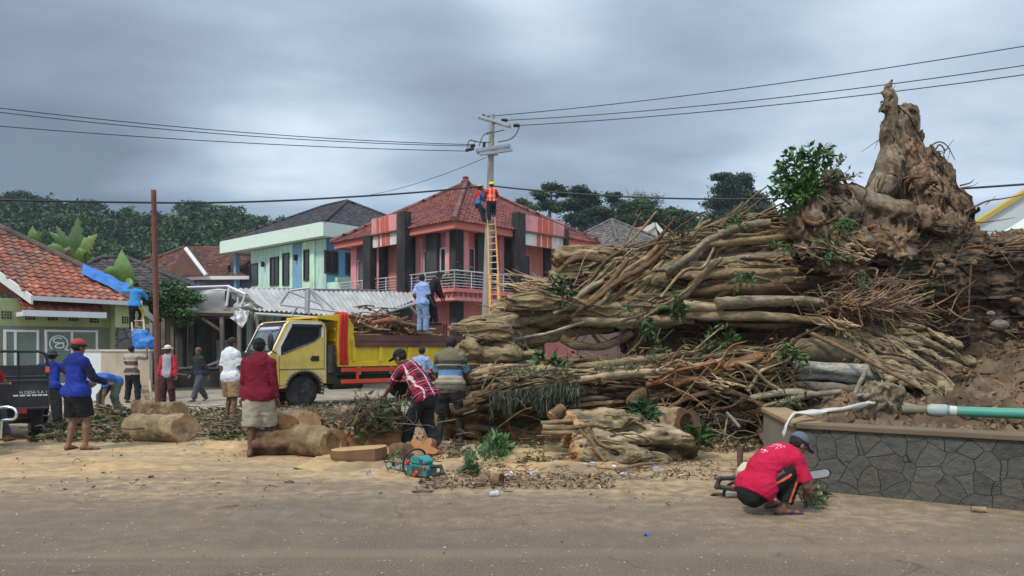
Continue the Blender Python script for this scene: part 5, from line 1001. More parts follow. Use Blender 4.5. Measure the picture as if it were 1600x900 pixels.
FT = thing('fallen_tree', 'huge fallen fig tree with bundled trunks and torn upturned roots', 'tree', (4.0, 13.2, 0))
FO = Vector((4.0, 13.2, 0))
def vcol_noise(V, cols, sc=1.4, seed=0):
    """blend a list of colours over space by noise"""
    t = np.clip((fbm(V * sc + seed, 4) * .75 + .5), 0, .999) * (len(cols) - 1); i = t.astype(int); f = (t - i)[:, None]; c = np.array(cols); return c[i] * (1 - f) + c[np.minimum(i + 1, len(cols) - 1)] * f
def limb(g, pts, Y, col, n=14, m=None, rough=.14, ridge=.10, seed=0, capcol=CUTW, wob=.0, squash=1.0):
    """pts: (px, py, radius px[, Y]) from the photo, at depth Y metres"""
    q = []; r = []
    for p in pts:
        y = p[3] if len(p) > 3 else Y; q.append(P(p[0], p[1], y)); r.append(p[2] * y / F)
    m = m or max(8, 5 * len(pts)); path = spline(q, m); rad = np.interp(np.linspace(0, len(pts) - 1, m), range(len(pts)), r)
    if wob: path += np.stack([vn(path * 1.1 + seed), vn(path * 1.1 + seed + 9), vn(path * 1.1 + seed + 5)], -1) * wob
    rad = rad * (1 + .10 * vn(path * 2.3 + seed)); path = path - np.array(tuple(FO)); c = np.array(col) * (1 + .22 * vn(path * 1.5 + seed))[:, None]
    g.tube(path, rad, n, c, True, rough, ridge, seed, capcol=capcol, squash=squash); return path

from mathutils.kdtree import KDTree
def vnorm(V, q):
    n = np.zeros_like(V); a = np.cross(V[q[:, 2]] - V[q[:, 0]], V[q[:, 3]] - V[q[:, 1]])
    for k in range(4): np.add.at(n, q[:, k], a)
    return n / (np.linalg.norm(n, axis=1, keepdims=True) + 1e-9)
class Skin:
    """lets roots creep over a surface"""
    def __init__(s, V, q):
        s.V = V; s.N = vnorm(V, q); s.kd = KDTree(len(V))
        for i, v in enumerate(V): s.kd.insert(v, i)
        s.kd.balance()
    def crawl(s, g, i, dirf, steps, step, r, col, seed, rng, lift=.25, n=7, taper=.5, wander=.35, capcol=CUTW):
        p = s.V[i].astype(float); d = None; path = []
        ph = rng.uniform(0, 9)
        for k in range(steps):
            co, j, _ = s.kd.find(p); nn = s.N[j]; c = np.array(co); path.append(c + nn * r * lift)
            t = np.array(dirf(c)) + wander * np.array((0, math.sin(ph + k * .7), math.cos(ph * 2 + k * .5))); t = t - nn * (t @ nn); t /= np.linalg.norm(t) + 1e-9
            d = t if d is None else (.65 * d + .35 * t); d /= np.linalg.norm(d) + 1e-9; p = c + d * step
        path = np.array(path); path[1:-1] = (path[:-2] + path[2:] + 2 * path[1:-1]) / 4; path[1:-1] = (path[:-2] + path[2:] + 2 * path[1:-1]) / 4
        m = len(path); rad = r * (1 + .16 * vn(path * 4 + seed)) * np.linspace(1, taper, m); rad[-1] *= .5; c = np.array(col) * (1 + .25 * vn(path * 2 + seed))[:, None]
        g.tube(path, rad, n, c, True, .15, .12, seed, capcol=capcol)
def tree_core():
    s = SDF(.045, .12)
    U = [(815, 492, 22, 15.0), (880, 478, 30, 15.0), (960, 462, 42, 14.9), (1050, 442, 55, 14.8), (1140, 428, 68, 14.7), (1240, 422, 76, 14.7), (1340, 430, 72, 14.8), (1420, 440, 60, 15)]
    Lw = [(730, 640, 42, 12.9), (800, 628, 42, 12.9), (900, 615, 42, 12.9), (1000, 606, 40, 12.9), (1100, 598, 38, 12.9), (1200, 590, 34, 13.0), (1320, 580, 34, 13.0), (1420, 575, 34, 13.2)]
    for C in (U, Lw):
        for a, b in zip(C, C[1:]): s.cap(P(a[0], a[1], a[3]) - FO, P(b[0], b[1], b[3]) - FO, a[2] * a[3] / F * 1.0, b[2] * b[3] / F * 1.0)
    s.cap(P(1290, 520, 14.8) - FO, P(1300, 600, 13.8) - FO, .55, .5); s.cap(P(1000, 540, 15.2) - FO, P(1250, 540, 15.0) - FO, .3, .5)
    V, q = s.mesh(lambda p: .17 * np.abs(fbm(p * (.55, 2.6, 2.6), 3, .6)) - .06 + .05 * fbm(p * (1.5, 9, 9), 2))
    g = Geo(); g.add(V, [q], vcol_noise(V * (.5, 2.2, 2.2), [(.10, .07, .045), (.16, .115, .068), KHA, BRN, (.22, .17, .10), (.12, .085, .05)], 1.3)); g.build('trunk', M_BARK, FT, True)
    rng = np.random.RandomState(77); sk = Skin(V, q); front = np.where((sk.N[:, 1] < .35) & (sk.N[:, 2] > -.75))[0]; gs = Geo()
    for k in range(900):
        i = front[rng.randint(len(front))]; x = V[i, 0] + FO.x; low = V[i, 2] < 1.35; r = float(np.clip(rng.lognormal(-4.0, .7), .006, .10)); sg = 1 if rng.rand() < .5 else -1
        slope = (.10 if low else .22) + rng.normal() * (.12 if low else .22); c = np.array(BARKS[rng.randint(7)]) * rng.uniform(.4, 1.2)
        if low and sk.N[i, 2] < -.1: c = c * .6  # shade under the lower trunk painted on its downward-facing roots
        sk.crawl(gs, i, lambda p: (sg, 0, sg * slope), rng.randint(9, 30), .10, r, c, k, rng, .3, 9 if r > .05 else 7)
    o = gs.build('creeping_roots', M_BARK, FT, True); o['kind'] = 'stuff'
    up = np.where((sk.N[:, 1] < .3) & (sk.N[:, 2] > -.1))[0]; n = 5200; i = up[rng.randint(len(up), size=n)]; Cc = V[i] + sk.N[i] * rng.uniform(.0, .12, (n, 1)) + rng.normal(size=(n, 3)) * .05; gd = Geo(); Vl, ql = leafs(Cc, .085, rng, .4, .3, .6); c = np.array([BRN, DRK, (.22, .15, .09), (.13, .10, .06), (.05, .07, .025), KHA])[rng.randint(6, size=n)] * rng.uniform(.5, 1.4, (n, 1)); gd.add(Vl, [ql], np.repeat(c, 4, 0))
    for k in range(420):
        j = up[rng.randint(len(up))]; p = V[j] + sk.N[j] * rng.uniform(0, .15); a = rng.normal(0, .5); l = rng.uniform(.15, .6); d = np.array((math.cos(a), rng.normal() * .3, math.sin(a))) * l; r = rng.uniform(.003, .011); gd.tube(spline([p - d, p + rng.normal(size=3) * .06, p + d], 7), r, 4, np.array([BRN, KHA, DRK, TAN][rng.randint(4)]) * rng.uniform(.7, 1.2), cap=False)
    o = gd.build('bark_debris', M_BARK, FT); o['kind'] = 'stuff'
tree_core()
def fused(name, groups, k=.05, h=.03, cols=None, amp=.05, creep=260, dr=(1, 0)):
    S_ = SDF(h, k)
    for pts, Y in groups:
        for a, b in zip(pts, pts[1:]): ya = a[3] if len(a) > 3 else Y; yb = b[3] if len(b) > 3 else Y; S_.cap(P(a[0], a[1], ya) - FO, P(b[0], b[1], yb) - FO, a[2] * ya / F, b[2] * yb / F)
    V, q = S_.mesh(lambda p: amp * fbm(p * (1.4, 5, 5) + 2, 3) + amp * 1.5 * np.abs(fbm(p * (1.6, 8, 8), 2)) - amp * .6 + .012 * vn(p * 16))
    g = Geo(); g.add(V, [q], vcol_noise(V * (.7, 2, 2), cols or [KHA, TAN, (.22, .17, .10), KHA, BRN, TAN], 1.7, 4) * (1 + .2 * vn(V * (2, 14, 14)))[:, None]); o = g.build(name, M_BARK, FT, True); sk = Skin(V, q); rng = np.random.RandomState(len(V) % 999); gs = Geo(); fr = np.where(sk.N[:, 1] < .4)[0]
    for k in range(creep):
        i = fr[rng.randint(len(fr))]; r = float(np.clip(rng.lognormal(-4.2, .6), .006, .05)); sg = 1 if rng.rand() < .5 else -1; sl = rng.normal() * .35 if rng.rand() < .8 else rng.normal() * 2; sk.crawl(gs, i, lambda p: (sg * dr[0], 0, sg * (dr[1] + sl)), rng.randint(6, 22), .08, r, np.array([KHA, TAN, BRN, DRK, GRY][rng.randint(5)]) * rng.uniform(.5, 1.2), k, rng, .35, 6)
    gs.build('clinging_roots', M_BARK, FT, True)['kind'] = 'stuff'; return o
def majors():
    fan = [((1330, 512), (1400, 555), (1470, 624), 8), ((1345, 508), (1410, 545), (1486, 612), 9), ((1350, 520), (1395, 570), (1452, 612), 7), ((1340, 518), (1385, 560), (1430, 600), 6), ((1370, 500), (1440, 530), (1518, 566), 8), ((1365, 510), (1430, 540), (1497, 574), 7), ((1380, 500), (1450, 520), (1500, 540), 6), ((1335, 525), (1372, 565), (1412, 596), 6), ((1360, 505), (1420, 560), (1480, 604), 6), ((1318, 520), (1352, 556), (1390, 590), 8)]
    L = [
        ([(880, 404, 17), (905, 404, 15.5), (935, 406, 16), (985, 403, 14), (1040, 394, 11), (1100, 380, 10), (1180, 370, 8)], 14.9, PAL),
        ([(870, 432, 13), (892, 427, 12), (925, 424, 12), (955, 420, 12), (1000, 411, 10), (1060, 404, 8)], 14.6, TAN),
        ([(876, 444, 16), (905, 443, 21), (945, 447, 20), (990, 452, 16), (1040, 455, 13), (1090, 450, 11)], 15.0, TAN),
        ([(790, 492, 25), (820, 489, 27), (868, 488, 25), (915, 488, 20), (970, 490, 15), (1040, 488, 12), (1088, 486, 11)], 14.2, TAN),
        ([(797, 472, 11), (840, 467, 14), (886, 470, 14), (920, 477, 14), (960, 490, 12), (1000, 500, 9), (1040, 503, 6)], 13.8, KHA),
        ([(893, 505, 7), (940, 505, 8), (1000, 503, 8), (1088, 499, 8)], 13.7, PAL),
        ([(1000, 470, 9), (1040, 467, 10), (1087, 464, 11)], 14.2, PAL), ([(985, 482, 8), (1040, 478, 8), (1087, 478, 9)], 14.0, TAN),
        ([(915, 470, 8), (945, 444, 9), (982, 418, 10), (1024, 398, 8)], 14.2, KHA), ([(940, 480, 9), (985, 447, 10), (1030, 424, 10), (1097, 400, 11)], 14.1, GRY),
        ([(930, 468, 4), (972, 432, 5), (1012, 400, 4)], 13.9, TAN), ([(960, 472, 5), (1005, 442, 6), (1050, 425, 6), (1090, 415, 5)], 13.8, KHA),
        ([(1040, 424, 5), (1075, 401, 6), (1105, 382, 7), (1155, 360, 7), (1200, 352, 6)], 13.7, GRY), ([(1100, 383, 5), (1150, 375, 6), (1215, 368, 6), (1260, 372, 6)], 13.7, KHA),
        ([(1090, 412, 8), (1150, 405, 9), (1240, 398, 10), (1300, 400, 8)], 13.8, GRY), ([(1092, 432, 10), (1160, 428, 9), (1240, 425, 9)], 13.7, KHA),
        ([(1092, 455, 9), (1140, 450, 10), (1210, 445, 9), (1280, 450, 8)], 13.7, BRN), ([(1120, 474, 9), (1180, 469, 9), (1250, 471, 8), (1290, 476, 7)], 13.4, GRY),
        ([(1092, 490, 8), (1150, 491, 7), (1230, 493, 7), (1292, 497, 6)], 13.5, TAN), ([(1088, 478, 10), (1105, 477, 9), (1128, 478, 9)], 13.5, PAL),
        ([(1130, 505, 4), (1200, 510, 5), (1270, 506, 5)], 13.6, BRN),
        ([(872, 528, 6), (900, 541, 6), (938, 544, 6), (962, 536, 6), (988, 520, 5)], 14.0, TAN), ([(800, 533, 7), (850, 527, 8), (905, 518, 7), (960, 512, 6)], 14.2, KHA),
        ([(790, 536, 3), (840, 522, 3), (880, 508, 3), (912, 500, 2)], 13.5, GRY), ([(905, 508, 2), (902, 520, 3), (896, 533, 2)], 14, KHA), ([(920, 510, 2), (928, 525, 3), (940, 540, 2)], 14.1, KHA), ([(985, 512, 3), (1000, 530, 3), (985, 545, 3)], 14.3, BRN),
        # left stub, hollow between its strands
        ([(712, 509, 6), (735, 505, 8), (770, 502, 10), (800, 503, 12)], 13.4, TAN), ([(708, 513, 5), (745, 513, 6), (790, 514, 9)], 13.2, KHA), ([(722, 503, 5), (760, 498, 6), (800, 497, 8)], 13.7, PAL), ([(730, 520, 5), (765, 519, 6), (795, 520, 7)], 13.2, BRN),
        ([(716, 546, 6), (750, 548, 7), (800, 543, 10)], 13.3, TAN), ([(722, 556, 6), (760, 560, 7), (805, 552, 9)], 13.2, KHA), ([(735, 562, 4), (775, 564, 6), (830, 555, 6)], 13.5, BRN), ([(725, 535, 5), (738, 540, 6), (745, 548, 5)], 13.1, KHA), ([(745, 532, 14, 14.2), (790, 530, 20, 14.2), (830, 525, 20, 14.4)], 14.2, DRK),
        ([(787, 512, 10), (797, 528, 11), (808, 545, 8)], 13.6, TAN),
        # lower trunk
        ([(700, 612, 14), (760, 600, 17), (830, 592, 17), (920, 582, 15), (1010, 572, 12), (1100, 562, 10)], 12.6, TAN), ([(705, 640, 26), (760, 626, 28), (830, 616, 24), (900, 608, 20)], 12.5, BRN),
        ([(908, 594, 6), (960, 590, 6), (1020, 584, 6), (1085, 576, 7), (1130, 566, 6)], 12.1, PAL), ([(830, 586, 5), (900, 573, 6), (990, 562, 6), (1080, 553, 6)], 12.4, KHA),
        ([(1010, 600, 6), (1060, 590, 7), (1110, 585, 7), (1150, 572, 8), (1190, 560, 7)], 12.1, RUS), ([(1000, 625, 4), (1050, 615, 5), (1110, 600, 6), (1160, 600, 5)], 12.1, BRN), ([(985, 632, 7), (992, 618, 8), (1010, 612, 7)], 12.0, BRN),
        ([(1040, 640, 3), (1075, 620, 4), (1120, 615, 4), (1170, 628, 3), (1195, 640, 3)], 11.8, BRN), ([(1060, 600, 6), (1090, 592, 6), (1105, 600, 5), (1135, 606, 5)], 11.9, RUS),
        ([(1090, 640, 4), (1140, 636, 5), (1190, 630, 4), (1230, 640, 4)], 12, BRN), ([(880, 622, 4), (940, 618, 4), (990, 610, 4)], 12.2, GRY), ([(860, 640, 3), (920, 630, 3), (975, 622, 3)], 12.2, KHA),
        ([(1172, 578, 13), (1240, 578, 14), (1320, 580, 14), (1400, 592, 13)], 12.4, (.30, .28, .235)), ([(1240, 548, 22), (1320, 553, 26), (1400, 572, 20)], 12.9, (.17, .13, .078)), ([(1180, 602, 8), (1250, 600, 9), (1330, 606, 9), (1390, 616, 7)], 12.2, (.16, .13, .10)),
        ([(1150, 622, 4), (1220, 612, 6), (1270, 618, 5), (1300, 628, 4)], 11.9, GRY), ([(1190, 635, 3), (1250, 624, 5), (1310, 612, 4)], 11.7, GRY),
    ]
    fuse = [0, 1, 2, 3, 4] + list(range(26, 37)); 
    fused('trunk_end', [(L[i][0], L[i][1]) for i in fuse], .07, .03, [KHA, TAN, (.30, .225, .125), KHA, (.19, .13, .07), TAN])
    fused('trunk_slab', [([(1070, 424, 14, 14.1), (1140, 416, 19, 13.9), (1230, 410, 20, 13.9), (1310, 414, 15, 13.9)], 14), ([(1085, 446, 9, 13.9), (1160, 440, 13, 13.8), (1250, 442, 11, 13.8)], 14), ([(935, 486, 12, 14.1), (1000, 482, 18, 13.9), (1070, 476, 18, 13.9), (1110, 476, 12, 13.9)], 14), ([(1000, 420, 10, 14.5), (1060, 408, 15, 14.3), (1130, 388, 15, 14.2), (1210, 372, 12, 14.2)], 14)], .08, .03, [KHA, TAN, BRN, KHA, (.2, .145, .08), TAN], .06, 240, (1, .1))
    fused('trunk_slab', [([(700, 608, 14, 12.7), (770, 600, 22, 12.5), (850, 594, 22, 12.45), (940, 588, 15, 12.4), (1020, 578, 9, 12.4)], 12.5), ([(890, 612, 12, 12.5), (970, 606, 14, 12.4), (1060, 598, 12, 12.4)], 12.5)], .08, .03, [TAN, KHA, (.32, .24, .135), KHA, BRN], .05, 160, (1, .1))
    fused('buttress', [([(*a, r * .95, 13.0), (*b, r * .95, 12.5), (*c, r * .8, 12.0)], 12) for a, b, c, r in fan], .012, .024, [(.22, .18, .105), (.29, .24, .145), (.17, .13, .075), (.25, .195, .115)], .03, 120, (.8, -.55))
    for k, (pts, Y, c) in enumerate(L):
        if k in fuse: continue
        if 1086 < pts[0][0] < 1100 and pts[0][2] > 6: pts = [(pts[0][0] - RNG.uniform(0, 70), pts[0][1] + RNG.uniform(-4, 6), pts[0][2] * .75)] + pts
        g = Geo(); limb(g, pts, Y, np.array(c) * RNG.uniform(.88, 1.1), 18 if max(p[2] for p in pts) > 10 else 10, seed=k, ridge=.24, rough=.26, wob=.07); g.build('limb', M_BARK, FT, True)
majors()
def strands():
    rng = np.random.RandomState(17); g = Geo()
    ut = [(780, 470), (860, 462), (872, 396), (1000, 388), (1060, 372), (1140, 345), (1240, 333), (1330, 352), (1420, 395)]; ub = [(780, 516), (900, 512), (1100, 508), (1290, 508), (1420, 500)]
    lt = [(690, 604), (723, 592), (800, 577), (900, 565), (1000, 557), (1100, 551), (1180, 545), (1300, 556), (1420, 580)]; lb = [(690, 690), (723, 676), (800, 646), (900, 640), (1000, 645), (1100, 640), (1200, 628), (1300, 618), (1420, 610)]
    def f(c, x): return np.interp(x, [a for a, b in c], [b for a, b in c])
    def lane(T, B, v, x0, x1, r, Y, bul, col, k, wig):
        n = 7; xs = np.linspace(x0, x1, n); ph = rng.uniform(0, 9); pts = []
        for i, x in enumerate(xs):
            vv = v + wig * math.sin(ph + i * rng.uniform(.5, 1.1)); y = f(T, x) * (1 - vv) + f(B, x) * vv; yy = Y - bul * math.sin(math.pi * np.clip(vv, .03, .97)) + .12 * rng.normal(); pts.append((x, y, r * (.75 + .4 * rng.rand()) * (.6 if i in (0, n - 1) and rng.rand() < .5 else 1), yy))
        limb(g, pts, Y, col, 8 if r > 3 else 6, 26 if r > 2 else 18, seed=k, ridge=.24, rough=.25, wob=.10)
    for k in range(230):      # upper bundle
        v = rng.uniform(0, 1) ** .9; left = 865 if v < .5 else 790; w = rng.uniform(60, 330); x0 = rng.uniform(left, 1260); 
        if rng.rand() < .16: x0 = 1089 + rng.uniform(-2, 3)
        x1 = min(x0 + w, 1330); r = np.clip(rng.lognormal(.6, .7), .5, 7); c = np.array(BARKS[rng.randint(7)]) * rng.uniform(.35, 1.15)
        if x0 > 1080 and rng.rand() < .5: c = np.array([BRN, GRY, (.20, .14, .085), DRK][rng.randint(4)]) * rng.uniform(.7, 1.2)
        lane(ut, ub, v, x0, x1, r, 14.75, .95 * (.5 + .5 * np.interp(x0, [800, 1100], [0, 1])), c, k, .05)
    for k in range(260):      # lower trunk
        v = rng.uniform(0, 1); x0 = rng.uniform(715, 1150); w = rng.uniform(60, 300); r = np.clip(rng.lognormal(.45, .65), .5, 5.5); c = np.array(BARKS[rng.randint(7)]) * rng.uniform(.4, 1.15)
        if v > .55: c = np.array([DRK, BRN, (.11, .08, .05)][rng.randint(3)]) * rng.uniform(.7, 1.2)  # lower strands take dark browns, painting the shade beneath the trunk
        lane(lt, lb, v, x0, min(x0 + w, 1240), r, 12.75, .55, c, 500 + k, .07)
    for k in range(70):       # loose brushwood heaped along the top edge
        x0 = rng.uniform(960, 1240); y = f(ut, x0) - rng.uniform(-12, 8); a = rng.normal(-.15, .45); l = rng.uniform(25, 90); Y = 14.3 + rng.normal() * .35; r = rng.uniform(.7, 3.2); limb(g, [(x0, y, r), (x0 + l * .5 * math.cos(a), y + l * .5 * math.sin(a) + rng.normal() * 3, r), (x0 + l * math.cos(a), y + l * math.sin(a), r * .7)], Y, np.array(BARKS[rng.randint(7)]) * rng.uniform(.55, 1.1), 6, 10, seed=900 + k)
    for k in range(50):       # limbs that cross the bundle aslant
        x0 = rng.uniform(870, 1075); y0 = rng.uniform(430, 508); a = rng.uniform(.25, .95); l = rng.uniform(50, 150); r = np.clip(rng.lognormal(.9, .6), .8, 7); x1, y1 = x0 + l * math.cos(a), y0 - l * math.sin(a); tt = f(ut, x1)
        if y1 < tt: l *= max(.2, (y0 - tt) / (y0 - y1)); x1, y1 = x0 + l * math.cos(a), y0 - l * math.sin(a)
        b_ = rng.normal() * 9; limb(g, [(x0 - 12, y0 + 3, r * .8), (x0 + (x1 - x0) * .3, y0 + (y1 - y0) * .3 + b_, r), (x0 + (x1 - x0) * .7, y0 + (y1 - y0) * .7 - b_ * .6, r), (x1, y1, r * .7)], 13.85 + .25 * rng.normal() + .6 * (450 - y0 > 0), np.array(BARKS[rng.randint(7)]) * rng.uniform(.5, 1.15), 8, 24, seed=3000 + k, ridge=.24, rough=.25, wob=.08)
    for k in range(150):      # torn, twisting roots over the right half of the lower trunk
        x0 = rng.uniform(1010, 1230); y0 = rng.uniform(560, 640); a = rng.normal(0, .7); l = rng.uniform(25, 90); r = np.clip(rng.lognormal(.4, .6), .6, 5); limb(g, [(x0, y0, r), (x0 + l * .35 * math.cos(a), y0 + l * .3 * math.sin(a) + rng.normal() * 8, r), (x0 + l * .7 * math.cos(a), y0 + l * .6 * math.sin(a) + rng.normal() * 8, r * .9), (x0 + l, y0 + l * math.sin(a), r * .4)], 12.1 + rng.normal() * .18, np.array([BRN, RUS, KHA, DRK, TAN][rng.randint(5)]) * rng.uniform(.5, 1.15), 7, 20, seed=3300 + k, ridge=.2, rough=.25, wob=.05)
    for k in range(120):      # dangling and crossing thin roots in the gaps
        reg = [(900, 1290, 505, 600, 13.9), (740, 1000, 600, 700, 12.3), (1030, 1240, 570, 670, 11.9), (1290, 1560, 380, 560, 13.2)][rng.randint(4)]; x = rng.uniform(reg[0], reg[1]); y = rng.uniform(reg[2], reg[3]); a = rng.uniform(-2.4, 2.4) * .6 + (math.pi / 2 if rng.rand() < .3 else 0); l = rng.uniform(20, 85); r = rng.uniform(.5, 1.6)
        limb(g, [(x, y, r), (x + l * .5 * math.cos(a) + rng.normal() * 5, y + l * .5 * math.sin(a) + rng.normal() * 5, r), (x + l * math.cos(a), y + l * math.sin(a), r * .6)], reg[4] + rng.normal() * .25, np.array([BRN, KHA, DRK, RUS][rng.randint(4)]) * rng.uniform(.7, 1.2), 5, 10, seed=1200 + k)
    o = g.build('aerial_roots', M_BARK, FT, True); o['kind'] = 'stuff'
    g = Geo()
    for k in range(520):      # shredded fibrous root mass
        x = 1355 + rng.normal() * 42; y = 478 + rng.normal() * 15 + (x - 1355) * .10; a = rng.normal(.1, .55); l = rng.uniform(14, 60); r = rng.uniform(.4, 1.6); c = np.array([(.24, .14, .08), (.19, .115, .07), (.30, .20, .12), (.13, .08, .05)][rng.randint(4)]) * rng.uniform(.7, 1.2); Y = 13.05 - .55 * math.exp(-((y - 478) / 16) ** 2 - ((x - 1355) / 50) ** 2) + rng.normal() * .1
        limb(g, [(x, y, r), (x + l * .5 * math.cos(a), y + l * .5 * math.sin(a) + rng.normal() * 4, r), (x + l * math.cos(a), y + l * math.sin(a), r * .6)], Y, c, 5, 8, seed=2000 + k, rough=0, ridge=0)
    for k in range(170):      # pale splinters where limbs tore
        sx, sy, sw, sh, sY = ((838, 447, 18, 7, 14.3), (1310, 507, 15, 3, 12.55), (1318, 393, 22, 6, 12.95), (1120, 602, 14, 5, 11.85))[0 if k < 90 else 1 + k % 3]; a = rng.uniform(-.9, .9); x, y = sx + rng.normal() * sw, sy + rng.normal() * sh; l = rng.uniform(12, 34); r = rng.uniform(.8, 2.4); c = np.array((.47, .33, .19)) * rng.uniform(.7, 1.15); limb(g, [(x + l * .4, y + l * .1, r), (x, y, r * 1.1), (x - l * .7 * math.cos(a), y - l * .55 * math.sin(a + .5), r * .3)], sY + rng.normal() * (.25 if k < 90 else .06), c, 5, 7, seed=2600 + k, rough=0, ridge=0)
    o = g.build('torn_fibres', M_ROOT, FT, True); o['kind'] = 'stuff'
strands()
def root_plate():
    s = SDF(.032, .035); C = lambda px, py, Y=14.2: P(px, py, Y) - FO; u = lambda r, Y=14.2: r * Y / F
    def c(a, b, ra, rb, Y=14.2, Y2=None): s.cap(C(*a, Y), C(*b, Y2 or Y), u(ra), u(rb))
    # spire
    c((1385, 136), (1389, 168), 9, 14); c((1377, 145), (1386, 172), 7, 9); c((1390, 176), (1402, 200), 14, 24); c((1398, 205), (1405, 235), 24, 25); c((1420, 172), (1424, 195), 6, 9); c((1405, 230), (1415, 262), 26, 30); c((1430, 208), (1436, 214), 6, 5)
    c((1405, 250), (1425, 290), 32, 42); c((1428, 290), (1450, 345), 38, 50); c((1465, 280), (1480, 330), 17, 24); c((1393, 235), (1378, 290), 14, 24, 14.0); c((1378, 290), (1352, 315), 22, 14, 13.9); c((1440, 350), (1470, 380), 50, 50); c((1440, 255), (1488, 330), 24, 30); c((1440, 232), (1470, 262), 6, 5)
    # lump with the leaning limb
    c((1298, 280), (1290, 300), 15, 22, 13.6); c((1290, 300), (1320, 335), 24, 30, 13.6); c((1268, 318), (1262, 345), 22, 26, 13.5); c((1262, 345), (1275, 385), 27, 30, 13.4); c((1330, 300), (1400, 330), 13, 15, 13.5); c((1400, 330), (1480, 352), 16, 18, 13.5); c((1310, 340), (1390, 360), 26, 30, 13.8)
    # wide torn plate
    for a, b, ra, rb, Y in (((1300, 380), (1400, 385), 24, 34, 13.6), ((1400, 390), (1500, 395), 38, 36, 14.0), ((1500, 395), (1620, 405), 34, 36, 14.2), ((1340, 430), (1450, 440), 40, 52, 14.0), ((1450, 440), (1620, 450), 58, 60, 14.6), ((1480, 500), (1640, 505), 44, 46, 14.6), ((1380, 460), (1420, 510), 30, 30, 13.6), ((1290, 405), (1330, 420), 18, 22, 13.3), ((1420, 548), (1660, 548), 34, 40, 15.0), ((1540, 380), (1620, 395), 16, 20, 14.0)): c(a, b, ra, rb, Y)
    def nf(p):
        w = p + np.array(tuple(FO), f4); px = 800 + w[:, 0] / w[:, 1] * F; py = HZ - (w[:, 2] - CH) / w[:, 1] * F; lo = np.clip((py - 360) / 30, 0, 1)
        a = 1 - .75 * np.clip((1398 + (py - 200) * .28 - px) / 18, 0, 1) * (py > 200) * (py < 335) * (px > 1335)
        v = .12 * np.abs(fbm(p * (4.5, 4.5, 1.7) + 3, 3, .6)) + .13 * np.abs(fbm(p * (11, 11, 3.5), 2, .6)); hz_ = .20 * np.abs(fbm(p * (1.6, 4, 5) + 3, 3, .6)) + .12 * np.abs(fbm(p * (4, 9, 11), 2, .6))
        return a * (v * (1 - lo) + hz_ * lo - .07 + .035 * vn(p * 19)) + .08 * fbm(p * 2.0, 2)
    V, q = s.mesh(nf)
    n = len(V); W_ = V + np.array(tuple(FO)); px = 800 + W_[:, 0] / W_[:, 1] * F; py = HZ - (W_[:, 2] - CH) / W_[:, 1] * F
    col = vcol_noise(V, [DRK, (.10, .07, .048), (.15, .108, .072), (.19, .11, .062), (.13, .092, .062), (.18, .14, .095), (.08, .058, .042)], 2.6, 3.0)
    smooth = np.clip(1 - np.maximum(np.abs(px - (1405 + (py - 200) * .12)) / 26, 0), 0, 1) * (py < 265) * 1.0; smooth = np.maximum(smooth, ((px < 1395) & (px > 1330) & (py > 225) & (py < 330)) * .8)
    b = vcol_noise(V, [(.20, .155, .10), (.25, .20, .13), (.16, .12, .078)], 1.2, 5); col = col * (1 - smooth[:, None]) + b * smooth[:, None]
    lump = np.clip((1440 - px) / 60, 0, 1) * np.clip((400 - py) / 25, 0, 1) * (py > 300) * (px < 1440) * .55; b = vcol_noise(V, [(.22, .175, .11), BRN, (.26, .22, .15), (.10, .075, .05)], 1.8, 8); col = col * (1 - lump[:, None]) + b * lump[:, None]
    # ochre and rust wood where the plate broke, shade of the big hollow painted in as dark brown
    rim = np.exp(-((py - 385) / 22) ** 2) * (px < 1430) * (px > 1300) + np.exp(-((px - (1462 + (py - 300) * .35)) / 26) ** 2) * (py > 215) * (py < 350) * .9; rim = np.clip(rim * (.6 + vn(V * 3.3)), 0, 1)[:, None]; col = col * (1 - rim) + np.array((.27, .17, .10)) * rim
    hollow_shade = np.clip(np.exp(-((py - 455) / 45) ** 2) * np.clip((px - 1400) / 60, 0, 1), 0, 1)[:, None] * .55; col = col * (1 - hollow_shade) + np.array((.055, .038, .027)) * hollow_shade
    g = Geo(); g.add(V, [q], col); g.build('root_plate', M_ROOT, FT, True)
    g = Geo(); rng = np.random.RandomState(23)
    for k in range(130):      # broken root ends and flakes over the plate
        i = rng.randint(n); p = V[i]; d = rng.normal(size=3); d[1] -= .9; d /= np.linalg.norm(d); l = rng.uniform(.08, .32); r = rng.uniform(.012, .05); cc = np.array([RUS, BRN, (.30, .20, .12), DRK, (.20, .15, .10)][rng.randint(5)]) * rng.uniform(.6, 1.2); g.tube(spline([p - d * .06, p + d * l * .5 + rng.normal(size=3) * .04, p + d * l + rng.normal(size=3) * .06], 6), [r, r, r * .9, r * .8, r * .6, r * .3], 6, cc, rough=.2, seed=k)
    sk = Skin(V, q); fr = np.where(sk.N[:, 1] < .3)[0]; top = np.array(tuple(C(1392, 140)))
    def fld(p):
        a = 800 + (p[0] + FO.x) / (p[1] + FO.y) * F; b = HZ - (p[2] - CH) / (p[1] + FO.y) * F
        if b < 350 and a > 1345: t = top - p; return t / (np.linalg.norm(t) + .1)
        if b < 400 and a < 1420: return np.array((-.75, 0, .55))
        return np.array((1, 0, .12))
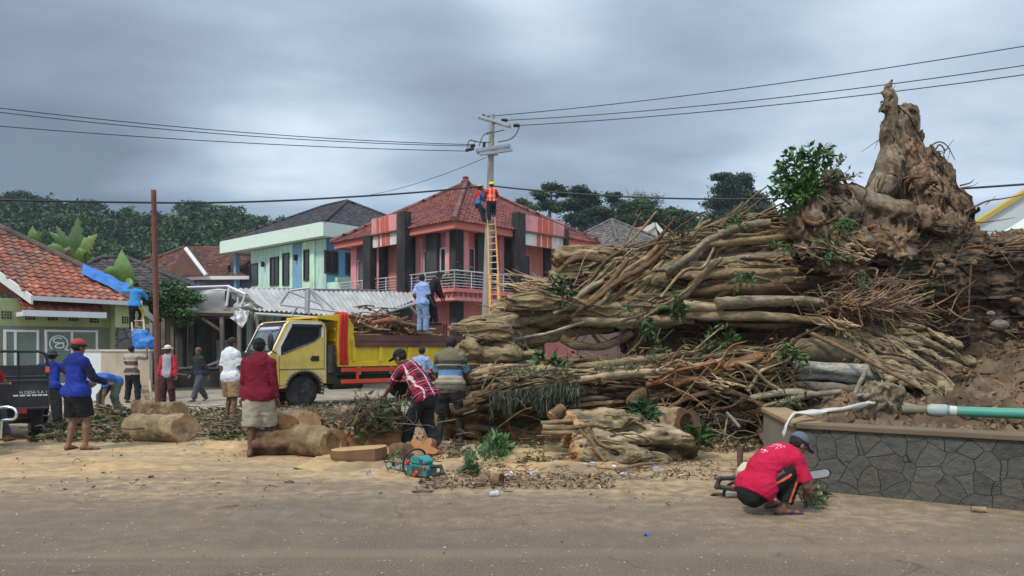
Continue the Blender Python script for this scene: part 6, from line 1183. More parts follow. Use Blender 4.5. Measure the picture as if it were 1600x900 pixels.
    for k in range(1000):
        i = fr[rng.randint(len(fr))]; p = V[i]; b = HZ - (p[2] - CH) / (p[1] + FO.y) * F; r = float(np.clip(rng.lognormal(-4.35, .65), .005, .06)); sg = 1 if rng.rand() < .5 else -1; w = rng.normal(size=3) * .25
        cc = np.array([RUS, BRN, KHA, (.22, .165, .10), DRK, (.13, .09, .055), (.26, .20, .13)][rng.randint(7)]) * rng.uniform(.35, 1.2)
        if b > 395: cc = cc * .7
        sk.crawl(g, i, lambda p: sg * fld(p) + w, rng.randint(6, 20), .07, r, cc, k, rng, .25, 6, .4, .2, BRN)
    Wp = lambda px, py, Y=14.0: np.array(tuple(P(px, py, Y) - FO))
    for pts, r in (([(1445, 235), (1465, 222), (1480, 228), (1492, 250)], .018), ([(1450, 240), (1475, 235), (1490, 218)], .012), ([(1455, 230), (1470, 240), (1484, 232), (1478, 262)], .012), ([(1460, 236), (1468, 226), (1476, 236), (1470, 250)], .02), ([(1388, 208), (1368, 222), (1345, 238)], .010), ([(1378, 208), (1370, 225), (1366, 234)], .008), ([(1383, 210), (1380, 218), (1384, 226)], .008), ([(1500, 290), (1515, 286), (1522, 280)], .018), ([(1498, 294), (1520, 290), (1530, 284)], .010), ([(1506, 332), (1540, 315), (1570, 310), (1600, 304)], .022), ([(1540, 320), (1552, 310), (1556, 306)], .008), ([(1500, 350), (1550, 346), (1585, 340)], .014), ([(1290, 285), (1300, 320), (1330, 350), (1340, 366)], .014), ([(1470, 262), (1474, 275), (1470, 285)], .03)):
        g.tube(spline([Wp(*p, 14.0 if p[1] < 285 else 13.5) for p in pts], 16), np.linspace(r, r * .35, 16), 5, BRN)
    g.build('root_hair', M_ROOT, FT, True)
    # rock clods and pale stones caught in the roots
    for (px, py, r, cc) in ((1562, 508, 15, (.30, .27, .22)), (1548, 490, 6, (.4, .37, .33)), (1405, 392, 5, (.4, .38, .34)), (1470, 415, 7, (.33, .31, .28)), (1455, 432, 4, (.45, .43, .4)), (1500, 440, 4, (.3, .27, .22)), (1586, 470, 9, (.28, .17, .10))):
        s2 = SDF(.014, .02); s2.ell((0, 0, 0), (r * 13.5 / F, r * 13.5 / F * .8, r * 13.5 / F * .62)); Vv, qq = s2.mesh(lambda p: .15 * r / 100 * vn(p * 60 / r + r)); Geo().add(Vv + Wp(px, py, 13.45), [qq], np.array(cc) * .6).build('caught_stone', M_ROOT, FT, True)
root_plate()
def leafspray(name, base, tips, ln, size, col, seed, parent=None, r=.012, droop=.0, rows=True):
    rng = np.random.RandomState(seed); g = Geo(); Cs = []
    base = np.array(tuple(base))
    for t in tips:
        t = np.array(tuple(t)); mid = (base + t) / 2 + rng.normal(size=3) * np.linalg.norm(t - base) * .10 + np.array((0, 0, droop)); p = spline([base, mid, t], 12); g.tube(p, np.linspace(r, r * .3, 12), 5, (.10, .09, .045)); d = np.gradient(p, axis=0)
        for k in range(ln):
            f = rng.uniform(.18, 1.0); i = min(11, int(f * 11)); dd = d[i] / np.linalg.norm(d[i]); sd = np.cross(dd, rng.normal(size=3)); sd /= np.linalg.norm(sd); ld = dd * .55 + sd * .8; ld /= np.linalg.norm(ld); s = size * rng.uniform(.6, 1.2); w = np.cross(ld, rng.normal(size=3)); w /= np.linalg.norm(w); nn = np.cross(ld, w); b = p[i]; m = b + ld * s * .5
            V = [b, m + w * s * .2 + nn * s * .06, b + ld * s - nn * s * .06, m - w * s * .2 + nn * s * .06]; c = np.array(col) * rng.uniform(.6, 1.4) * (1, 1, rng.uniform(.6, 1.2)); g.add(V, [[(0, 1, 2, 3)]], c)
    return g.build(name, M_LEAFN, parent)
def tree_greens():
    Q = lambda px, py, Y: P(px, py, Y) - FO; LG1 = (.055, .12, .03); LG2 = (.075, .145, .04); LG3 = (.035, .075, .022)
    tips = [(1222, 236), (1212, 250), (1204, 300), (1218, 328), (1232, 340), (1228, 232), (1240, 226), (1250, 238), (1262, 222), (1275, 232), (1216, 262), (1208, 285), (1222, 300), (1235, 320), (1248, 330), (1212, 305), (1290, 226), (1300, 240), (1242, 255), (1258, 262), (1225, 250), (1205, 270), (1230, 280), (1250, 290), (1262, 300), (1240, 305)]
    leafspray('leafy_shoots', Q(1268, 305, 13.3), [Q(*t, 13.2 + .5 * RNG.normal() * .5) for t in tips], 64, .155, np.array(LG1) * 1.15, 1, FT, .012)
    leafspray('dry_shoots', Q(1290, 285, 13.4), [Q(*t, 13.4) for t in ((1305, 232), (1316, 250), (1330, 262), (1345, 268), (1300, 222), (1322, 240), (1335, 275))], 14, .14, (.13, .13, .075), 2, FT, .012)
    for k, (b, tp, sz, cl, Y) in enumerate((((1322, 335), [(1310, 360), (1318, 375), (1306, 385), (1325, 352), (1300, 395), (1312, 372)], .17, LG2, 12.9), ((1293, 395), [(1288, 410), (1296, 406), (1284, 402)], .15, LG2, 12.9), ((1345, 420), [(1350, 440), (1358, 436), (1346, 434)], .14, LG2, 12.8), ((1165, 425), [(1152, 450), (1168, 448), (1145, 442), (1160, 455), (1176, 440)], .16, LG1, 13.0), ((1060, 495), [(1050, 470), (1062, 472), (1070, 485), (1048, 490)], .2, LG1, 13.2), ((1215, 390), [(1226, 382), (1232, 388), (1220, 380)], .14, LG2, 13.1), ((1130, 535), [(1075, 545), (1095, 528), (1110, 545), (1120, 520), (1150, 525), (1085, 560), (1160, 520), (1100, 552)], .19, LG1, 12.6), ((1230, 535), [(1245, 560), (1252, 575), (1240, 582), (1232, 560), (1256, 566)], .2, LG2, 12.0), ((1005, 495), [(985, 510), (1000, 518), (1020, 512), (1030, 505), (1018, 520)], .18, LG1, 13.0), ((1030, 545), [(1015, 555), (1045, 550), (1035, 562)], .17, LG2, 12.5), ((880, 465), [(872, 445), (888, 452), (866, 440), (892, 462), (880, 440)], .2, LG3, 13.4), ((850, 568), [(855, 552), (862, 560), (845, 556)], .3, LG2, 12.5), ((1150, 350), [(1140, 332), (1152, 330), (1162, 340), (1128, 345)], .15, LG2, 13.6), ((1070, 372), [(1060, 352), (1078, 358), (1050, 362)], .12, LG3, 13.7), ((1200, 640), [(1240, 625), (1255, 632), (1262, 620), (1230, 640), (1250, 640)], .14, LG1, 11.4))): leafspray('leaf_spray', Q(*b, Y), [Q(*t, Y - .1) + Vector(RNG.normal(size=3) * .12) for t in tp * 2], 12, sz * .72, np.array(cl) * .7, 30 + k, FT, .007)
    # hanging green fringe under the left end of the lower trunk
    rng = np.random.RandomState(9); g = Geo()
    for k in range(1700):
        px = rng.uniform(765, 905); cl = float(vn(np.array((px / 9, 3.3, 1.)))); y0 = np.interp(px, [765, 905], [618, 596]) + rng.uniform(-4, 30 + 22 * cl); l = rng.uniform(.05, .15); p = np.array(tuple(Q(px, y0, 12.0 + rng.normal() * .12))); d = np.array((rng.normal() * .25, rng.normal() * .25 - .1, -1)); d /= np.linalg.norm(d); w = np.array((1, rng.normal() * .6, 0)) * l * .09; c = np.array([(.022, .030, .014), (.035, .042, .018), (.05, .042, .025)][rng.randint(3)]) * rng.uniform(.4, 1.5); g.add([p - w, p + w, p + d * l + w * .3, p + d * l - w * .3], [[(0, 1, 2, 3)]], c)
    for (x0, x1, y0, y1, n) in ((790, 900, 575, 590, 260), (930, 1000, 570, 582, 120)):
        for k in range(n): p = np.array(tuple(Q(rng.uniform(x0, x1), rng.uniform(y0, y1), 12.15 + rng.normal() * .1))); d = rng.normal(size=3); d[2] = abs(d[2]); d /= np.linalg.norm(d); w = np.cross(d, (0, 1, 0)) * .012; l = rng.uniform(.05, .13); g.add([p - w, p + w, p + d * l], [[(0, 1, 2)]], np.array((.08, .095, .04)) * rng.uniform(.6, 1.4))
    o = g.build('fern_fringe', M_LEAFN, FT); o['kind'] = 'stuff'
    # sawdust lying on the lower trunk
tree_greens()
def earth_bank():
    c, d, nrm, dl, nl, zt = PLN; nx, ny = 210, 190; xs = np.linspace(2.2, 12.5, nx); ys = np.linspace(7.0, 17.0, ny); X, Y = np.meshgrid(xs, ys)
    inside = (X - c.x) * nrm.x + (Y - c.y) * nrm.y; side = (X - c.x) * nl.x + (Y - c.y) * nl.y
    zi = .58 + np.clip((inside - .6) * .05, 0, .18) + .75 * np.exp(-((X - 9.3) / 1.35) ** 2 - ((Y - 13.3) / 2.0) ** 2) + .55 * np.exp(-((X - 8.4) / 1.6) ** 2 - ((Y - 15) / 1.2) ** 2) + .25 * np.exp(-((X - 7.6) / .7) ** 2 - ((Y - 12.6) / .8) ** 2)
    zi = zi * (1 - np.clip((Y - 9.9) / .8, 0, 1) * (1 - np.clip(side / 1.3, 0, 1)))
    P3 = np.stack([X, Y, 0 * X], -1); Z = zi + (.13 * fbm(P3 * 2.2, 6, .75) + .06 * np.abs(vn(P3 * 7))) * np.clip(inside * 2, .2, 1) - .02
    keep = (inside > .14) & (side > .14); i, j = np.meshgrid(np.arange(ny - 1), np.arange(nx - 1), indexing='ij'); k = keep[:-1, :-1] & keep[1:, 1:] & keep[:-1, 1:] & keep[1:, :-1]; a = (i * nx + j)[k]; q = np.stack([a, a + 1, a + nx + 1, a + nx], -1)
    V = np.stack([X, Y, Z], -1).reshape(-1, 3); g = Geo(); g.add(V, [q], vcol_noise(V, [(.085, .057, .036), (.14, .095, .06), (.175, .122, .075), (.075, .05, .033)], 1.3, 2)); o = g.build('soil_bank', M_SOIL, None, True); rng = np.random.RandomState(3); sk = Skin(V, q); ok = np.where((V[:, 1] > 9.6) & (V[:, 0] > 4.5) & (V[:, 0] < 11) & (V[:, 2] > .3))[0]; gr = Geo()
    for k in range(330): w = rng.normal(size=3); sk.crawl(gr, ok[rng.randint(len(ok))], lambda p: (1, w[1] * .8, w[2] * .4), rng.randint(5, 16), .09, float(np.clip(rng.lognormal(-4.1, .6), .006, .05)), np.array([BRN, DRK, KHA, RUS][rng.randint(4)]) * rng.uniform(.5, 1.1), k, rng, .4, 6)
    n = 2600; i = ok[rng.randint(len(ok), size=n)]; Vl, ql = leafs(V[i] + (0, 0, .01), .06, rng, .6, .4, .6); gr.add(Vl, [ql], np.repeat(np.array([BRN, DRK, (.24, .17, .10), (.12, .08, .05)])[rng.randint(4, size=n)] * rng.uniform(.5, 1.4, (n, 1)), 4, 0))
    r_ = gr.build('soil_roots', M_ROOT, None, True); tag(r_, 'broken thin roots strewn over the brown soil bank behind the wall', 'roots', None, 'stuff')
    tag(o, 'brown loose soil heaped inside the raised stone bed', 'soil', None, 'structure')
earth_bank()
# ================================================================ cut logs, litter, tools
M_CLOTH = mat('cloth', attr=True, rough=.9, var=.12, vs=9, bump=.25, bs=60, spec=.15)
M_LOG = mat('log_bark', attr=True, rough=.88, var=.3, vs=2.5, bump=.6, bs=24, dirt=.4, dcol=(.07, .05, .032), ds=2, spec=.2, streak=.3)
def cutlog(label, a, b, ra, rb, lobes, seed, tilt=(0, 0), bark=None, wood=CUTW, h=.016, cat='log', name='cut_log', grp='sawn pieces lying around the fallen tree', squash=1.0, hollow=0, noise=.03):
    """sawn length of fig trunk: a main stem with fused side stems, cut flat at both ends"""
    rng = np.random.RandomState(seed); a, b = Vector(a), Vector(b); d = (b - a).normalized(); s = SDF(h, .04); x = d.cross(Vector((0, 0, 1))).normalized(); y = x.cross(d); mid = (a + b) / 2
    n0 = (-d + x * math.tan(R(tilt[0])) * .7 + y * math.tan(R(tilt[0])) * .4).normalized(); n1 = (d + x * math.tan(R(tilt[1])) * .7 + y * math.tan(R(tilt[1])) * .4).normalized(); pl = [(np.array(a), np.array(n0)), (np.array(b), np.array(n1))]; e = d * .25
    s.ccap(a - e, b + e, ra, rb, pl)
    for k in range(lobes):
        t = rng.uniform(0, 6.28); o = (x * math.cos(t) + y * math.sin(t)); r = rng.uniform(.25, .5); t2 = t + rng.normal() * .5; o2 = (x * math.cos(t2) + y * math.sin(t2)); s.ccap(a - e + o * ra * (1.05 - r * .6), b + e + o2 * rb * (1.05 - r * .6), ra * r, rb * r, pl)
    if hollow: s.pr.append(('c', np.array(b + d * .02), np.array(b + d * .021), ra * .01, ra * .01, 0, None)); s.ell(b + d * .02, (rb * hollow, rb * hollow, rb * hollow * 1.2), sub=True)
    V, q = s.mesh(lambda p: noise * fbm(p * 5 + seed, 3) - noise * .2 - .6 * noise * np.abs(vn(p * 9 + seed)))
    # keep the sawn faces flat
    D0 = (V - np.array(a)) @ np.array(n0); D1 = (V - np.array(b)) @ np.array(n1); V = V - np.maximum(D0, 0)[:, None] * np.array(n0) - np.maximum(D1, 0)[:, None] * np.array(n1)
    c = vcol_noise(V, bark or [BRN, KHA, TAN, (.13, .09, .055), KHA], 3.0, seed); ew = (D0 > -h * .7) | (D1 > -h * .7)
    if hollow: ew |= np.linalg.norm(V - np.array(b), axis=1) < rb * hollow * 1.15
    rr = np.linalg.norm(np.cross(V - np.array(a), np.array(d)), axis=1); ring = 1 + .12 * np.sin(rr * 160 + 3 * vn(V * 6)) + .2 * vn(V * 8); c[ew] = np.array(wood) * ring[ew][:, None]
    ctr = Vector(((a.x + b.x) / 2, (a.y + b.y) / 2, 0)); g = Geo(); g.add(V - np.array(tuple(ctr)), [q], c); o = g.build(name, M_LOG, None, True); o.location = ctr; tag(o, label, cat, grp); return o
def LG_(px0, px1, ybase, rpx, dy=0, zoff=0):
    g0 = G((px0 + px1) / 2, ybase); r = rpx * g0.y / F; y0 = g0.y + r * .5; return Vector(((px0 - 800) / F * (y0 - dy), y0 - dy, r * .92 + zoff)), Vector(((px1 - 800) / F * (y0 + dy), y0 + dy, r * .92 + zoff)), r
def logs():
    a, b, r = LG_(206, 288, 690, 20, -.15); cutlog('long pale log with a sawn orange end lying left of the others', a, b, r * 1.05, r, 3, 1, (0, 25), [KHA, TAN, (.22, .16, .09), KHA])
    a, b, r = LG_(214, 282, 657, 14, -.2); cutlog('short log lying just behind the pale left log', a, b, r, r, 3, 2, (0, 15), [BRN, KHA, BRN])
    a, b, r = LG_(397, 468, 711, 20, .05); cutlog('brown log at the feet of the man in the maroon sweater', a, b, r, r, 4, 3, (5, 0), [(.13, .07, .035), BRN, (.16, .09, .05), DRK], ORW)
    a, b, r = LG_(460, 522, 713, 22, -.22); cutlog('mossy log with a hollowed sawn end beside the brown log', a, b, r, r * 1.05, 3, 4, (0, 12), [KHA, (.20, .14, .07), BRN], (.33, .19, .09), hollow=.55)
    a, b, r = LG_(426, 482, 678, 17, -.25); cutlog('tan log with an oblique cut lying behind the mossy log', a, b, r * .9, r * 1.1, 3, 5, (0, 30), [BRN, (.2, .15, .1), BRN], (.38, .22, .11))
    a, b, r = LG_(532, 628, 708, 17, .1); cutlog('flat orange brown sawn block under the brushwood heap', a, b, r, r * 1.05, 5, 6, (20, 10), [ORW, (.30, .155, .07), (.22, .11, .05), ORW], ORW)
    a, b, r = LG_(530, 592, 684, 15, .1, .22); cutlog('grey barked log resting on the orange sawn block', a, b, r, r, 3, 7, (10, 0), [KHA, BRN, TAN], ORW)
    a, b, r = LG_(560, 636, 700, 13, -.1, .24); cutlog('dark red brown sawn lump behind the plaid shirted man', a, b, r * 1.1, r, 4, 21, (10, 20), [(.17, .08, .04), (.22, .11, .05), DRK], ORW)
    a, b, r = LG_(418, 452, 704, 13, -.3, .32); cutlog('stubby red brown log perched on top of the brown log', a, b, r, r, 2, 24, (10, 20), [(.2, .11, .055), BRN], ORW)
    a, b, r = LG_(600, 640, 716, 10, .15); cutlog('small orange cut billet lying right of the pale topped slab', a, b, r, r, 2, 25, (20, 0), [ORW, BRN], (.40, .21, .09))
    # wedge with a pale sawn top
    def wedge(label, px0, px1, y, wpx, hpx, seed, top=(.43, .27, .13), side=(.15, .085, .045)):
        g0 = G((px0 + px1) / 2, y); s_ = g0.y / F; L = (px1 - px0) * s_; Hh = hpx * s_; D = wpx * s_; rng = np.random.RandomState(seed); n = 9; out = []
        for t in np.linspace(0, 2 * np.pi, 14, endpoint=False): out.append((L / 2 * math.copysign(abs(math.cos(t)) ** .7, math.cos(t)) * rng.uniform(.88, 1.05), D / 2 * math.copysign(abs(math.sin(t)) ** .7, math.sin(t)) * rng.uniform(.85, 1.05)))
        g = Geo(); lo = [(x * .96, y_ * .94, 0) for x, y_ in out]; mid = [(x * 1.02, y_ * 1.02, Hh * .5) for x, y_ in out]; hi = [(x, y_, Hh * (1 + .25 * x / L)) for x, y_ in out]; m = len(out)
        V = lo + mid + hi; g.add(V, [[(i, (i + 1) % m, m + (i + 1) % m, m + i) for i in range(m)] + [(m + i, m + (i + 1) % m, 2 * m + (i + 1) % m, 2 * m + i) for i in range(m)]], np.array(side) * 1); g.add(hi, [[tuple(range(m))]], top); o = g.build('sawn_slab', M_CUT, None); o.location = (g0.x, g0.y + D / 2, 0); o.rotation_euler = (0, 0, rng.uniform(-.3, .3)); tag(o, label, 'log', 'sawn pieces lying around the fallen tree'); return o
    wedge('wedge shaped slab with a pale fresh sawn top, frontmost of the logs', 508, 601, 730, 62, 26, 3)
    # star shaped slice
    c = P(661, 707, 10.05); g = Geo(); pts = []
    for k in range(48): t = k / 48 * 2 * math.pi; r = .14 + .052 * math.cos(5 * t + .6) + .02 * math.sin(3 * t); pts.append((r * math.cos(t) * 1.12, 0, r * math.sin(t)))
    M = TR((c.x, c.y, .185), R(-12), R(-14)); g.prism([xf(np.array([p]), M)[0] for p in pts], tuple(M.to_3x3() @ Vector((0, .20, 0))), ORW); o = g.build('star_slice', M_CUT, None); tag(o, 'star shaped orange slice of fluted trunk standing behind the chainsaw', 'log', 'sawn pieces lying around the fallen tree')
    a, b, r = LG_(737, 757, 690, 15, 0); cutlog('upright orange wood block between the boots and the fern leaves', a + Vector((0, 0, -.1)), a + Vector((.05, .1, .27)), r * .8, r * .75, 3, 8, (0, 20), [ORW, BRN], ORW)
    a, b, r = LG_(800, 838, 690, 9, -.1); cutlog('flat oval billet lying under the fern fringe', a, b, r, r, 1, 9, (20, 30), [ORW, (.3, .18, .09)], ORW)
    a, b, r = LG_(838, 868, 690, 13, -.1); cutlog('short orange billet next to the big fluted log', a, b, r, r, 2, 10, (10, 20), [ORW, BRN, RUS], ORW)
    a, b, r = LG_(850, 900, 712, 8, .05); cutlog('thin mossy branch piece in front of the big fluted log', a, b, r, r * .9, 1, 11, (0, 10), [KHA, (.12, .12, .06), KHA])
    # the big fluted log: several separate stems fused at a sawn left end
    t = thing('fluted_log', 'big fluted log of fused pale stems with a ragged sawn left end', 'log', G(980, 725), 0, 'sawn pieces lying around the fallen tree'); o0 = t.location.copy(); Y0 = 10.1
    S_ = SDF(.02, .05); pl = [(np.array(P(897, 690, 10)), np.array(Vector((-1, -.15, .12)).normalized()))]
    def st(p, *more):
        for (x0, y0, r0, d0), (x1, y1, r1, d1) in zip((p,) + more, more): S_.ccap(P(x0, y0, d0), P(x1, y1, d1), r0 * d0 / F, r1 * d1 / F, pl)
    st((880, 662, 11, 10.2), (940, 660, 12, 10.2), (990, 663, 9, 10.3), (1040, 676, 8, 10.3), (1068, 684, 7, 10.3)); st((880, 690, 13, 10.1), (930, 692, 13, 10.05), (990, 685, 8, 10.1), (1062, 682, 8, 10.2), (1078, 690, 7, 10.2))
    st((880, 655, 8, 10.5), (940, 652, 9, 10.6), (1010, 660, 8, 10.6)); st((925, 695, 9, 9.95), (945, 708, 8, 9.9), (958, 722, 6, 9.85)); st((900, 700, 12, 10.0), (915, 720, 12, 9.9), (928, 724, 10, 9.9)); st((930, 680, 10, 10.0), (965, 690, 8, 9.95), (985, 708, 8, 9.9), (968, 722, 6, 9.85)); st((880, 680, 14, 10.5), (1000, 690, 16, 10.6), (1075, 700, 14, 10.5)); st((905, 705, 10, 10.3), (960, 712, 12, 10.3), (1050, 712, 10, 10.35)); st((960, 700, 6, 9.95), (1000, 712, 8, 10.0), (1040, 718, 6, 10.1))
    V, q = S_.mesh(lambda p: .04 * fbm(p * (3, 6, 6), 3) + .07 * np.abs(fbm(p * (3, 10, 10), 3, .6)) - .035 + .012 * vn(p * 24)); cc = vcol_noise(V * (.6, 1.5, 1.5), [KHA, PAL, (.30, .25, .16), KHA, (.14, .11, .065)], 3.4, 3); D = (V - pl[0][0]) @ pl[0][1]; m = D > -.05; cc[m] = vcol_noise(V[m], [CUTW, (.36, .20, .10), (.40, .22, .09), (.22, .11, .05)], 4, 2)
    low = V[:, 2] < .17; cc[low] *= .6; cc *= (.75 + .5 * np.clip(fbm(V * (3, 16, 16), 2) + .4, 0, 1))[:, None]; sk = Skin(V, q); rg = np.random.RandomState(5); g = Geo()  # shade low down and in the creases painted into the stem colour
    for k in range(110): sk.crawl(g, rg.randint(len(V)), lambda p: (1, 0, rg.normal() * .3), rg.randint(5, 14), .06, rg.uniform(.006, .022), np.array([KHA, TAN, BRN][rg.randint(3)]) * rg.uniform(.6, 1.15), k, rg, .4, 6)
    [v.__isub__(np.array(tuple(o0), f4)) for v in g.V]; g.build('clinging_roots', M_LOG, t, True)['kind'] = 'stuff'; g = Geo(); g.add(V - np.array(tuple(o0)), [q], cc); g.build('stem', M_LOG, t, True)
    for k, (pts, Y) in enumerate((([(845, 661, 4), (880, 659, 4), (905, 657, 5)], 10.4), ([(848, 668, 5), (880, 669, 5), (900, 668, 5)], 10.25), ([(846, 676, 4), (880, 676, 4), (900, 676, 4)], 10.2), ([(905, 672, 3), (925, 690, 3), (935, 706, 3), (945, 720, 3)], 9.8), ([(918, 668, 2), (932, 688, 3), (948, 698, 3), (975, 700, 3)], 9.82), ([(925, 672, 2), (928, 700, 2), (940, 715, 2)], 9.8))):
        g = Geo(); p = limb(g, pts, Y, KHA, 8, seed=k); [v.__iadd__(np.array(tuple(FO - o0), f4)) for v in g.V]; g.build('side_stem', M_BARK, t, True)
    # broken pale wood and hollow log above
    a, b = P(1022, 656, 11.3), P(1074, 664, 10.5); cutlog('pale log with a dark heart shaped hollow at its right end', a, b, .16, .21, 3, 12, (0, 10), [PAL, TAN, KHA], (.12, .07, .04), hollow=.7)
    a, b = P(948, 650, 10.8), P(985, 655, 10.9); cutlog('small pale stub with a round sawn face on top of the fluted log', a, b, .12, .10, 1, 13, (10, 0), [PAL, TAN], (.45, .33, .2))
    a, b = P(862, 652, 11.0), P(876, 640, 11.1); cutlog('knobbly stub with a small sawn top left of the pale stub', a, b + Vector((.05, 0, .04)), .09, .07, 3, 14, (0, 20), [KHA, BRN], (.42, .27, .15))
    a, b = P(936, 648, 10.7), P(942, 642, 10.7); cutlog('tiny mushroom shaped sawn peg beside the pale stub', a, b, .05, .06, 1, 15, (0, 0), [TAN], (.42, .30, .18), h=.01)
    a, b = P(770, 758, 8.5), P(781, 762, 8.5); cutlog('small dark ended stub on the road below the fern leaves', Vector((a.x, a.y, .06)), Vector((b.x + .02, b.y - .06, .06)), .065, .065, 2, 16, (0, 0), [KHA, BRN], (.10, .05, .03), h=.008, noise=.01)
    a = P(754, 762, 8.4); cutlog('smaller brown stub left of the dark ended stub', Vector((a.x - .04, a.y, .04)), Vector((a.x + .05, a.y, .04)), .042, .04, 1, 17, (0, 0), [BRN], (.2, .1, .06), h=.008, noise=.01)
    a = P(1268, 773, 8.0); cutlog('little round billet held down under the saw bar by the crouching man', Vector((a.x - .14, 7.93, .06)), Vector((a.x, 7.80, .06)), .055, .055, 0, 18, (0, 0), [BRN, DRK], (.48, .36, .22), h=.008, noise=.008)
    a = G(1532, 801); cutlog('stray broken stick end lying in front of the stone wall', Vector((a.x - .07, a.y + .03, .025)), Vector((a.x + .06, a.y, .025)), .028, .024, 1, 19, (0, 30), [KHA, TAN], (.4, .3, .18), h=.006, noise=.006)
    # sawn upright face of the lower trunk behind the striped man
    a, b = P(690, 655, 12.7), P(716, 650, 12.7); cutlog('upright tan slab of the lower trunk behind the striped man', Vector((P(688, 600, 12.8).x, 12.8, 0)), Vector((P(692, 600, 12.8).x, 12.8, P(0, 598, 12.8).z)), .22, .22, 3, 20, (0, 8), [TAN, KHA, (.3, .2, .11)], CUTW)
logs()
def stick(label, a, b, r0, r1, col, name='stick', grp='loose sticks'):
    a, b = Vector(a), Vector(b); g = Geo(); g.tube(spline([Vector(), (b - a) * .5 + Vector((0, .01, r0 * .4)), b - a], 8), np.linspace(r0, r1, 8), 8, col, rough=.12, seed=3); o = g.build(name, M_BARK, None, True); o.location = a; tag(o, label, 'stick', grp); return o
stick('long brown pole slanting down from the trunks to the soil', P(1260, 517, 12.6), P(1442, 608, 11.4), .035, .03, (.20, .12, .075))
stick('short grey stick standing in the root clump on the bed', P(1322, 650, 9.6), P(1352, 580, 9.8), .025, .03, (.26, .22, .16))
stick('peeled stick lying by the fern leaves, pointing at the viewer', G(738, 704) + Vector((0, 0, .06)), G(762, 745) + Vector((0, 0, .03)), .03, .028, (.36, .29, .18))
stick('pale grey stick leaning among the roots left of the bed wall', P(1136, 645, 11.2), P(1156, 668, 10.9), .025, .025, (.22, .20, .17))
stick('thin pale billet lying across the litter left of the fern leaves', G(722, 708) + Vector((0, 0, .05)), G(741, 703) + Vector((0, 0, .05)), .035, .035, (.38, .33, .23))
stick('curved bark strip lying on the sawdust right of the plastic cups', G(968, 737) + Vector((0, 0, .03)), G(1018, 730) + Vector((0, 0, .05)), .025, .02, (.22, .17, .10))
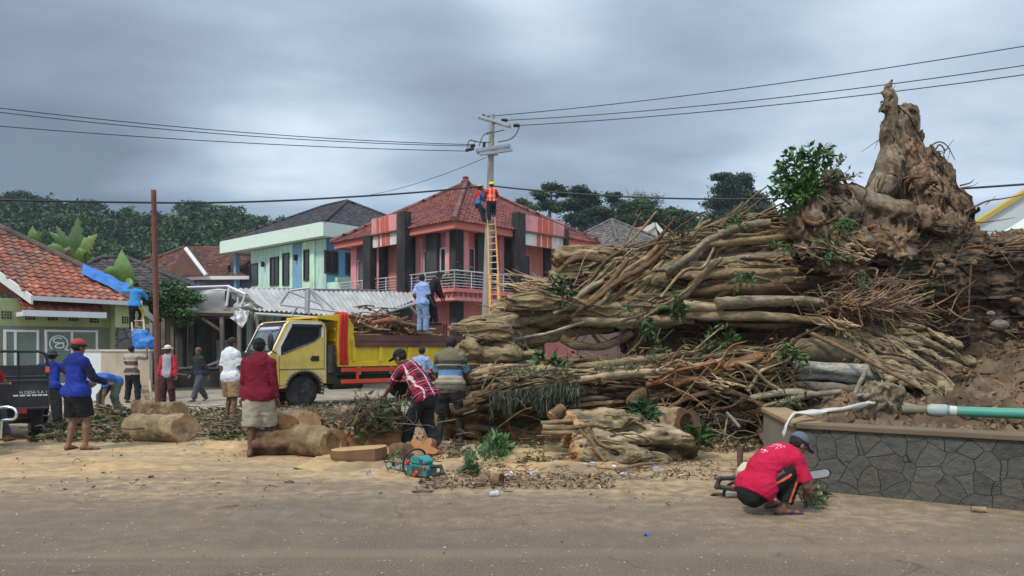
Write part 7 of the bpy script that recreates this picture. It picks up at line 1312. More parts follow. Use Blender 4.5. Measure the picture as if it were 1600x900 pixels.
# ---------------------------------------------------------------- litter
def litter():
    rng = np.random.RandomState(41)
    def patch(g, x0, x1, y0, y1, n, hgt, cols, size, hump=True):
        px = rng.uniform(x0, x1, n); py = rng.uniform(y0, y1, n); Y = CH * F / (py - HZ); X = (px - 800) / F * Y; k = np.sin(np.clip((px - x0) / (x1 - x0), 0, 1) * np.pi) ** .6 * (.55 + .45 * vn(np.stack([px / 14, py / 9, 0 * px], -1))) if hump else 1; Z = .012 + hgt * rng.uniform(0, 1, n) * np.clip(k, 0.02, 1); V, q = leafs(np.stack([X, Y, Z], -1), size, rng, .45, .72, .5); c = np.array(cols)[rng.randint(len(cols), size=n)] * rng.uniform(.5, 1.35, (n, 1)); g.add(V, [q], np.repeat(c, 4, 0))
    def patch2(g, x0, x1, y0, y1, n, h_, cols, sz): patch(g, x0, x1, y0, y1, int(n * 1.7), h_ * .85, cols, sz * .68)
    def twigs(g, x0, x1, y0, y1, n, hgt, rmax=.012, l0=.12, l1=.5, tilt=.12):
        for k in range(n):
            p = G(rng.uniform(x0, x1), rng.uniform(y0, y1)); a = rng.uniform(0, 6.28); l = rng.uniform(l0, l1); d = Vector((math.cos(a), math.sin(a), rng.normal() * tilt)) * l / 2; p.z = .015 + abs(d.z) + rng.uniform(0, hgt); r = rng.uniform(.004, rmax); g.tube(spline([p - d, p + Vector(rng.normal(size=3) * .025), p + d], 5), [r, r, r, r * .8, r * .5], 4, np.array([(.14, .09, .055), (.20, .14, .085), (.28, .21, .13), (.09, .06, .04)][rng.randint(4)]) * rng.uniform(.7, 1.2), cap=False)
    GRN = [(.07, .10, .03), (.085, .11, .04), (.06, .07, .028), (.13, .12, .055)]; BR = [(.18, .13, .08), (.24, .175, .11), (.12, .09, .06), (.30, .23, .15), (.09, .065, .045)]; PINKB = [(.26, .16, .11), (.30, .20, .13), (.2, .13, .09)]
    g = Geo(); 
    for a in ((45, 210, 652, 692, 1500, .28, GRN + BR, .15), (120, 215, 640, 668, 700, .35, GRN + BR[:2], .16), (285, 420, 640, 684, 1500, .17, GRN + BR + BR, .14), (330, 400, 664, 690, 350, .12, GRN, .13), (425, 560, 632, 668, 1400, .22, GRN + BR + PINKB, .15), (440, 540, 650, 672, 500, .2, GRN, .15), (640, 690, 640, 668, 420, .2, GRN + BR, .14), (700, 800, 690, 735, 500, .12, GRN + BR + BR + PINKB, .10), (800, 905, 690, 728, 420, .12, GRN + BR, .11), (1060, 1190, 640, 708, 1300, .30, BR + BR + GRN[:1], .13), (1040, 1110, 668, 706, 300, .25, GRN, .15), (1150, 1192, 640, 690, 400, .38, GRN + BR + BR, .12), (880, 1060, 640, 690, 700, .3, GRN + BR, .14)): patch2(g, *a)
    patch(g, 655, 960, 700, 765, 2600, .05, BR + PINKB, .055); patch(g, 560, 680, 690, 730, 700, .06, BR + PINKB, .06); patch(g, 900, 1130, 718, 752, 500, .02, BR, .05); patch(g, 0, 1250, 690, 780, 260, .0, BR + [(.45, .33, .2)], .05, False); patch(g, 0, 1600, 780, 890, 50, .0, BR + [(.5, .38, .24)], .03, False); patch(g, 560, 1200, 640, 700, 900, .10, BR + PINKB, .10)
    o = g.build('leaf_litter', mat('litter_leaf', attr=True, rough=.95, var=.25, vs=5, spec=.08)); tag(o, 'green and brown leaf litter strewn over the sawdust and between the logs', 'leaves', None, 'stuff')
    g = Geo()
    for a in ((655, 960, 700, 765, 230, .05, .007, .06, .28), (40, 215, 645, 695, 90, .3), (285, 560, 640, 690, 190, .2), (1040, 1192, 620, 706, 200, .4, .016, .2, .9, .4), (700, 900, 660, 700, 90, .2), (300, 500, 690, 715, 40, .02, .006, .06, .2), (900, 1150, 722, 752, 60, .02, .006, .1, .4), (0, 1250, 720, 800, 26, .0, .006, .05, .2, 0), (860, 1180, 600, 660, 120, .5, .02, .3, 1.1, .4)): twigs(g, *a)
    o = g.build('twig_litter', MATS['cut_branch']); tag(o, 'broken twigs and bark shreds scattered among the leaf litter', 'twigs', None, 'stuff')
    # sawdust heaped in low mounds
    nx, ny = 200, 60; xs = np.linspace(-6.5, 4.2, nx); ys = np.linspace(8.4, 13.2, ny); X, Y = np.meshgrid(xs, ys); Z = .16 * np.clip(fbm(np.stack([X * .9, Y * 1.1, 0 * X + 2.2], -1), 4) * 1.3 - .15, -.1, .5) + .012 * vn(np.stack([X * 9, Y * 9, 0 * X], -1)); e = np.clip(np.minimum(np.minimum(X + 6.5, 4.2 - X), np.minimum(Y - 8.4, 13.2 - Y)) * .8, 0, 1); Z = Z * e - .05 * (1 - e) - .012
    g = Geo(); i, j = np.meshgrid(np.arange(ny - 1), np.arange(nx - 1), indexing='ij'); q = np.stack([i * nx + j, i * nx + j + 1, (i + 1) * nx + j + 1, (i + 1) * nx + j], -1).reshape(-1, 4); V = np.stack([X, Y, Z], -1).reshape(-1, 3); g.add(V, [q], vcol_noise(V, [(.36, .235, .115), (.47, .32, .165), (.40, .27, .14), (.26, .18, .11)], 1.6, 4)); o = g.build('sawdust', mat('sawdust', attr=True, rough=.97, var=.2, vs=7, bump=.6, bs=60, spec=.1, dirt=.4, dcol=(.22, .145, .085), ds=2.5), None, True); tag(o, 'drifts of fresh tan sawdust around the cut logs', 'sawdust', None, 'stuff')
    # brushwood heap the man in plaid is lifting
    g = Geo(); c0 = P(584, 650, 10.9)
    for k in range(170): a = rng.uniform(-.3, 3.4); l = rng.uniform(.2, .55); p = np.array((c0.x + rng.normal() * .2, c0.y + rng.normal() * .2, .50 + rng.uniform(-.15, .1))); d = np.array((math.cos(a), rng.normal() * .4, abs(math.sin(a)) * .8)) * l; r = rng.uniform(.004, .013); g.tube(spline([p, p + d * .5 + rng.normal(size=3) * .06, p + d], 6), np.linspace(r, r * .4, 6), 4, np.array((.12, .08, .05)) * rng.uniform(.6, 1.6), cap=False)
    Cc = rng.normal(size=(600, 3)) * (.19, .15, .11) + np.array((c0.x, c0.y, .56)); V, q = leafs(Cc, .17, rng, .35, .2); lc = leafcol(600, (.085, .075, .045), rng, .6); gm = np.repeat(rng.rand(600) < .5, 4); lc[gm] = lc[gm] * (.6, 1.1, .6); g.add(V, [q], lc); o = g.build('brushwood_heap', M_LEAFN); tag(o, 'heap of wilted leafy twigs piled on the logs in front of the plaid shirt', 'brushwood', None, 'stuff')
litter()
def fern(label, base, tips, n, size, col, seed, name='leafy_branch'):
    t = thing(name, label, 'branch', base, 0, 'green leafy branches on the ground'); leafspray('leaves', (0, 0, .02), [Vector(q) - Vector(base) for q in tips], n, size, col, seed, t, .008, .05)
B0 = G(775, 712); fern('bright green jagged leaves sprouting in the litter behind the peeled stick', B0, [P(752, 690, 10.8), P(772, 682, 10.9), P(792, 688, 10.8), P(765, 700, 10.3), P(790, 702, 10.4), P(781, 692, 10.9)], 40, .15, (.075, .15, .045), 1)
B0 = G(748, 742); fern('dark green fern like branch lying left of the peeled stick', B0, [G(728, 742) + Vector((0, 0, .1)), G(735, 730) + Vector((0, 0, .12)), G(752, 722) + Vector((0, 0, .15)), G(742, 746) + Vector((0, 0, .05))], 34, .12, (.045, .095, .032), 2)
B0 = G(768, 722); fern('drooping pair of green leaves right of the peeled stick', B0, [G(776, 732) + Vector((0, 0, .08)), G(786, 722) + Vector((0, 0, .16)), G(766, 712) + Vector((0, 0, .2))], 16, .13, (.055, .11, .04), 3)
B0 = G(1272, 792); fern('small dark leafy sprig on the road beside the crouching man', B0, [G(1254, 794) + Vector((0, 0, .03)), G(1284, 796) + Vector((0, 0, .03)), G(1292, 790) + Vector((0, 0, .04)), G(1286, 784) + Vector((0, 0, .12)), G(1262, 788) + Vector((0, 0, .05))], 12, .10, (.035, .07, .022), 4)
B0 = G(600, 724); fern('thin green sprig on the sawdust left of the chainsaw', B0, [G(610, 728) + Vector((0, 0, .04)), G(620, 738) + Vector((0, 0, .04)), G(605, 742) + Vector((0, 0, .03)), G(628, 742) + Vector((0, 0, .03))], 9, .11, (.06, .11, .05), 5)
B0 = P(1000, 655, 10.6); fern('dark glossy leaves drooping over the fluted log', B0, [P(985, 640, 10.4), P(1012, 632, 10.4), P(1030, 652, 10.3), P(1002, 668, 10.2), P(988, 660, 10.2), P(1020, 645, 10.3), P(996, 630, 10.5)], 22, .16, (.028, .06, .022), 6)
B0 = P(1085, 690, 10.6); fern('feathery green leaves behind the right end of the fluted log', B0, [P(1075, 660, 10.6), P(1090, 655, 10.7), P(1100, 668, 10.6), P(1108, 680, 10.6), P(1095, 690, 10.4), P(1112, 692, 10.5), P(1080, 672, 10.5)], 30, .13, (.035, .075, .022), 7)
B0 = G(612, 694); fern('low tuft of green weeds under the sawn orange block', B0, [G(605, 692) + Vector((0, 0, .12)), G(618, 694) + Vector((0, 0, .14)), G(612, 690) + Vector((0, 0, .16)), G(624, 690) + Vector((0, 0, .1))], 20, .09, (.075, .14, .04), 8)
# ---------------------------------------------------------------- plastic cups, wrappers
M_CUP = mat('clear_plastic', (.55, .60, .66), .15, .1, 20, spec=.6, alpha=.55)
def cup(px, py, label, rz, up=False, s=1.0, col=None):
    b = G(px, py); g = Geo(); M = TR((0, 0, .028 * s if not up else 0), rz, 0 if up else R(90)); g.lathe([(.022 * s, 0), (.024 * s, .002), (.030 * s, .05 * s), (.035 * s, .085 * s), (.038 * s, .087 * s), (.034 * s, .085 * s), (.021 * s, .004)], 14, M); o = g.build('plastic_cup', M_CUP if col is None else mat('white_cup', (.7, .62, .62), .5, .15, 20), None, True); o.location = b; tag(o, label, 'cup', 'discarded plastic cups')
for a in ((574, 742, 'crushed clear plastic cup lying alone in front of the sawn slab', .4), (765, 776, 'clear plastic cup nearest the viewer, below the two dark stubs', 2.0), (826, 744, 'clear plastic cup between the peeled stick and the fluted log', 1.2), (914, 735, 'left one of the two clear cups at the foot of the fluted log', .2, True), (926, 734, 'right one of the two clear cups at the foot of the fluted log', .9, True, 1.1), (952, 735, 'whitish paper cup lying right of the two clear cups', 2.2, False, 1.0, 1), (969, 744, 'flattened clear cup by the bark strip', 1.7, False, .9), (1025, 740, 'clear plastic cup farthest right, beyond the bark strip', .5, True), (791, 746, 'pinkish empty carton cup beside the peeled stick', 2.4, False, 1.0, 1)): cup(*a)
def flat(label, px, py, w, l, rz, col, name, cat): b = G(px, py); g = Geo(); V = [(x * w / 2, y * l / 2, .012 + .012 * math.sin(x * 3 + y * 2)) for y in np.linspace(-1, 1, 5) for x in np.linspace(-1, 1, 5)]; g.add(V, [[(j * 5 + i, j * 5 + i + 1, j * 5 + i + 6, j * 5 + i + 5) for j in range(4) for i in range(4)]], col); o = g.build(name, M_CLOTH); o.location = b; o.rotation_euler = (0, 0, rz); md = o.modifiers.new('t', 'SOLIDIFY'); md.thickness = .003; tag(o, label, cat)
flat('tiny blue wrapper on the bare road near the bottom', 1011, 837, .05, .03, .3, srgb(70, 100, 170), 'wrapper', 'wrapper'); flat('flat grey bark scrap on the sawdust left of the slab', 475, 732, .26, .12, .3, (.24, .19, .16), 'bark_scrap', 'bark'); flat('dark dead leaf on the road left of the crouching man', 1122, 774, .16, .07, .2, (.06, .03, .028), 'dead_leaf', 'leaf'); flat('curled brown leaf alone on the sandy road', 452, 754, .12, .06, -.2, (.09, .06, .045), 'dead_leaf', 'leaf'); flat('dark leaf fragment on the road under the chainsaw', 660, 769, .22, .07, .1, (.10, .07, .05), 'dead_leaf', 'leaf'); flat('small chip of dark bark on the far left of the sandy road', 236, 746, .06, .05, .7, (.07, .045, .03), 'bark_scrap', 'bark')
# ---------------------------------------------------------------- chainsaws
def chainsaw(label, loc, rz, body, rx=0, s=1.0, accent=srgb(196, 40, 40)):
    t = thing('chainsaw', label, 'chainsaw', loc, rz, 'chainsaws'); t.rotation_euler = (rx, 0, rz)
    Mp = mat('saw_plastic', attr=True, rough=.35, var=.08, vs=10, dirt=.25, dcol=(.3, .22, .12), ds=8)
    def sd(prims, nm, col, m=Mp, planes=None):
        S_ = SDF(.007, .015)
        for p in prims: S_.cap([v * s for v in p[0]], [v * s for v in p[1]], p[2] * s, p[3] * s)
        V, q = S_.mesh(); g = Geo(); g.add(V, [q], col); return g.build(nm, m, t, True)
    g = Geo(); g.prism([(x * s, -.09 * s, z * s) for x, z in ((-.15, .02), (-.16, .13), (-.10, .15), (.12, .15), (.17, .11), (.16, .02))], (0, .18 * s, 0), body); g.build('housing', Mp, t, bevel=.012)
    g = Geo(); g.prism([(x * s, -.08 * s, z * s) for x, z in ((-.11, .153), (-.12, .20), (-.07, .245), (.06, .245), (.12, .19), (.12, .153))], (0, .16 * s, 0), np.array(body) * 1.25); g.build('top_cover', Mp, t, bevel=.015)
    g = Geo(); 
    for k in range(5): g.box(((-.06 + .035 * k) * s, -.096 * s, .045 * s), ((-.045 + .035 * k) * s, -.0905 * s, .125 * s), (.03, .04, .04))
    g.box((.05 * s, -.088 * s, .17 * s), (.10 * s, -.0805 * s, .215 * s), (.05, .06, .06)); g.build('grille', Mp, t)
    for x, z, r, y in ((-.13, .17, .028, -.092), (.02, .06, .026, -.098), (.135, .125, .024, -.095), (-.02, .03, .02, -.093)): Geo().lathe([(r * s, 0), (r * s, .02 * s), (r * .6 * s, .028 * s)], 12, TR((x * s, (y + .01) * s, z * s), 0, R(90)), accent).build('knob', Mp, t, True)
    hb = Geo(); hb.tube(spline([(-.12 * s, -.12 * s, .02 * s), (-.17 * s, -.13 * s, .12 * s), (-.14 * s, -.10 * s, .26 * s), (-.08 * s, 0, .31 * s), (-.05 * s, .10 * s, .26 * s), (-.06 * s, .12 * s, .1 * s)], 24), .013 * s, 8); hb.build('front_handle', M_BLKP, t, True)
    sd((((.15, 0, .13), (.30, 0, .15), .022, .02), ((.30, 0, .15), (.34, 0, .08), .02, .022), ((.34, 0, .08), (.16, 0, .03), .02, .025)), 'rear_handle', (.03, .03, .032))
    g = Geo(); n = 20; pts = [(-.15, .03)] + [(-.62 - .04 * math.sin(t), .065 - .035 * math.cos(t)) for t in np.linspace(0, math.pi, n)] + [(-.15, .10)]; g.prism([(x * s, .06 * s, z * s) for x, z in pts], (0, .006 * s, 0), (.22, .22, .21)); g.build('guide_bar', M_GALV, t); g = Geo(); ring = [(-.15, .025)] + [(-.62 - .046 * math.sin(t), .065 - .041 * math.cos(t)) for t in np.linspace(0, math.pi, n)] + [(-.15, .105)]; g.tube([(x * s, .063 * s, z * s) for x, z in ring], .008 * s, 5); g.build('chain', M_DARK, t)
    g = Geo(); g.prism([(-.16 * s, -.06 * s, .15 * s), (-.20 * s, -.06 * s, .24 * s), (-.19 * s, -.06 * s, .25 * s), (-.14 * s, -.06 * s, .16 * s)], (0, .12 * s, 0), (.03, .03, .03)); g.build('hand_guard', Mp, t)
    return t
c = G(657, 747); chainsaw('teal chainsaw with red knobs standing on the sawdust near the star slice', (c.x, c.y + .1, .0), R(-38), srgb(40, 112, 108), 0, 1.05)
cs = SQ_LOC = G(1222, 790); cs2 = chainsaw('cream chainsaw with long grey bar between the knees of the crouching man', (2.52, 7.72, .09), R(180), srgb(186, 178, 150), 0, 1.15, (.05, .05, .05)); cs2.rotation_euler = (0, R(9), R(180))
# tools and oddments near the crouching man
g = Geo(); b = G(1152, 778); g.prism([(-.12, 0, .012), (.14, 0, .012), (.14, 0, .16), (.10, 0, .19), (.06, 0, .17), (.03, 0, .04), (-.08, 0, .035)], (0, .12, 0), srgb(190, 184, 160)); g.tube(spline([(-.13, .05, .02), (-.10, .05, .10), (.0, .05, .17), (.06, .05, .2)], 12), .02, 6, (.03, .03, .032)); o = g.build('fuel_jug', M_TRIM, None, bevel=.01); o.location = b; tag(o, 'cream plastic jug with black handle behind the crouching man', 'jug')
g = Geo(); b = G(1156, 746); g.tube([(0, 0, 0), (.01, .02, .36)], [.028, .04], 8, (.10, .06, .045)); o = g.build('tool_handle', M_WOOD, None, True); o.location = (b.x, b.y, 0); tag(o, 'dark wooden tool handle standing behind the crouching man', 'tool')
# ---------------------------------------------------------------- on the stone bed
def bed():
    c, d, nrm, dl, nl, zt = PLN
    t = thing('water_pipe', 'green plastic pipe with grey joint lying on the soil behind the wall', 'pipe', (0, 0, 0)); Yp = 9.0; g = Geo(); g.tube([P(1475, 642, 9.1), P(1640, 648, 8.6)], .062, 16, srgb(70, 140, 120)); g.build('green_pipe', mat('pipe_paint', attr=True, rough=.45, var=.12, vs=4, dirt=.4, dcol=(.2, .17, .12), ds=3), t, True); g = Geo(); g.tube([P(1408, 640, 9.3), P(1452, 641, 9.2)], .058, 14, srgb(104, 100, 76)); g.build('muddy_pipe', MATS['pipe_paint'], t, True); g = Geo(); g.tube([P(1450, 641, 9.18), P(1455, 641, 9.16), P(1478, 642, 9.1), P(1482, 642, 9.08)], [.064, .08, .08, .066], 16, srgb(150, 160, 158)); g.build('joint', MATS['pipe_paint'], t, True); g = Geo(); g.tube([P(1483, 642, 9.07), P(1494, 643, 9.04)], .066, 14, (.5, .48, .45)); g.build('tape', MATS['pipe_paint'], t, True)
    S_ = SDF(.016, .04); k = lambda px, py, Y=9.4: P(px, py, Y)
    for px, py, r in ((1370, 620, 24), (1388, 640, 20), (1350, 640, 18), (1395, 615, 16), (1345, 622, 12), (1370, 648, 20)): S_.ell(k(px, py), (r * 9.4 / F, r * 9.4 / F * .8, r * 9.4 / F))
    V, q = S_.mesh(lambda p: .09 * np.abs(fbm(p * 7, 3)) - .03 + .02 * vn(p * 22)); g = Geo(); g.add(V, [q], vcol_noise(V, [(.15, .115, .075), (.24, .19, .125), (.10, .075, .05), (.30, .26, .2)], 5, 1)); o = g.build('root_clump', M_ROOT, None, True); tag(o, 'knobbly muddy root clump on the bed at the end of the pipe', 'root')
    # white cloth over the wall corner
    n, m = 34, 8; p = [k(1366, 632, 9.3), P(1330, 640, 8.95), P(1290, 646, 8.7), P(1255, 650, 8.45), P(1238, 654, 8.22), P(1228, 668, 8.12), P(1223, 684, 8.10)]; path = spline(p, n); Vv = []
    for i in range(n):
        w = .10 + .03 * math.sin(i * .5)
        for j in range(m): s_ = j / (m - 1) - .5; Vv.append((path[i][0] + s_ * w * .5, path[i][1] + s_ * w * 1.6, path[i][2] + .03 + .025 * math.sin(j * 2.1 + i * .35) + .02 * vn(np.array((i * .3, j * .8, 2.)))))
    g = Geo(); g.add(Vv, [[(i * m + j, i * m + j + 1, (i + 1) * m + j + 1, (i + 1) * m + j) for i in range(n - 1) for j in range(m - 1)]], srgb(200, 194, 184)); o = g.build('white_cloth', M_CLOTH, None, True); md = o.modifiers.new('t', 'SOLIDIFY'); md.thickness = .01; tag(o, 'twisted dirty white cloth draped over the wall corner', 'cloth')
    b = P(1597, 660, 8.1); t = thing('drink_bottle', 'clear bottle of pink drink standing on the wall coping at the right edge', 'bottle', (b.x, c.y + (b.x - c.x) / d.x * d.y + .14, zt + .006)); g = Geo(); g.lathe([(.026, 0), (.028, .01), (.028, .06), (.027, .08), (.003, .081)], 12, None, srgb(200, 70, 96)); g.build('label_band', M_TRIM, t, True); g = Geo(); g.lathe([(.027, .082), (.027, .115), (.012, .14), (.011, .155), (.001, .156)], 12); g.build('bottle_neck', M_CUP, t, True)
    rng = np.random.RandomState(6)
    for k_, (px, py, Y, lab, cat, col, sz) in enumerate(((1428, 660, 9.0, 'cobble', 0, 0, 0),)[:0]): pass
    g = Geo(); V = []
    for k_ in range(330): px = rng.uniform(1400, 1640); Y = rng.uniform(8.4, 12.5); x = (px - 800) / F * Y; z = .60 + np.clip(((x - c.x) * nrm.x + (Y - c.y) * nrm.y - .6) * .05, 0, .18) + .75 * np.exp(-((x - 9.3) / 1.35) ** 2 - ((Y - 13.3) / 2.0) ** 2); s2 = rng.uniform(.012, .055); Vl, ql = leafs(np.array([[x, Y, z]]), s2 * 2, rng, .8, -.5); g.tube([(x, Y, z - s2), (x + rng.normal() * s2, Y, z + s2 * .6)], [s2 * .9, s2 * .5], 6, np.array((.20, .135, .08)) * rng.uniform(.6, 1.3), rough=.3, seed=k_)
    o = g.build('soil_clods', M_SOIL, None, True); tag(o, 'crumbled soil clods strewn over the bed behind the pipe', 'soil', None, 'stuff')
    g = Geo(); a = P(1405, 640, 9.6); g.prism([(a.x - .3, a.y + .5, a.z + .02), (a.x + .55, a.y + .45, a.z - .02), (a.x + .5, a.y + .75, a.z + .0), (a.x - .28, a.y + .8, a.z + .05)], (0, 0, .03), srgb(150, 120, 98)); o = g.build('broken_board', M_WOOD); tag(o, 'broken pale board lying behind the muddy root clump', 'board')
bed()
# ---------------------------------------------------------------- garden plants by the houses
def banana(label, px, pyb, Y, leaves, seed):
    b = P(px, pyb, Y); b.z = 0; t = thing('banana_plant', label, 'plant', b, 0, 'banana plants behind the green house'); top = P(px, pyb, Y) - b; g = Geo(); g.tube([(0, 0, 0), top * .6, top], [.14, .12, .07], 8, (.10, .13, .05)); g.build('stem', M_LEAFN, t, True)
    for (tx, ty, w, dr, c) in leaves:
        e = P(tx, ty, Y - .2) - b; mid = (top + e) / 2 + Vector((0, -.15, dr)); path = spline([top, mid, e], 24); g = Geo(); Vv = []; d = np.gradient(path, axis=0); 
        for i, p in enumerate(path): s = i / 23; wd = (w * math.sin(math.pi * min(1, .12 + .88 * s) ** .8) + .01) * (1 - .4 * ((i * i + 3 * seed) % 7 == 0)); dd = d[i] / np.linalg.norm(d[i]); sd_ = np.cross(dd, (0, 1, 0)); sd_ /= np.linalg.norm(sd_) + 1e-6; Vv += [p - sd_ * wd + np.array((0, .12 * wd * 3, -.10 * wd * 3)), p, p + sd_ * wd + np.array((0, .12 * wd * 3, -.05 * wd * 3))]
        g.add(Vv, [[(i * 3 + j, i * 3 + j + 1, i * 3 + j + 4, i * 3 + j + 3) for i in range(23) for j in (0, 1)]], np.array(c) * (1, 1, .8)); g.build('leaf', M_LEAFN, t, True)
BG = (.10, .19, .05); BG2 = (.07, .13, .05); BG3 = (.16, .15, .07)
banana('tallest banana plant with broad split leaves over the orange roof', 118, 415, 31, [(122, 338, .45, 0, BG2), (72, 385, .4, .3, BG), (88, 352, .35, .1, BG2), (152, 366, .35, .2, (.16, .22, .07)), (98, 396, .3, .35, BG3), (135, 392, .3, .2, BG), (76, 362, .25, .3, BG2)], 1)
banana('single young banana leaf standing behind the roof ridge, leftmost', 56, 390, 30, [(51, 352, .32, 0, BG)], 2)
banana('pale upright banana leaf beside the tarpaulin, right of the roof', 195, 445, 29.5, [(190, 390, .42, 0, (.15, .26, .09)), (160, 425, .22, .3, BG), (205, 462, .3, .2, BG)], 3)
tree('round dark green leafy tree standing between the rusty post and the stall', P(262, 560, 27.5) * 1, 2.8, [(-.2, 0, 2.0 + .3, .7, .55), (.45, 0, 2.0, .7, .5), (-.6, .2, 1.8, .6, .45), (.1, .3, 2.5, .6, .45), (.5, -.2, 1.55, .5, .4)], 2600, .22, (.04, .085, .022), .09, 71, group=None, name='mango_tree', clump=.9)
# ================================================================ people
M_SKIN = mat('skin', attr=True, rough=.6, var=.10, vs=14, spec=.35)
M_HAIR = mat('hair', attr=True, rough=.7, var=.2, vs=30, bump=.4, bs=120)
M_HARD = mat('hard_hat', attr=True, rough=.35, var=.05, vs=3)
SK = (.155, .075, .042); SK2 = (.20, .10, .06); SK3 = (.12, .058, .034)
def ik(a, t, l1, l2, hint):
    d = t - a; L = min(d.length, (l1 + l2) * .999); d.normalize(); t = a + d * L
    x = (l1 * l1 - l2 * l2 + L * L) / (2 * L); h = math.sqrt(max(l1 * l1 - x * x, 0)); n = hint - d * hint.dot(d); n.normalize(); return a + d * x + n * h, t
def person(label, loc, yaw, H=1.65, hip=(0, 0, .88), lean=0, curve=0, side=0, twist=0, hl=(-.26, .06, .72), hr=(.26, .06, .72), fl=(-.11, 0, 0), fr=(.11, 0, 0), head=(0, 0), elb=(-.2, -1, -.2), toe=(8, -8), knl=None, knr=None,
           skin=SK, shirt=None, pants=None, hat=None, hair=(.012, .010, .009), shoes=None, h=.012, fat=1.0, group='people at the clearing', rx=0, heel=(0, 0), grip=.5):
    """pose in metres for a 1.65 m figure that faces +y; yaw turns it; hl/hr hand, fl/fr foot positions"""
    Vv = Vector; s = H / 1.65; root = thing('person', label, 'person', loc, yaw, group); S = lambda g: g
    hc = Vv(hip); a0, a1 = R(lean - curve), R(lean + curve)
    def up(a): return Vv((math.sin(R(side)), math.sin(a) * math.cos(R(side)), math.cos(a) * math.cos(R(side))))
    tw = Matrix.Rotation(R(twist), 3, 'Z')
    u0, u1 = up(a0), up(a1); rt = (tw @ Vv((1, 0, 0))); rt1 = (rt - u1 * rt.dot(u1)).normalized(); f1 = u1.cross(rt1); rt0 = Vv((1, 0, 0)); rt0 = (rt0 - u0 * rt0.dot(u0)).normalized(); f0 = u0.cross(rt0)
    w = hc + u0 * .23; nb = w + u1 * .29; ch = w + u1 * .12
    hp = [hc + rt0 * (sg * .09) for sg in (-1, 1)]; sh = [nb - u1 * .055 + rt1 * (sg * .175 * (fat * .5 + .5)) for sg in (-1, 1)]
    hy, hpi = head; fh = Matrix.Rotation(R(hy), 3, u1) @ f1; uh = u1.copy()
    # head frame: pitch is measured against the horizon, so a leaning body can still look ahead
    fl_ = Vv((fh.x, fh.y, 0)); fl_ = fl_.normalized() if fl_.length > .1 else Vv((0, 1, 0)); fh = (fl_ * math.cos(R(hpi)) + Vv((0, 0, -math.sin(R(hpi))))).normalized(); rh = fh.cross(Vv((0, 0, 1))).normalized(); uh = rh.cross(fh)
    hd = nb + u1 * .065 + uh * .10 + fh * .025; Rh = np.array([rh, fh, uh])
    def HP(x, y, z): return hd + rh * x + fh * y + uh * z
    B = SDF(h, .02); tor = np.array([rt1, f1, u1]); tor0 = np.array([rt0, f0, u0])
    B.ecap(hc, w, .148 * fat, .128 * fat, tor0, .68); B.ecap(w, ch + u1 * .07, .13 * fat, .152 * fat, tor, .64); B.cap(sh[0], sh[1], .055, .055); B.cap(nb - u1 * .05, hd - uh * .05, .056, .05)
    B.ell(HP(0, -.012, .03), (.074, .094, .088), Rh); B.cap(HP(0, .035, -.05), HP(0, .05, -.075), .052, .036); B.ell(HP(0, .085, -.012), (.013, .02, .028), Rh, .012); B.cap(HP(-.04, .074, .022), HP(.04, .074, .022), .014, k=.012)
    for sg in (-1, 1): B.ell(HP(sg * .077, -.005, -.005), (.012, .022, .033), Rh, .008); B.ell(HP(sg * .033, .092, .006), (.014, .012, .009), Rh, sub=True)
    B.cap(HP(-.02, .083, -.052), HP(.02, .083, -.052), .009, k=.008)
    arms = []; eh = Vv(elb)
    for k, (sg, tg) in enumerate(((-1, hl), (1, hr))):
        hint = Vv((eh.x * -sg * -1 if False else sg * abs(eh.x), eh.y, eh.z)); e, wr = ik(sh[k], Vv(tg), .28, .25, hint); arms.append((e, wr)); B.cap(sh[k], e, .050, .039); B.cap(e, e.lerp(wr, .35), .039, .040); B.cap(e.lerp(wr, .35), wr, .040, .027)
        fd = (wr - e).normalized(); ax = fd.cross(f1); ax = ax if ax.length > .2 else fd.cross(Vv((0, 0, 1))); ax.normalize(); pn = ax.cross(fd) * 1.0   # finger spread axis, palm normal
        B.cap(wr + fd * .02 - ax * .018, wr + fd * .085 - ax * .024, .017, .015, .012); B.cap(wr + fd * .02 + ax * .018, wr + fd * .085 + ax * .024, .017, .015, .012)
        for i, (off, ln) in enumerate(((-.032, .060), (-.011, .070), (.011, .074), (.033, .064))):
            k0 = wr + fd * .088 + ax * off; cl = R(30 + 45 * grip); k1 = k0 + (fd * math.cos(cl * .5) + pn * math.sin(cl * .5)) * ln * .55; k2 = k1 + (fd * math.cos(cl * 1.5) + pn * math.sin(cl * 1.5)) * ln * .5; B.cap(k0, k1, .0098, .0092, .004); B.cap(k1, k2, .0092, .0085, .004)
        t0 = wr + fd * .03 - ax * .03; t1 = t0 + (fd * .6 - ax * .6 + pn * .4).normalized() * .045; B.cap(t0, t1, .013, .011, .01); B.cap(t1, t1 + (fd * .85 + pn * .5).normalized() * .032, .011, .009, .004)
    legs = []
    for k, (sg, ft) in enumerate(((-1, fl), (1, fr))):
        an = Vv(ft) + Vv((0, 0, .075)); kh = (knl, knr)[k]; hint = Vv(kh) if kh else Vv((sg * .12, 1, .1)); kn, an = ik(hp[k], an, .41, .405, hint); legs.append((kn, an)); B.cap(hp[k], kn, .082 * fat, .052); B.cap(kn, kn.lerp(an, .35), .050, .054); B.cap(kn.lerp(an, .35), an, .054, .035)
        t = R(toe[k] if False else (8, -8)[k] + (toe[k] - (8, -8)[k])); td = Vv((-math.sin(t), math.cos(t), 0)); hh = heel[k]; td = (td * math.cos(R(hh)) - Vv((0, 0, math.sin(R(hh))))); gd = Vv((0, 0, 1)); b0 = an - td * .045 - gd * .035; legs[k] += (td,)
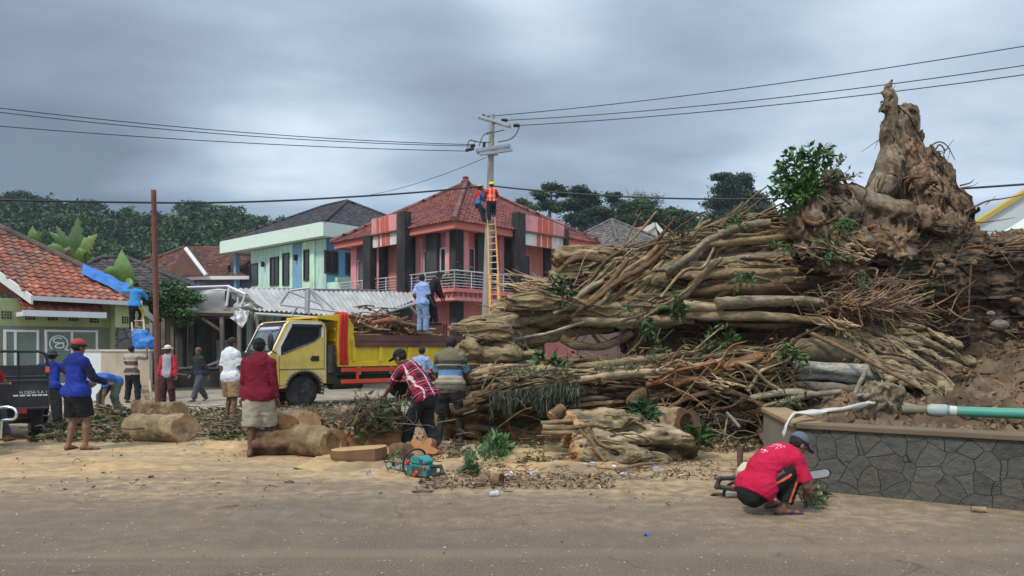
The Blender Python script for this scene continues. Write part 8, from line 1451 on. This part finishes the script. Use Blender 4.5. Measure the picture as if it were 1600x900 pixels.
        B.cap(an, b0, .036, .034); B.cap(b0 , an + td * .07 - gd * .042, .032, .03); B.cap(an + td * .07 - gd * .042, an + td * .155 - gd * .052, .03, .022)
        for i in range(5): o_ = td.cross(gd).normalized() * ((i - 2) * .016 * sg); B.cap(an + td * .14 + o_ - gd * .053, an + td * (.185 - .010 * abs(i - (1 if True else 0))) + o_ - gd * .058, .0105, .0095, .006)
    V, q = B.mesh(); C = np.repeat(np.array(skin)[None], len(V), 0) * (1 + .10 * vn(V * 9)[:, None]); L = V - np.array(tuple(hd)); hx, hyy, hz = L @ np.array(rh), L @ np.array(fh), L @ np.array(uh)
    face = hyy > .05
    ey = (np.abs(np.abs(hx) - .033) < .016) & (np.abs(hz - .006) < .010) & face; C[ey] = (.015, .012, .01); br = (np.abs(np.abs(hx) - .034) < .024) & (np.abs(hz - .030) < .008) & face; C[br] *= .25; mo = (np.abs(hx) < .026) & (np.abs(hz + .053) < .008) & face; C[mo] = np.array(skin) * (.75, .42, .45)
    scl = lambda V: V * s
    def put(nm, V, q, C, m, smooth=True): g = Geo(); g.add(scl(V), [q], C); return g.build(nm, m, root, smooth)
    put('body', V, q, C, M_SKIN)
    wr_ = lambda amp, f_, sd: (lambda p: amp * fbm(p * f_ + sd, 2, .6))
    wk = lambda f_, sd: (lambda p: .009 * fbm(p * f_ + sd, 2, .6) + .011 * np.abs(fbm(p * (f_ * 1.3, f_ * 1.3, f_ * 2) + sd, 2, .5)) - .006)
    sd = float(sum(map(ord, label)) % 97)
    if shirt:
        T = SDF(h, .022); c, slv, pat = shirt.get('col'), shirt.get('sleeve', .55), shirt.get('pat'); lo = shirt.get('loose', .022); hem = hc - u0 * shirt.get('hem', .05); pl = [(np.array(hem), np.array(-u0))]
        T.ecap(hc - u0 * .10, w, .155 * fat + lo, .138 * fat + lo, tor0, .72, planes=pl); T.ecap(w, ch + u1 * .07, .138 * fat + lo, .155 * fat + lo * .8, tor, .70, planes=pl); pr_ = .092 * fat + (pants or {}).get('loose', .02) * (.7 if (pants or {}).get('len', 1) >= .62 else 1) + .022; T.ccap(hp[0], hp[1], pr_, pr_, pl); T.cap(sh[0], sh[1], .068, .068); col_ = nb + u1 * .028; T.ccap(nb - u1 * .06, nb + u1 * .06, .078, .062, [(np.array(col_), np.array(u1))])
        for k in (0, 1):
            e, wr = arms[k]
            if slv <= .8: ce = sh[k].lerp(e, min(slv + .25, 1.0)); T.ccap(sh[k], sh[k].lerp(e, 1.1), .068, .064 + lo * .4, [(np.array(ce), np.array((e - sh[k]).normalized()))])
            elif slv > 0: T.cap(sh[k], e, .066, .054); ce = e.lerp(wr, min(slv - .02, .98) if slv < 1.5 else .96); T.ccap(e, wr, .054, .042, [(np.array(ce), np.array((wr - e).normalized()))])
        V, q = T.mesh(wk(9, sd)); d = V - np.array(hc); hgt = np.where(d @ np.array(u0) < .23, d @ np.array(u0), .23 + (V - np.array(w)) @ np.array(u1)); xx = (V - np.array(ch)) @ np.array(rt1); ff = (V - np.array(ch)) @ np.array(f1)
        arm = np.zeros(len(V)); al = np.zeros(len(V))
        for k in (0, 1):
            e, wr = arms[k]; A = np.array(e - sh[k]); t = np.clip(((V - np.array(sh[k])) @ A) / (A @ A), 0, 1); dd = np.linalg.norm(V - np.array(sh[k]) - t[:, None] * A, axis=1); A2 = np.array(wr - e); t2 = np.clip(((V - np.array(e)) @ A2) / (A2 @ A2), 0, 1); d2 = np.linalg.norm(V - np.array(e) - t2[:, None] * A2, axis=1); m_ = (((dd < .085) & (t > .22)) | (d2 < .09)) & (np.abs(xx) > .13); arm[m_] = 1; al[m_] = (t + t2)[m_]
        C = np.repeat(np.array(c)[None], len(V), 0)
        if pat: C = pat(C, hgt, xx, ff, arm, al)
        put('shirt', V, q, C * (1 + .06 * vn(V * 6)[:, None]), M_CLOTH)
    if pants:
        T = SDF(h, .03); c, ln, lo = pants['col'], pants.get('len', 1.0), pants.get('loose', .02); wst = hc + u0 * .10
        T.ecap(hc - u0 * .05, hc + u0 * .2, .150 * fat + lo * .5, .142 * fat + lo * .3, tor0, .74, planes=[(np.array(wst), np.array(u0))])
        for k in (0, 1):
            kn, an, td = legs[k]; wd = pants.get('wide', 0)
            if ln < .62: ce = hp[k].lerp(kn, ln / .5) if ln <= .5 else kn.lerp(an, (ln - .5) * 2); T.ccap(hp[k], hp[k].lerp(kn, 1.0), .092 * fat + lo, .062 + lo + wd, [(np.array(ce), np.array((an - kn if ln > .5 else kn - hp[k]).normalized()))])
            else: T.cap(hp[k], kn, .092 * fat + lo * .7, .062 + lo * .8)
            if ln > .5: ce = kn.lerp(an, (ln - .5) * 2); T.ccap(kn, an, .062 + lo * .8 + (wd if ln < .62 else 0), .050 + lo * .7 + wd, [(np.array(ce), np.array((an - kn).normalized()))])
        V, q = T.mesh(wk(8, sd + 5)); C = np.repeat(np.array(c)[None], len(V), 0)
        if pants.get('pat'): C = pants['pat'](C, V, legs, hp)
        put('trousers' if ln > .62 else 'shorts', V, q, C * (1 + .10 * vn(V * 5)[:, None]), M_CLOTH)
    if hair is not None:
        T = SDF(min(h, .011), .01); pl = [(np.array(HP(0, .035, .018)), np.array((fh * .78 - uh * .62).normalized())), (np.array(HP(0, 0, -.06)), np.array(-uh))]
        if hat: pl.append((np.array(HP(0, 0, .05)), np.array(uh)))
        T.ell(HP(0, -.012, .032), (.086, .104, .100), Rh, planes=pl); V, q = T.mesh(wr_(.006, 30, sd)); put('hair', V, q, np.repeat(np.array(hair)[None], len(V), 0), M_HAIR)
    if hat:
        ty, hcx = hat[0], np.array(hat[1]); T = SDF(min(h, .011), .012); bk = -1 if 'back' in ty else 1
        if ty.startswith('cap'):
            T.ell(HP(0, -.012, .042), (.091, .110, .098), Rh, planes=[(np.array(HP(0, 0, .045)), np.array(-uh + fh * .12))]); T.ell(HP(0, bk * .125, .050), (.072, .075, .012), Rh, planes=[(np.array(HP(0, bk * .085, 0)), np.array(-fh * bk))])
        elif ty == 'brim': T.ell(HP(0, -.01, .062), (.094, .112, .088), Rh, planes=[(np.array(HP(0, 0, .05)), np.array(-uh))]); T.ell(HP(0, -.01, .052), (.165, .180, .014), Rh)
        elif ty == 'bucket': T.ell(HP(0, -.012, .05), (.095, .112, .10), Rh, planes=[(np.array(HP(0, 0, .03)), np.array(-uh))]); T.ell(HP(0, -.01, .028), (.135, .155, .018), Rh)
        elif ty == 'helmet': T.ell(HP(0, -.01, .055), (.115, .135, .105), Rh, planes=[(np.array(HP(0, 0, .035)), np.array(-uh))]); T.ell(HP(0, .03, .04), (.118, .155, .012), Rh); T.cap(HP(0, -.12, .09), HP(0, .1, .12), .018)
        V, q = T.mesh(); C = np.repeat(hcx[None], len(V), 0)
        if len(hat) > 2: z = (V - np.array(tuple(HP(0, 0, .062)))) @ np.array(uh); C[np.abs(z - .008) < .012] = hat[2]
        put({'cap': 'cap', 'brim': 'hat', 'bucket': 'hat', 'helmet': 'helmet'}[ty.split('_')[0]], V, q, C, M_HARD if ty == 'helmet' else M_CLOTH)
    if shoes is not None:
        for k in (0, 1):
            kn, an, td = legs[k]; T = SDF(h, .012); gd = Vv((0, 0, 1)); boot = shoes[0] == 'boot'
            if boot: T.cap(kn.lerp(an, .25), an, .064, .050); T.cap(an - td * .03 - gd * .03, an + td * .15 - gd * .042, .046, .036)
            elif shoes[0] == 'shoe': T.cap(an - td * .03 - gd * .035, an + td * .15 - gd * .048, .042, .034)
            else:
                T.cap(an - td * .055 - gd * .068, an + td * .19 - gd * .073, .030, .036, k=.0); sgn = td.cross(gd).normalized()
                T.cap(an + td * .13 - gd * .030, an + td * .06 - gd * .055 + sgn * .04, .010); T.cap(an + td * .13 - gd * .030, an + td * .06 - gd * .055 - sgn * .04, .010)
                T.pr = [(('e', p[1], p[2], p[3], p[4], 0.0, (np.array([sgn, td.cross(sgn), td]), .32, None)) if i == 0 else p) for i, p in enumerate(T.pr)]
            V, q = T.mesh(); put('boot' if boot else 'shoe' if shoes[0] == 'shoe' else 'sandal', V, q, np.repeat(np.array(shoes[1])[None], len(V), 0), M_CLOTH if not boot else M_RUB)
    root.scale = (1, 1, 1)
    return root, dict(hd=hd * s, arms=arms, legs=legs, nb=nb * s, hc=hc * s, s=s)
def at(px, py): return G(px, py)
def hgt(px_h, py): return px_h * G(0, py).y / F     # metres spanned by so many photo rows at the depth of a foot on row py
def bands(*bs):
    """horizontal bands (low, high, colour) by height up the trunk; arms follow their own height"""
    def f(C, h_, x, y, arm, al):
        for lo, hi, c in bs: C[(h_ > lo) & (h_ <= hi)] = c
        return C
    return f
ROY = srgb(40, 56, 140); NAVY = (.018, .02, .045); BLKC = (.016, .016, .018)
def blueman(C, h_, x, y, arm, al): C[(arm > 0) & (al > .25)] = (.020, .022, .05); C[(h_ > .40) & (arm < 1)] = np.array(ROY) * .6; return C
person('barefoot man in red cap, royal blue long shirt and black shorts, back turned', at(119, 703), R(-25), 1.66, skin=SK2, hl=(-.16, .30, 1.00), hr=(.20, .34, 1.02), elb=(.5, -.6, -.6), fl=(-.12, -.04, 0), fr=(.13, .06, 0), shirt=dict(col=ROY, sleeve=1.6, pat=blueman, hem=.06), pants=dict(col=BLKC, len=.46, loose=.035, wide=.02), hat=('cap', srgb(158, 70, 64)), head=(-8, 8), shoes=('sandal', (.05, .05, .06)), fat=1.06, toe=(20, -50))
person('man in dark hat and blue shirt striding behind the trike', at(76, 668), R(20), 1.62, hip=(0, 0, .80), lean=26, hl=(-.14, .36, .92), hr=(.34, .34, .98), fl=(-.16, .34, 0), fr=(.24, -.36, 0), head=(150, 0) if False else (0, 5), elb=(.5, -.4, -.5), shirt=dict(col=ROY, sleeve=1.6, pat=blueman, hem=.08), pants=dict(col=(.02, .022, .024), len=.93, loose=.04), hat=('bucket', (.05, .05, .055)), shoes=('boot', (.10, .10, .09)))
person('man bent double in light blue tee and pale cap gathering branches', at(166, 650), R(165), 1.62, hip=(0, -.25, .80), lean=78, curve=8, hl=(-.22, .34, .25), hr=(.20, .44, .30), fl=(-.26, -.12, 0), fr=(.26, -.05, 0), head=(0, 55), elb=(.5, 0, .3), shirt=dict(col=srgb(60, 100, 170), sleeve=.55, hem=.04, loose=.035), pants=dict(col=(.10, .11, .08), len=.95, loose=.035), hat=('cap', srgb(120, 116, 122)), shoes=('shoe', (.03, .03, .03)))
def ystripe(C, V, legs, hp): kn, an, td = legs[1]; d = np.array(an - hp[1]); t = ((V - np.array(hp[1])) @ d) / (d @ d); pos = V[:, 0] - (hp[1].x + t * d[0]); C[(pos > .055)] = srgb(190, 170, 60); return C
pz = P(211, 520, 24.0); person('man in sky blue shirt on the bamboo ladder, mending the roof', (pz.x, pz.y, pz.z + .02), R(10), 1.62, hip=(0, -.02, .88), lean=12, hl=(-.30, .40, 1.40), hr=(.22, .42, 1.22), fl=(-.10, 0, 0), fr=(.11, .03, .22), head=(10, 0), shirt=dict(col=srgb(62, 130, 185), sleeve=1.4, hem=.05), pants=dict(col=(.016, .016, .018), len=.96, loose=.03, pat=ystripe), shoes=('sandal', (.10, .07, .05)))
def brownstripe(C, h_, x, y, arm, al):
    for lo, hi, c in ((.0, .14, (.10, .055, .05)), (.17, .19, (.5, .46, .42)), (.22, .34, (.13, .05, .05)), (.34, .36, (.55, .5, .46)), (.42, .44, (.2, .12, .1))): C[(h_ > lo) & (h_ < hi)] = c
    return C
person('man in brown and cream striped shirt steadying the bamboo ladder', at(206, 629.5), R(-8), 1.62, hl=(-.20, .32, 1.30), hr=(.24, .34, 1.52), elb=(.4, -.3, -1), fl=(-.17, .02, 0), fr=(.16, .05, 0), shirt=dict(col=(.36, .32, .27), sleeve=.6, pat=brownstripe, hem=.06), pants=dict(col=(.022, .021, .022), len=.97, loose=.035), shoes=('sandal', (.08, .06, .05)), head=(0, -18))
def raglan(C, h_, x, y, arm, al): C[(np.abs(x) > .125) | (arm > 0)] = srgb(170, 46, 58); return C
person('man in white hat, grey shirt with red sleeves and maroon trousers, facing us', at(263, 632), R(176), 1.60, hl=(-.27, .08, .74), hr=(.28, .10, .72), fl=(-.13, 0, 0), fr=(.13, .04, 0), head=(-6, 4), skin=SK3, shirt=dict(col=(.30, .31, .33), sleeve=1.6, pat=raglan, hem=.09, loose=.03), pants=dict(col=(.062, .024, .026), len=.97, loose=.045), hat=('brim', srgb(215, 205, 185), (.25, .2, .15)), shoes=('shoe', (.05, .03, .03)))
person('man in brown cap and dark shirt walking off beside the stall', at(312, 627), R(148), 1.58, lean=4, hip=(0, 0, .85), hl=(-.24, -.12, .78), hr=(.25, .14, .82), fl=(-.06, .26, 0), fr=(.08, -.28, .03), heel=(0, 25), head=(28, 0), skin=SK2, shirt=dict(col=(.030, .038, .042), sleeve=1.45, hem=.06, loose=.03), pants=dict(col=(.085, .088, .092), len=.97, loose=.04), hat=('cap_back', srgb(120, 92, 74)), shoes=('sandal', (.08, .06, .05)))
def vest(C, h_, x, y, arm, al): m = (np.abs(np.abs(x) - .10) < .035) & (h_ > .28); C[m] = srgb(160, 200, 50); C[(np.abs(x - .13) < .03) & (h_ < .3)] = (.6, .6, .6); return C
person('man in black shirt with lime shoulder stripes standing inside the stall edge', at(327, 599), R(120), 1.66, hl=(-.2, .22, .95), hr=(.18, .42, .95), fl=(-.12, 0, 0), fr=(.12, .08, 0), head=(0, 15), shirt=dict(col=(.016, .016, .017), sleeve=.5, pat=vest, hem=.07), pants=dict(col=(.016, .016, .018), len=.97, loose=.03), shoes=('shoe', (.3, .3, .3)))
person('man in white tee and khaki shorts standing left of the truck cab', at(362, 656), R(-30), 1.76, hl=(-.28, -.02, .80), hr=(.27, .10, .76), fl=(-.17, .02, 0), fr=(.17, -.10, 0), head=(-15, 8), lean=-2, skin=SK, shirt=dict(col=srgb(205, 206, 206), sleeve=.6, hem=.10, loose=.035), pants=dict(col=srgb(138, 112, 82), len=.50, loose=.045, wide=.02), shoes=('sandal', (.09, .06, .05)), fat=1.08)
person('man in maroon sweater, black cap and grey shorts seen from behind', at(404, 712), R(-5), 1.66, hl=(-.27, .06, .74), hr=(.28, .04, .68), fl=(-.07, -.12, 0), fr=(.10, .18, 0), head=(6, 4), skin=SK3, shirt=dict(col=srgb(108, 28, 44), sleeve=1.6, hem=.08, loose=.035), pants=dict(col=srgb(150, 140, 124), len=.56, loose=.035, wide=.03), hat=('cap', (.022, .018, .02)), shoes=('sandal', (.07, .05, .04)), fat=1.10)
def plaid(C, h_, x, y, arm, al):
    u = np.where(arm > 0, al * .3, x); v = np.where(arm > 0, h_, h_); C[:] = srgb(132, 30, 50)
    def band(a, per, wd, off=0): return np.abs(((a + off) / per) % 1 - .5) < wd / 2
    C[band(u, .17, .32)] = srgb(62, 34, 50); C[band(v, .17, .30, .05)] *= .55; C[band(v, .085, .10, .02)] = srgb(176, 70, 86); C[band(u, .17, .10, .085)] = srgb(196, 186, 190); C[band(v, .17, .07, .10)] = srgb(170, 130, 138); return C
person('man in red plaid shirt and dark jeans stooping over the brushwood', at(646, 706), R(58), 1.70, hip=(-.05, -.26, .86), lean=40, curve=8, twist=-8, hl=(-.10, .62, .62), hr=(.30, .40, .74), fl=(-.10, .10, 0), fr=(.12, -.34, .02), head=(12, 30), elb=(.5, -.4, -.1), toe=(20, 0), heel=(0, 20), shirt=dict(col=(.3, .02, .05), sleeve=.72, pat=plaid, hem=.10, loose=.04), pants=dict(col=(.024, .027, .030), len=.97, loose=.035), hat=('cap', (.018, .018, .024)), shoes=('shoe', (.03, .03, .032)), skin=SK2, h=.0095)
def polo(C, h_, x, y, arm, al):
    for lo, hi, c in ((-.2, .06, (.14, .12, .085)), (.02, .035, (.07, .06, .05)), (.06, .10, (.30, .26, .2)), (.10, .13, (.20, .17, .13)), (.13, .17, (.36, .32, .28)), (.17, .255, srgb(92, 132, 172)), (.255, .33, (.05, .05, .042)), (.325, .345, (.32, .28, .22)), (.345, .40, (.055, .052, .042)), (.40, .7, (.145, .13, .085))): C[(h_ > lo) & (h_ <= hi)] = c
    C[(arm > 0) & (al > .42)] = srgb(90, 120, 138); C[(arm > 0) & (al < .42)] *= .9; return C
person('man in striped polo, black shorts and grey boots facing the lower trunk', at(703, 692), R(-6), 1.74, lean=6, hip=(0, -.03, .88), hl=(-.26, .22, .84), hr=(.27, .24, .86), fl=(-.17, 0, 0), fr=(.17, .05, 0), head=(-4, 28), skin=SK3, shirt=dict(col=(.14, .13, .09), sleeve=.62, pat=polo, hem=.10, loose=.035), pants=dict(col=(.028, .026, .024), len=.50, loose=.05, wide=.02), shoes=('boot', (.085, .083, .08)), h=.010, fat=1.04)
tp = TRK @ Vector((4.0, .55, 1.92)); 
tp = P(659, 522, 21.3); person('man in pale blue tee and washed jeans standing on the truck load', (tp.x, tp.y, tp.z), R(-35), 1.68, hl=(-.22, .12, .92), hr=(.20, .22, .88), fl=(-.09, 0, 0), fr=(.11, .04, .0), head=(20, 5), skin=SK3, shirt=dict(col=srgb(140, 162, 205), sleeve=.6, hem=.04), pants=dict(col=srgb(118, 138, 166), len=.97, loose=.035), shoes=('shoe', (.2, .2, .22)))
tp = P(674, 508, 21.9); person('man in black long shirt stooping behind the one in jeans on the truck', (tp.x, tp.y, tp.z), R(-60), 1.66, hip=(0, -.1, .86), lean=28, hl=(-.15, .42, .72), hr=(.25, .34, .62), fl=(-.12, 0, 0), fr=(.12, .1, 0), head=(0, 30), skin=SK3, shirt=dict(col=(.022, .017, .018), sleeve=1.5, hem=.06), pants=dict(col=(.020, .018, .020), len=.97, loose=.03), shoes=('shoe', (.03, .03, .03)))
person('man in faded light blue shirt half hidden between plaid and striped men', at(657, 640), R(-15), 1.60, hip=(0, 0, .85), lean=6, hl=(-.24, .15, .8), hr=(.34, .22, .84), head=(0, 12), skin=SK3, shirt=dict(col=srgb(138, 158, 190), sleeve=.7, hem=.08), pants=dict(col=(.022, .022, .025), len=.97, loose=.04), shoes=('sandal', (.05, .04, .04)))
person('man in scarlet shirt and white cap bending behind the lower trunk', at(744, 622), R(-78), 1.62, hip=(0, -.25, .74), lean=76, hl=(-.2, .35, .3), hr=(.2, .4, .3), fl=(-.14, -.1, 0), fr=(.14, -.05, 0), head=(0, 40), shirt=dict(col=srgb(210, 42, 56), sleeve=.6, hem=.05, loose=.04), pants=dict(col=(.03, .03, .035), len=.95), hat=('cap', srgb(190, 188, 190)), shoes=('shoe', (.03, .03, .03)))
def orangeback(C, h_, x, y, arm, al): C[(h_ > .22) & (arm < 1)] = srgb(215, 62, 36); return C
person('man in navy trousers and orange vest far behind the trunks', at(810, 597), R(70), 1.66, lean=22, hip=(0, 0, .86), hl=(-.2, .35, .8), hr=(.2, .35, .8), shirt=dict(col=srgb(38, 58, 120), sleeve=1.5, pat=orangeback, hem=.06), pants=dict(col=(.022, .028, .06), len=.97), shoes=('shoe', (.03, .03, .03)), head=(0, 20), h=.016)
person('man in grey shirt crouching far behind the gap between the trunks', at(835, 600), R(40), 1.62, lean=20, hip=(0, 0, .80), hl=(-.2, .3, .7), hr=(.2, .3, .7), fl=(-.12, .1, 0), fr=(.12, -.1, 0), shirt=dict(col=(.20, .20, .21), sleeve=.7, hem=.06), pants=dict(col=(.03, .03, .035), len=.97), shoes=('shoe', (.03, .03, .03)), head=(0, 20), h=.016)
# linemen on the pole
HIV = srgb(222, 66, 44)
def hivis(C, h_, x, y, arm, al): C[arm > 0] = srgb(150, 30, 34); C[(np.abs(np.abs(x) - .085) < .022) & (arm < 1)] = srgb(226, 160, 140); C[(h_ > .20) & (h_ < .235) & (arm < 1)] = srgb(226, 160, 140); return C
pz = P(768, 347, 33.25); person('lineman in orange red vest and yellow helmet standing on the orange ladder', (pz.x, pz.y, pz.z), R(8), 1.72, hip=(0, -.06, .88), lean=2, hl=(-.26, .30, 1.12), hr=(.22, .36, 1.25), fl=(-.10, .06, 0), fr=(.10, .04, .22), head=(20, -5), shirt=dict(col=HIV, sleeve=1.6, pat=hivis, hem=.02), pants=dict(col=(.020, .022, .032), len=.97, loose=.04), hat=('helmet', srgb(226, 178, 30)), shoes=('boot', (.02, .02, .02)), h=.014)
def bluevest(C, h_, x, y, arm, al): C[(h_ > .2) & (y < .0) & (arm < 1)] = srgb(205, 70, 50); return C
pz = P(748, 350, 33.7); person('lineman in blue shirt and yellow helmet strapped to the pole side', (pz.x, pz.y, pz.z), R(-72), 1.68, hip=(0, -.05, .90), lean=8, hl=(-.12, .42, 1.05), hr=(.15, .44, 1.15), fl=(-.08, .22, .15), fr=(.08, .26, .0), head=(0, 10), shirt=dict(col=srgb(62, 112, 168), sleeve=1.5, pat=bluevest, hem=.05), pants=dict(col=(.03, .034, .05), len=.97, loose=.03), hat=('helmet', srgb(214, 172, 40)), shoes=('boot', (.03, .03, .03)), h=.014)
# rider seated on the motorcycle, mostly outside the frame; driver in the cab
pm = P(-34, 692, 11.5); person('seated rider in red shirt on the motorcycle at the left edge', (pm.x, pm.y, 0), R(15), 1.64, hip=(0, -.05, .82), lean=10, hl=(-.22, .45, 1.0), hr=(.22, .45, 1.0), fl=(-.24, .22, .12), fr=(.30, .26, .08), head=(0, 8), shirt=dict(col=srgb(150, 34, 42), sleeve=.7, hem=.05), pants=dict(col=(.06, .06, .062), len=.96, loose=.035), shoes=('sandal', (.03, .03, .03)), skin=SK2)
pd = TRK @ Vector((1.18, .48, .43)); person('driver in blue shirt seated inside the yellow cab', pd, R(40 + 90), 1.60, hip=(0, -.06, .82), lean=-4, hl=(-.18, .40, 1.12), hr=(.18, .40, 1.12), fl=(-.12, .58, .36), fr=(.12, .58, .36), knl=(0, .2, 1), knr=(0, .2, 1), head=(0, 0), shirt=dict(col=srgb(74, 92, 178), sleeve=.7), pants=dict(col=(.03, .03, .03), len=.9), h=.014)
# the man crouching by the stone wall
def redtee(C, h_, x, y, arm, al):
    b = (y < 0) & (arm < 1)
    for (lo, hi, x0, x1, sp) in ((.44, .452, -.07, .10, 40), (.415, .424, -.05, .10, 60), (.385, .392, -.09, .08, 70), (.37, .376, -.09, .06, 70), (.25, .272, -.03, .055, 55), (.232, .238, -.02, .04, 80)):
        m = b & (h_ > lo) & (h_ < hi) & (x > x0) & (x < x1) & (np.sin(x * sp * 3.1 + lo * 90) > -.55); C[m] = srgb(214, 170, 180)
    return C
def trackpants(C, V, legs, hp):
    kn, an, td = legs[1]
    A = np.array(kn - hp[1]); t = np.clip(((V - np.array(hp[1])) @ A) / (A @ A), 0, 1); lat = V[:, 0]; near1 = np.linalg.norm(V - np.array(hp[1]) - t[:, None] * A, axis=1) < .125
    A2 = np.array(an - kn); t2 = np.clip(((V - np.array(kn)) @ A2) / (A2 @ A2), 0, 1); c2 = np.array(kn) + t2[:, None] * A2; near2 = (np.linalg.norm(V - c2, axis=1) < .105) & (t2 > .05); out = lat > np.maximum(np.array(hp[1])[0], 0) + .02
    ln = np.array((0, 1, 0)); o2 = (V - c2) @ ln
    m1 = near1 & out & (np.abs(V[:, 2] - (hp[1].z + t * A[2]) - .012) < .011) & (t > .05) & (t < .72); C[m1] = srgb(205, 98, 58)
    m2 = near2 & out & (np.abs(o2 + .008) < .010); C[m2] = srgb(205, 98, 58)
    m3 = near2 & out & (np.abs(o2 - .062) < .014) & (np.sin(t2 * 52) > .0) & (t2 < .85); C[m3] = srgb(170, 172, 176)
    m4 = near1 & out & (V[:, 2] - (hp[1].z + t * A[2]) > .055) & (t > .25) & (t < .6); C[m4] = (.08, .08, .09)
    return C
sq = at(1206, 800); SQ = person('man crouching in red tee, black track pants and grey cap by the stone wall', sq, R(-68), 1.54, hip=(0, -.20, .28), lean=50, curve=18, hl=(-.10, .42, .17), hr=(.10, .36, .20), fl=(-.17, .12, 0), fr=(.13, .02, 0), knl=(-.25, .8, .9), knr=(.12, .8, .9), head=(-2, 42), elb=(.4, .0, -.6), toe=(18, -16), shirt=dict(col=srgb(176, 30, 62), sleeve=.62, pat=redtee, hem=.09, loose=.04), pants=dict(col=(.016, .016, .017), len=.93, loose=.042, pat=trackpants), hat=('cap', srgb(92, 97, 110)), shoes=('sandal', srgb(52, 48, 92)), h=.0075, fat=1.06, skin=SK2)
# ================================================================ air
def haze():
    g = Geo(); g.box((-420, -8, -1), (420, 400, 95)); m = bpy.data.materials.new('haze_air'); m.use_nodes = True; nt = m.node_tree; nt.nodes.clear(); o = nt.nodes.new('ShaderNodeOutputMaterial'); v = nt.nodes.new('ShaderNodeVolumePrincipled'); v.inputs['Color'].default_value = (.75, .87, 1, 1); v.inputs['Density'].default_value = .00032; v.inputs['Anisotropy'].default_value = .2; nt.links.new(v.outputs[0], o.inputs['Volume']); h = g.build('haze', m); tag(h, 'thin bluish haze over the village and hills', 'haze', None, 'stuff')
haze()
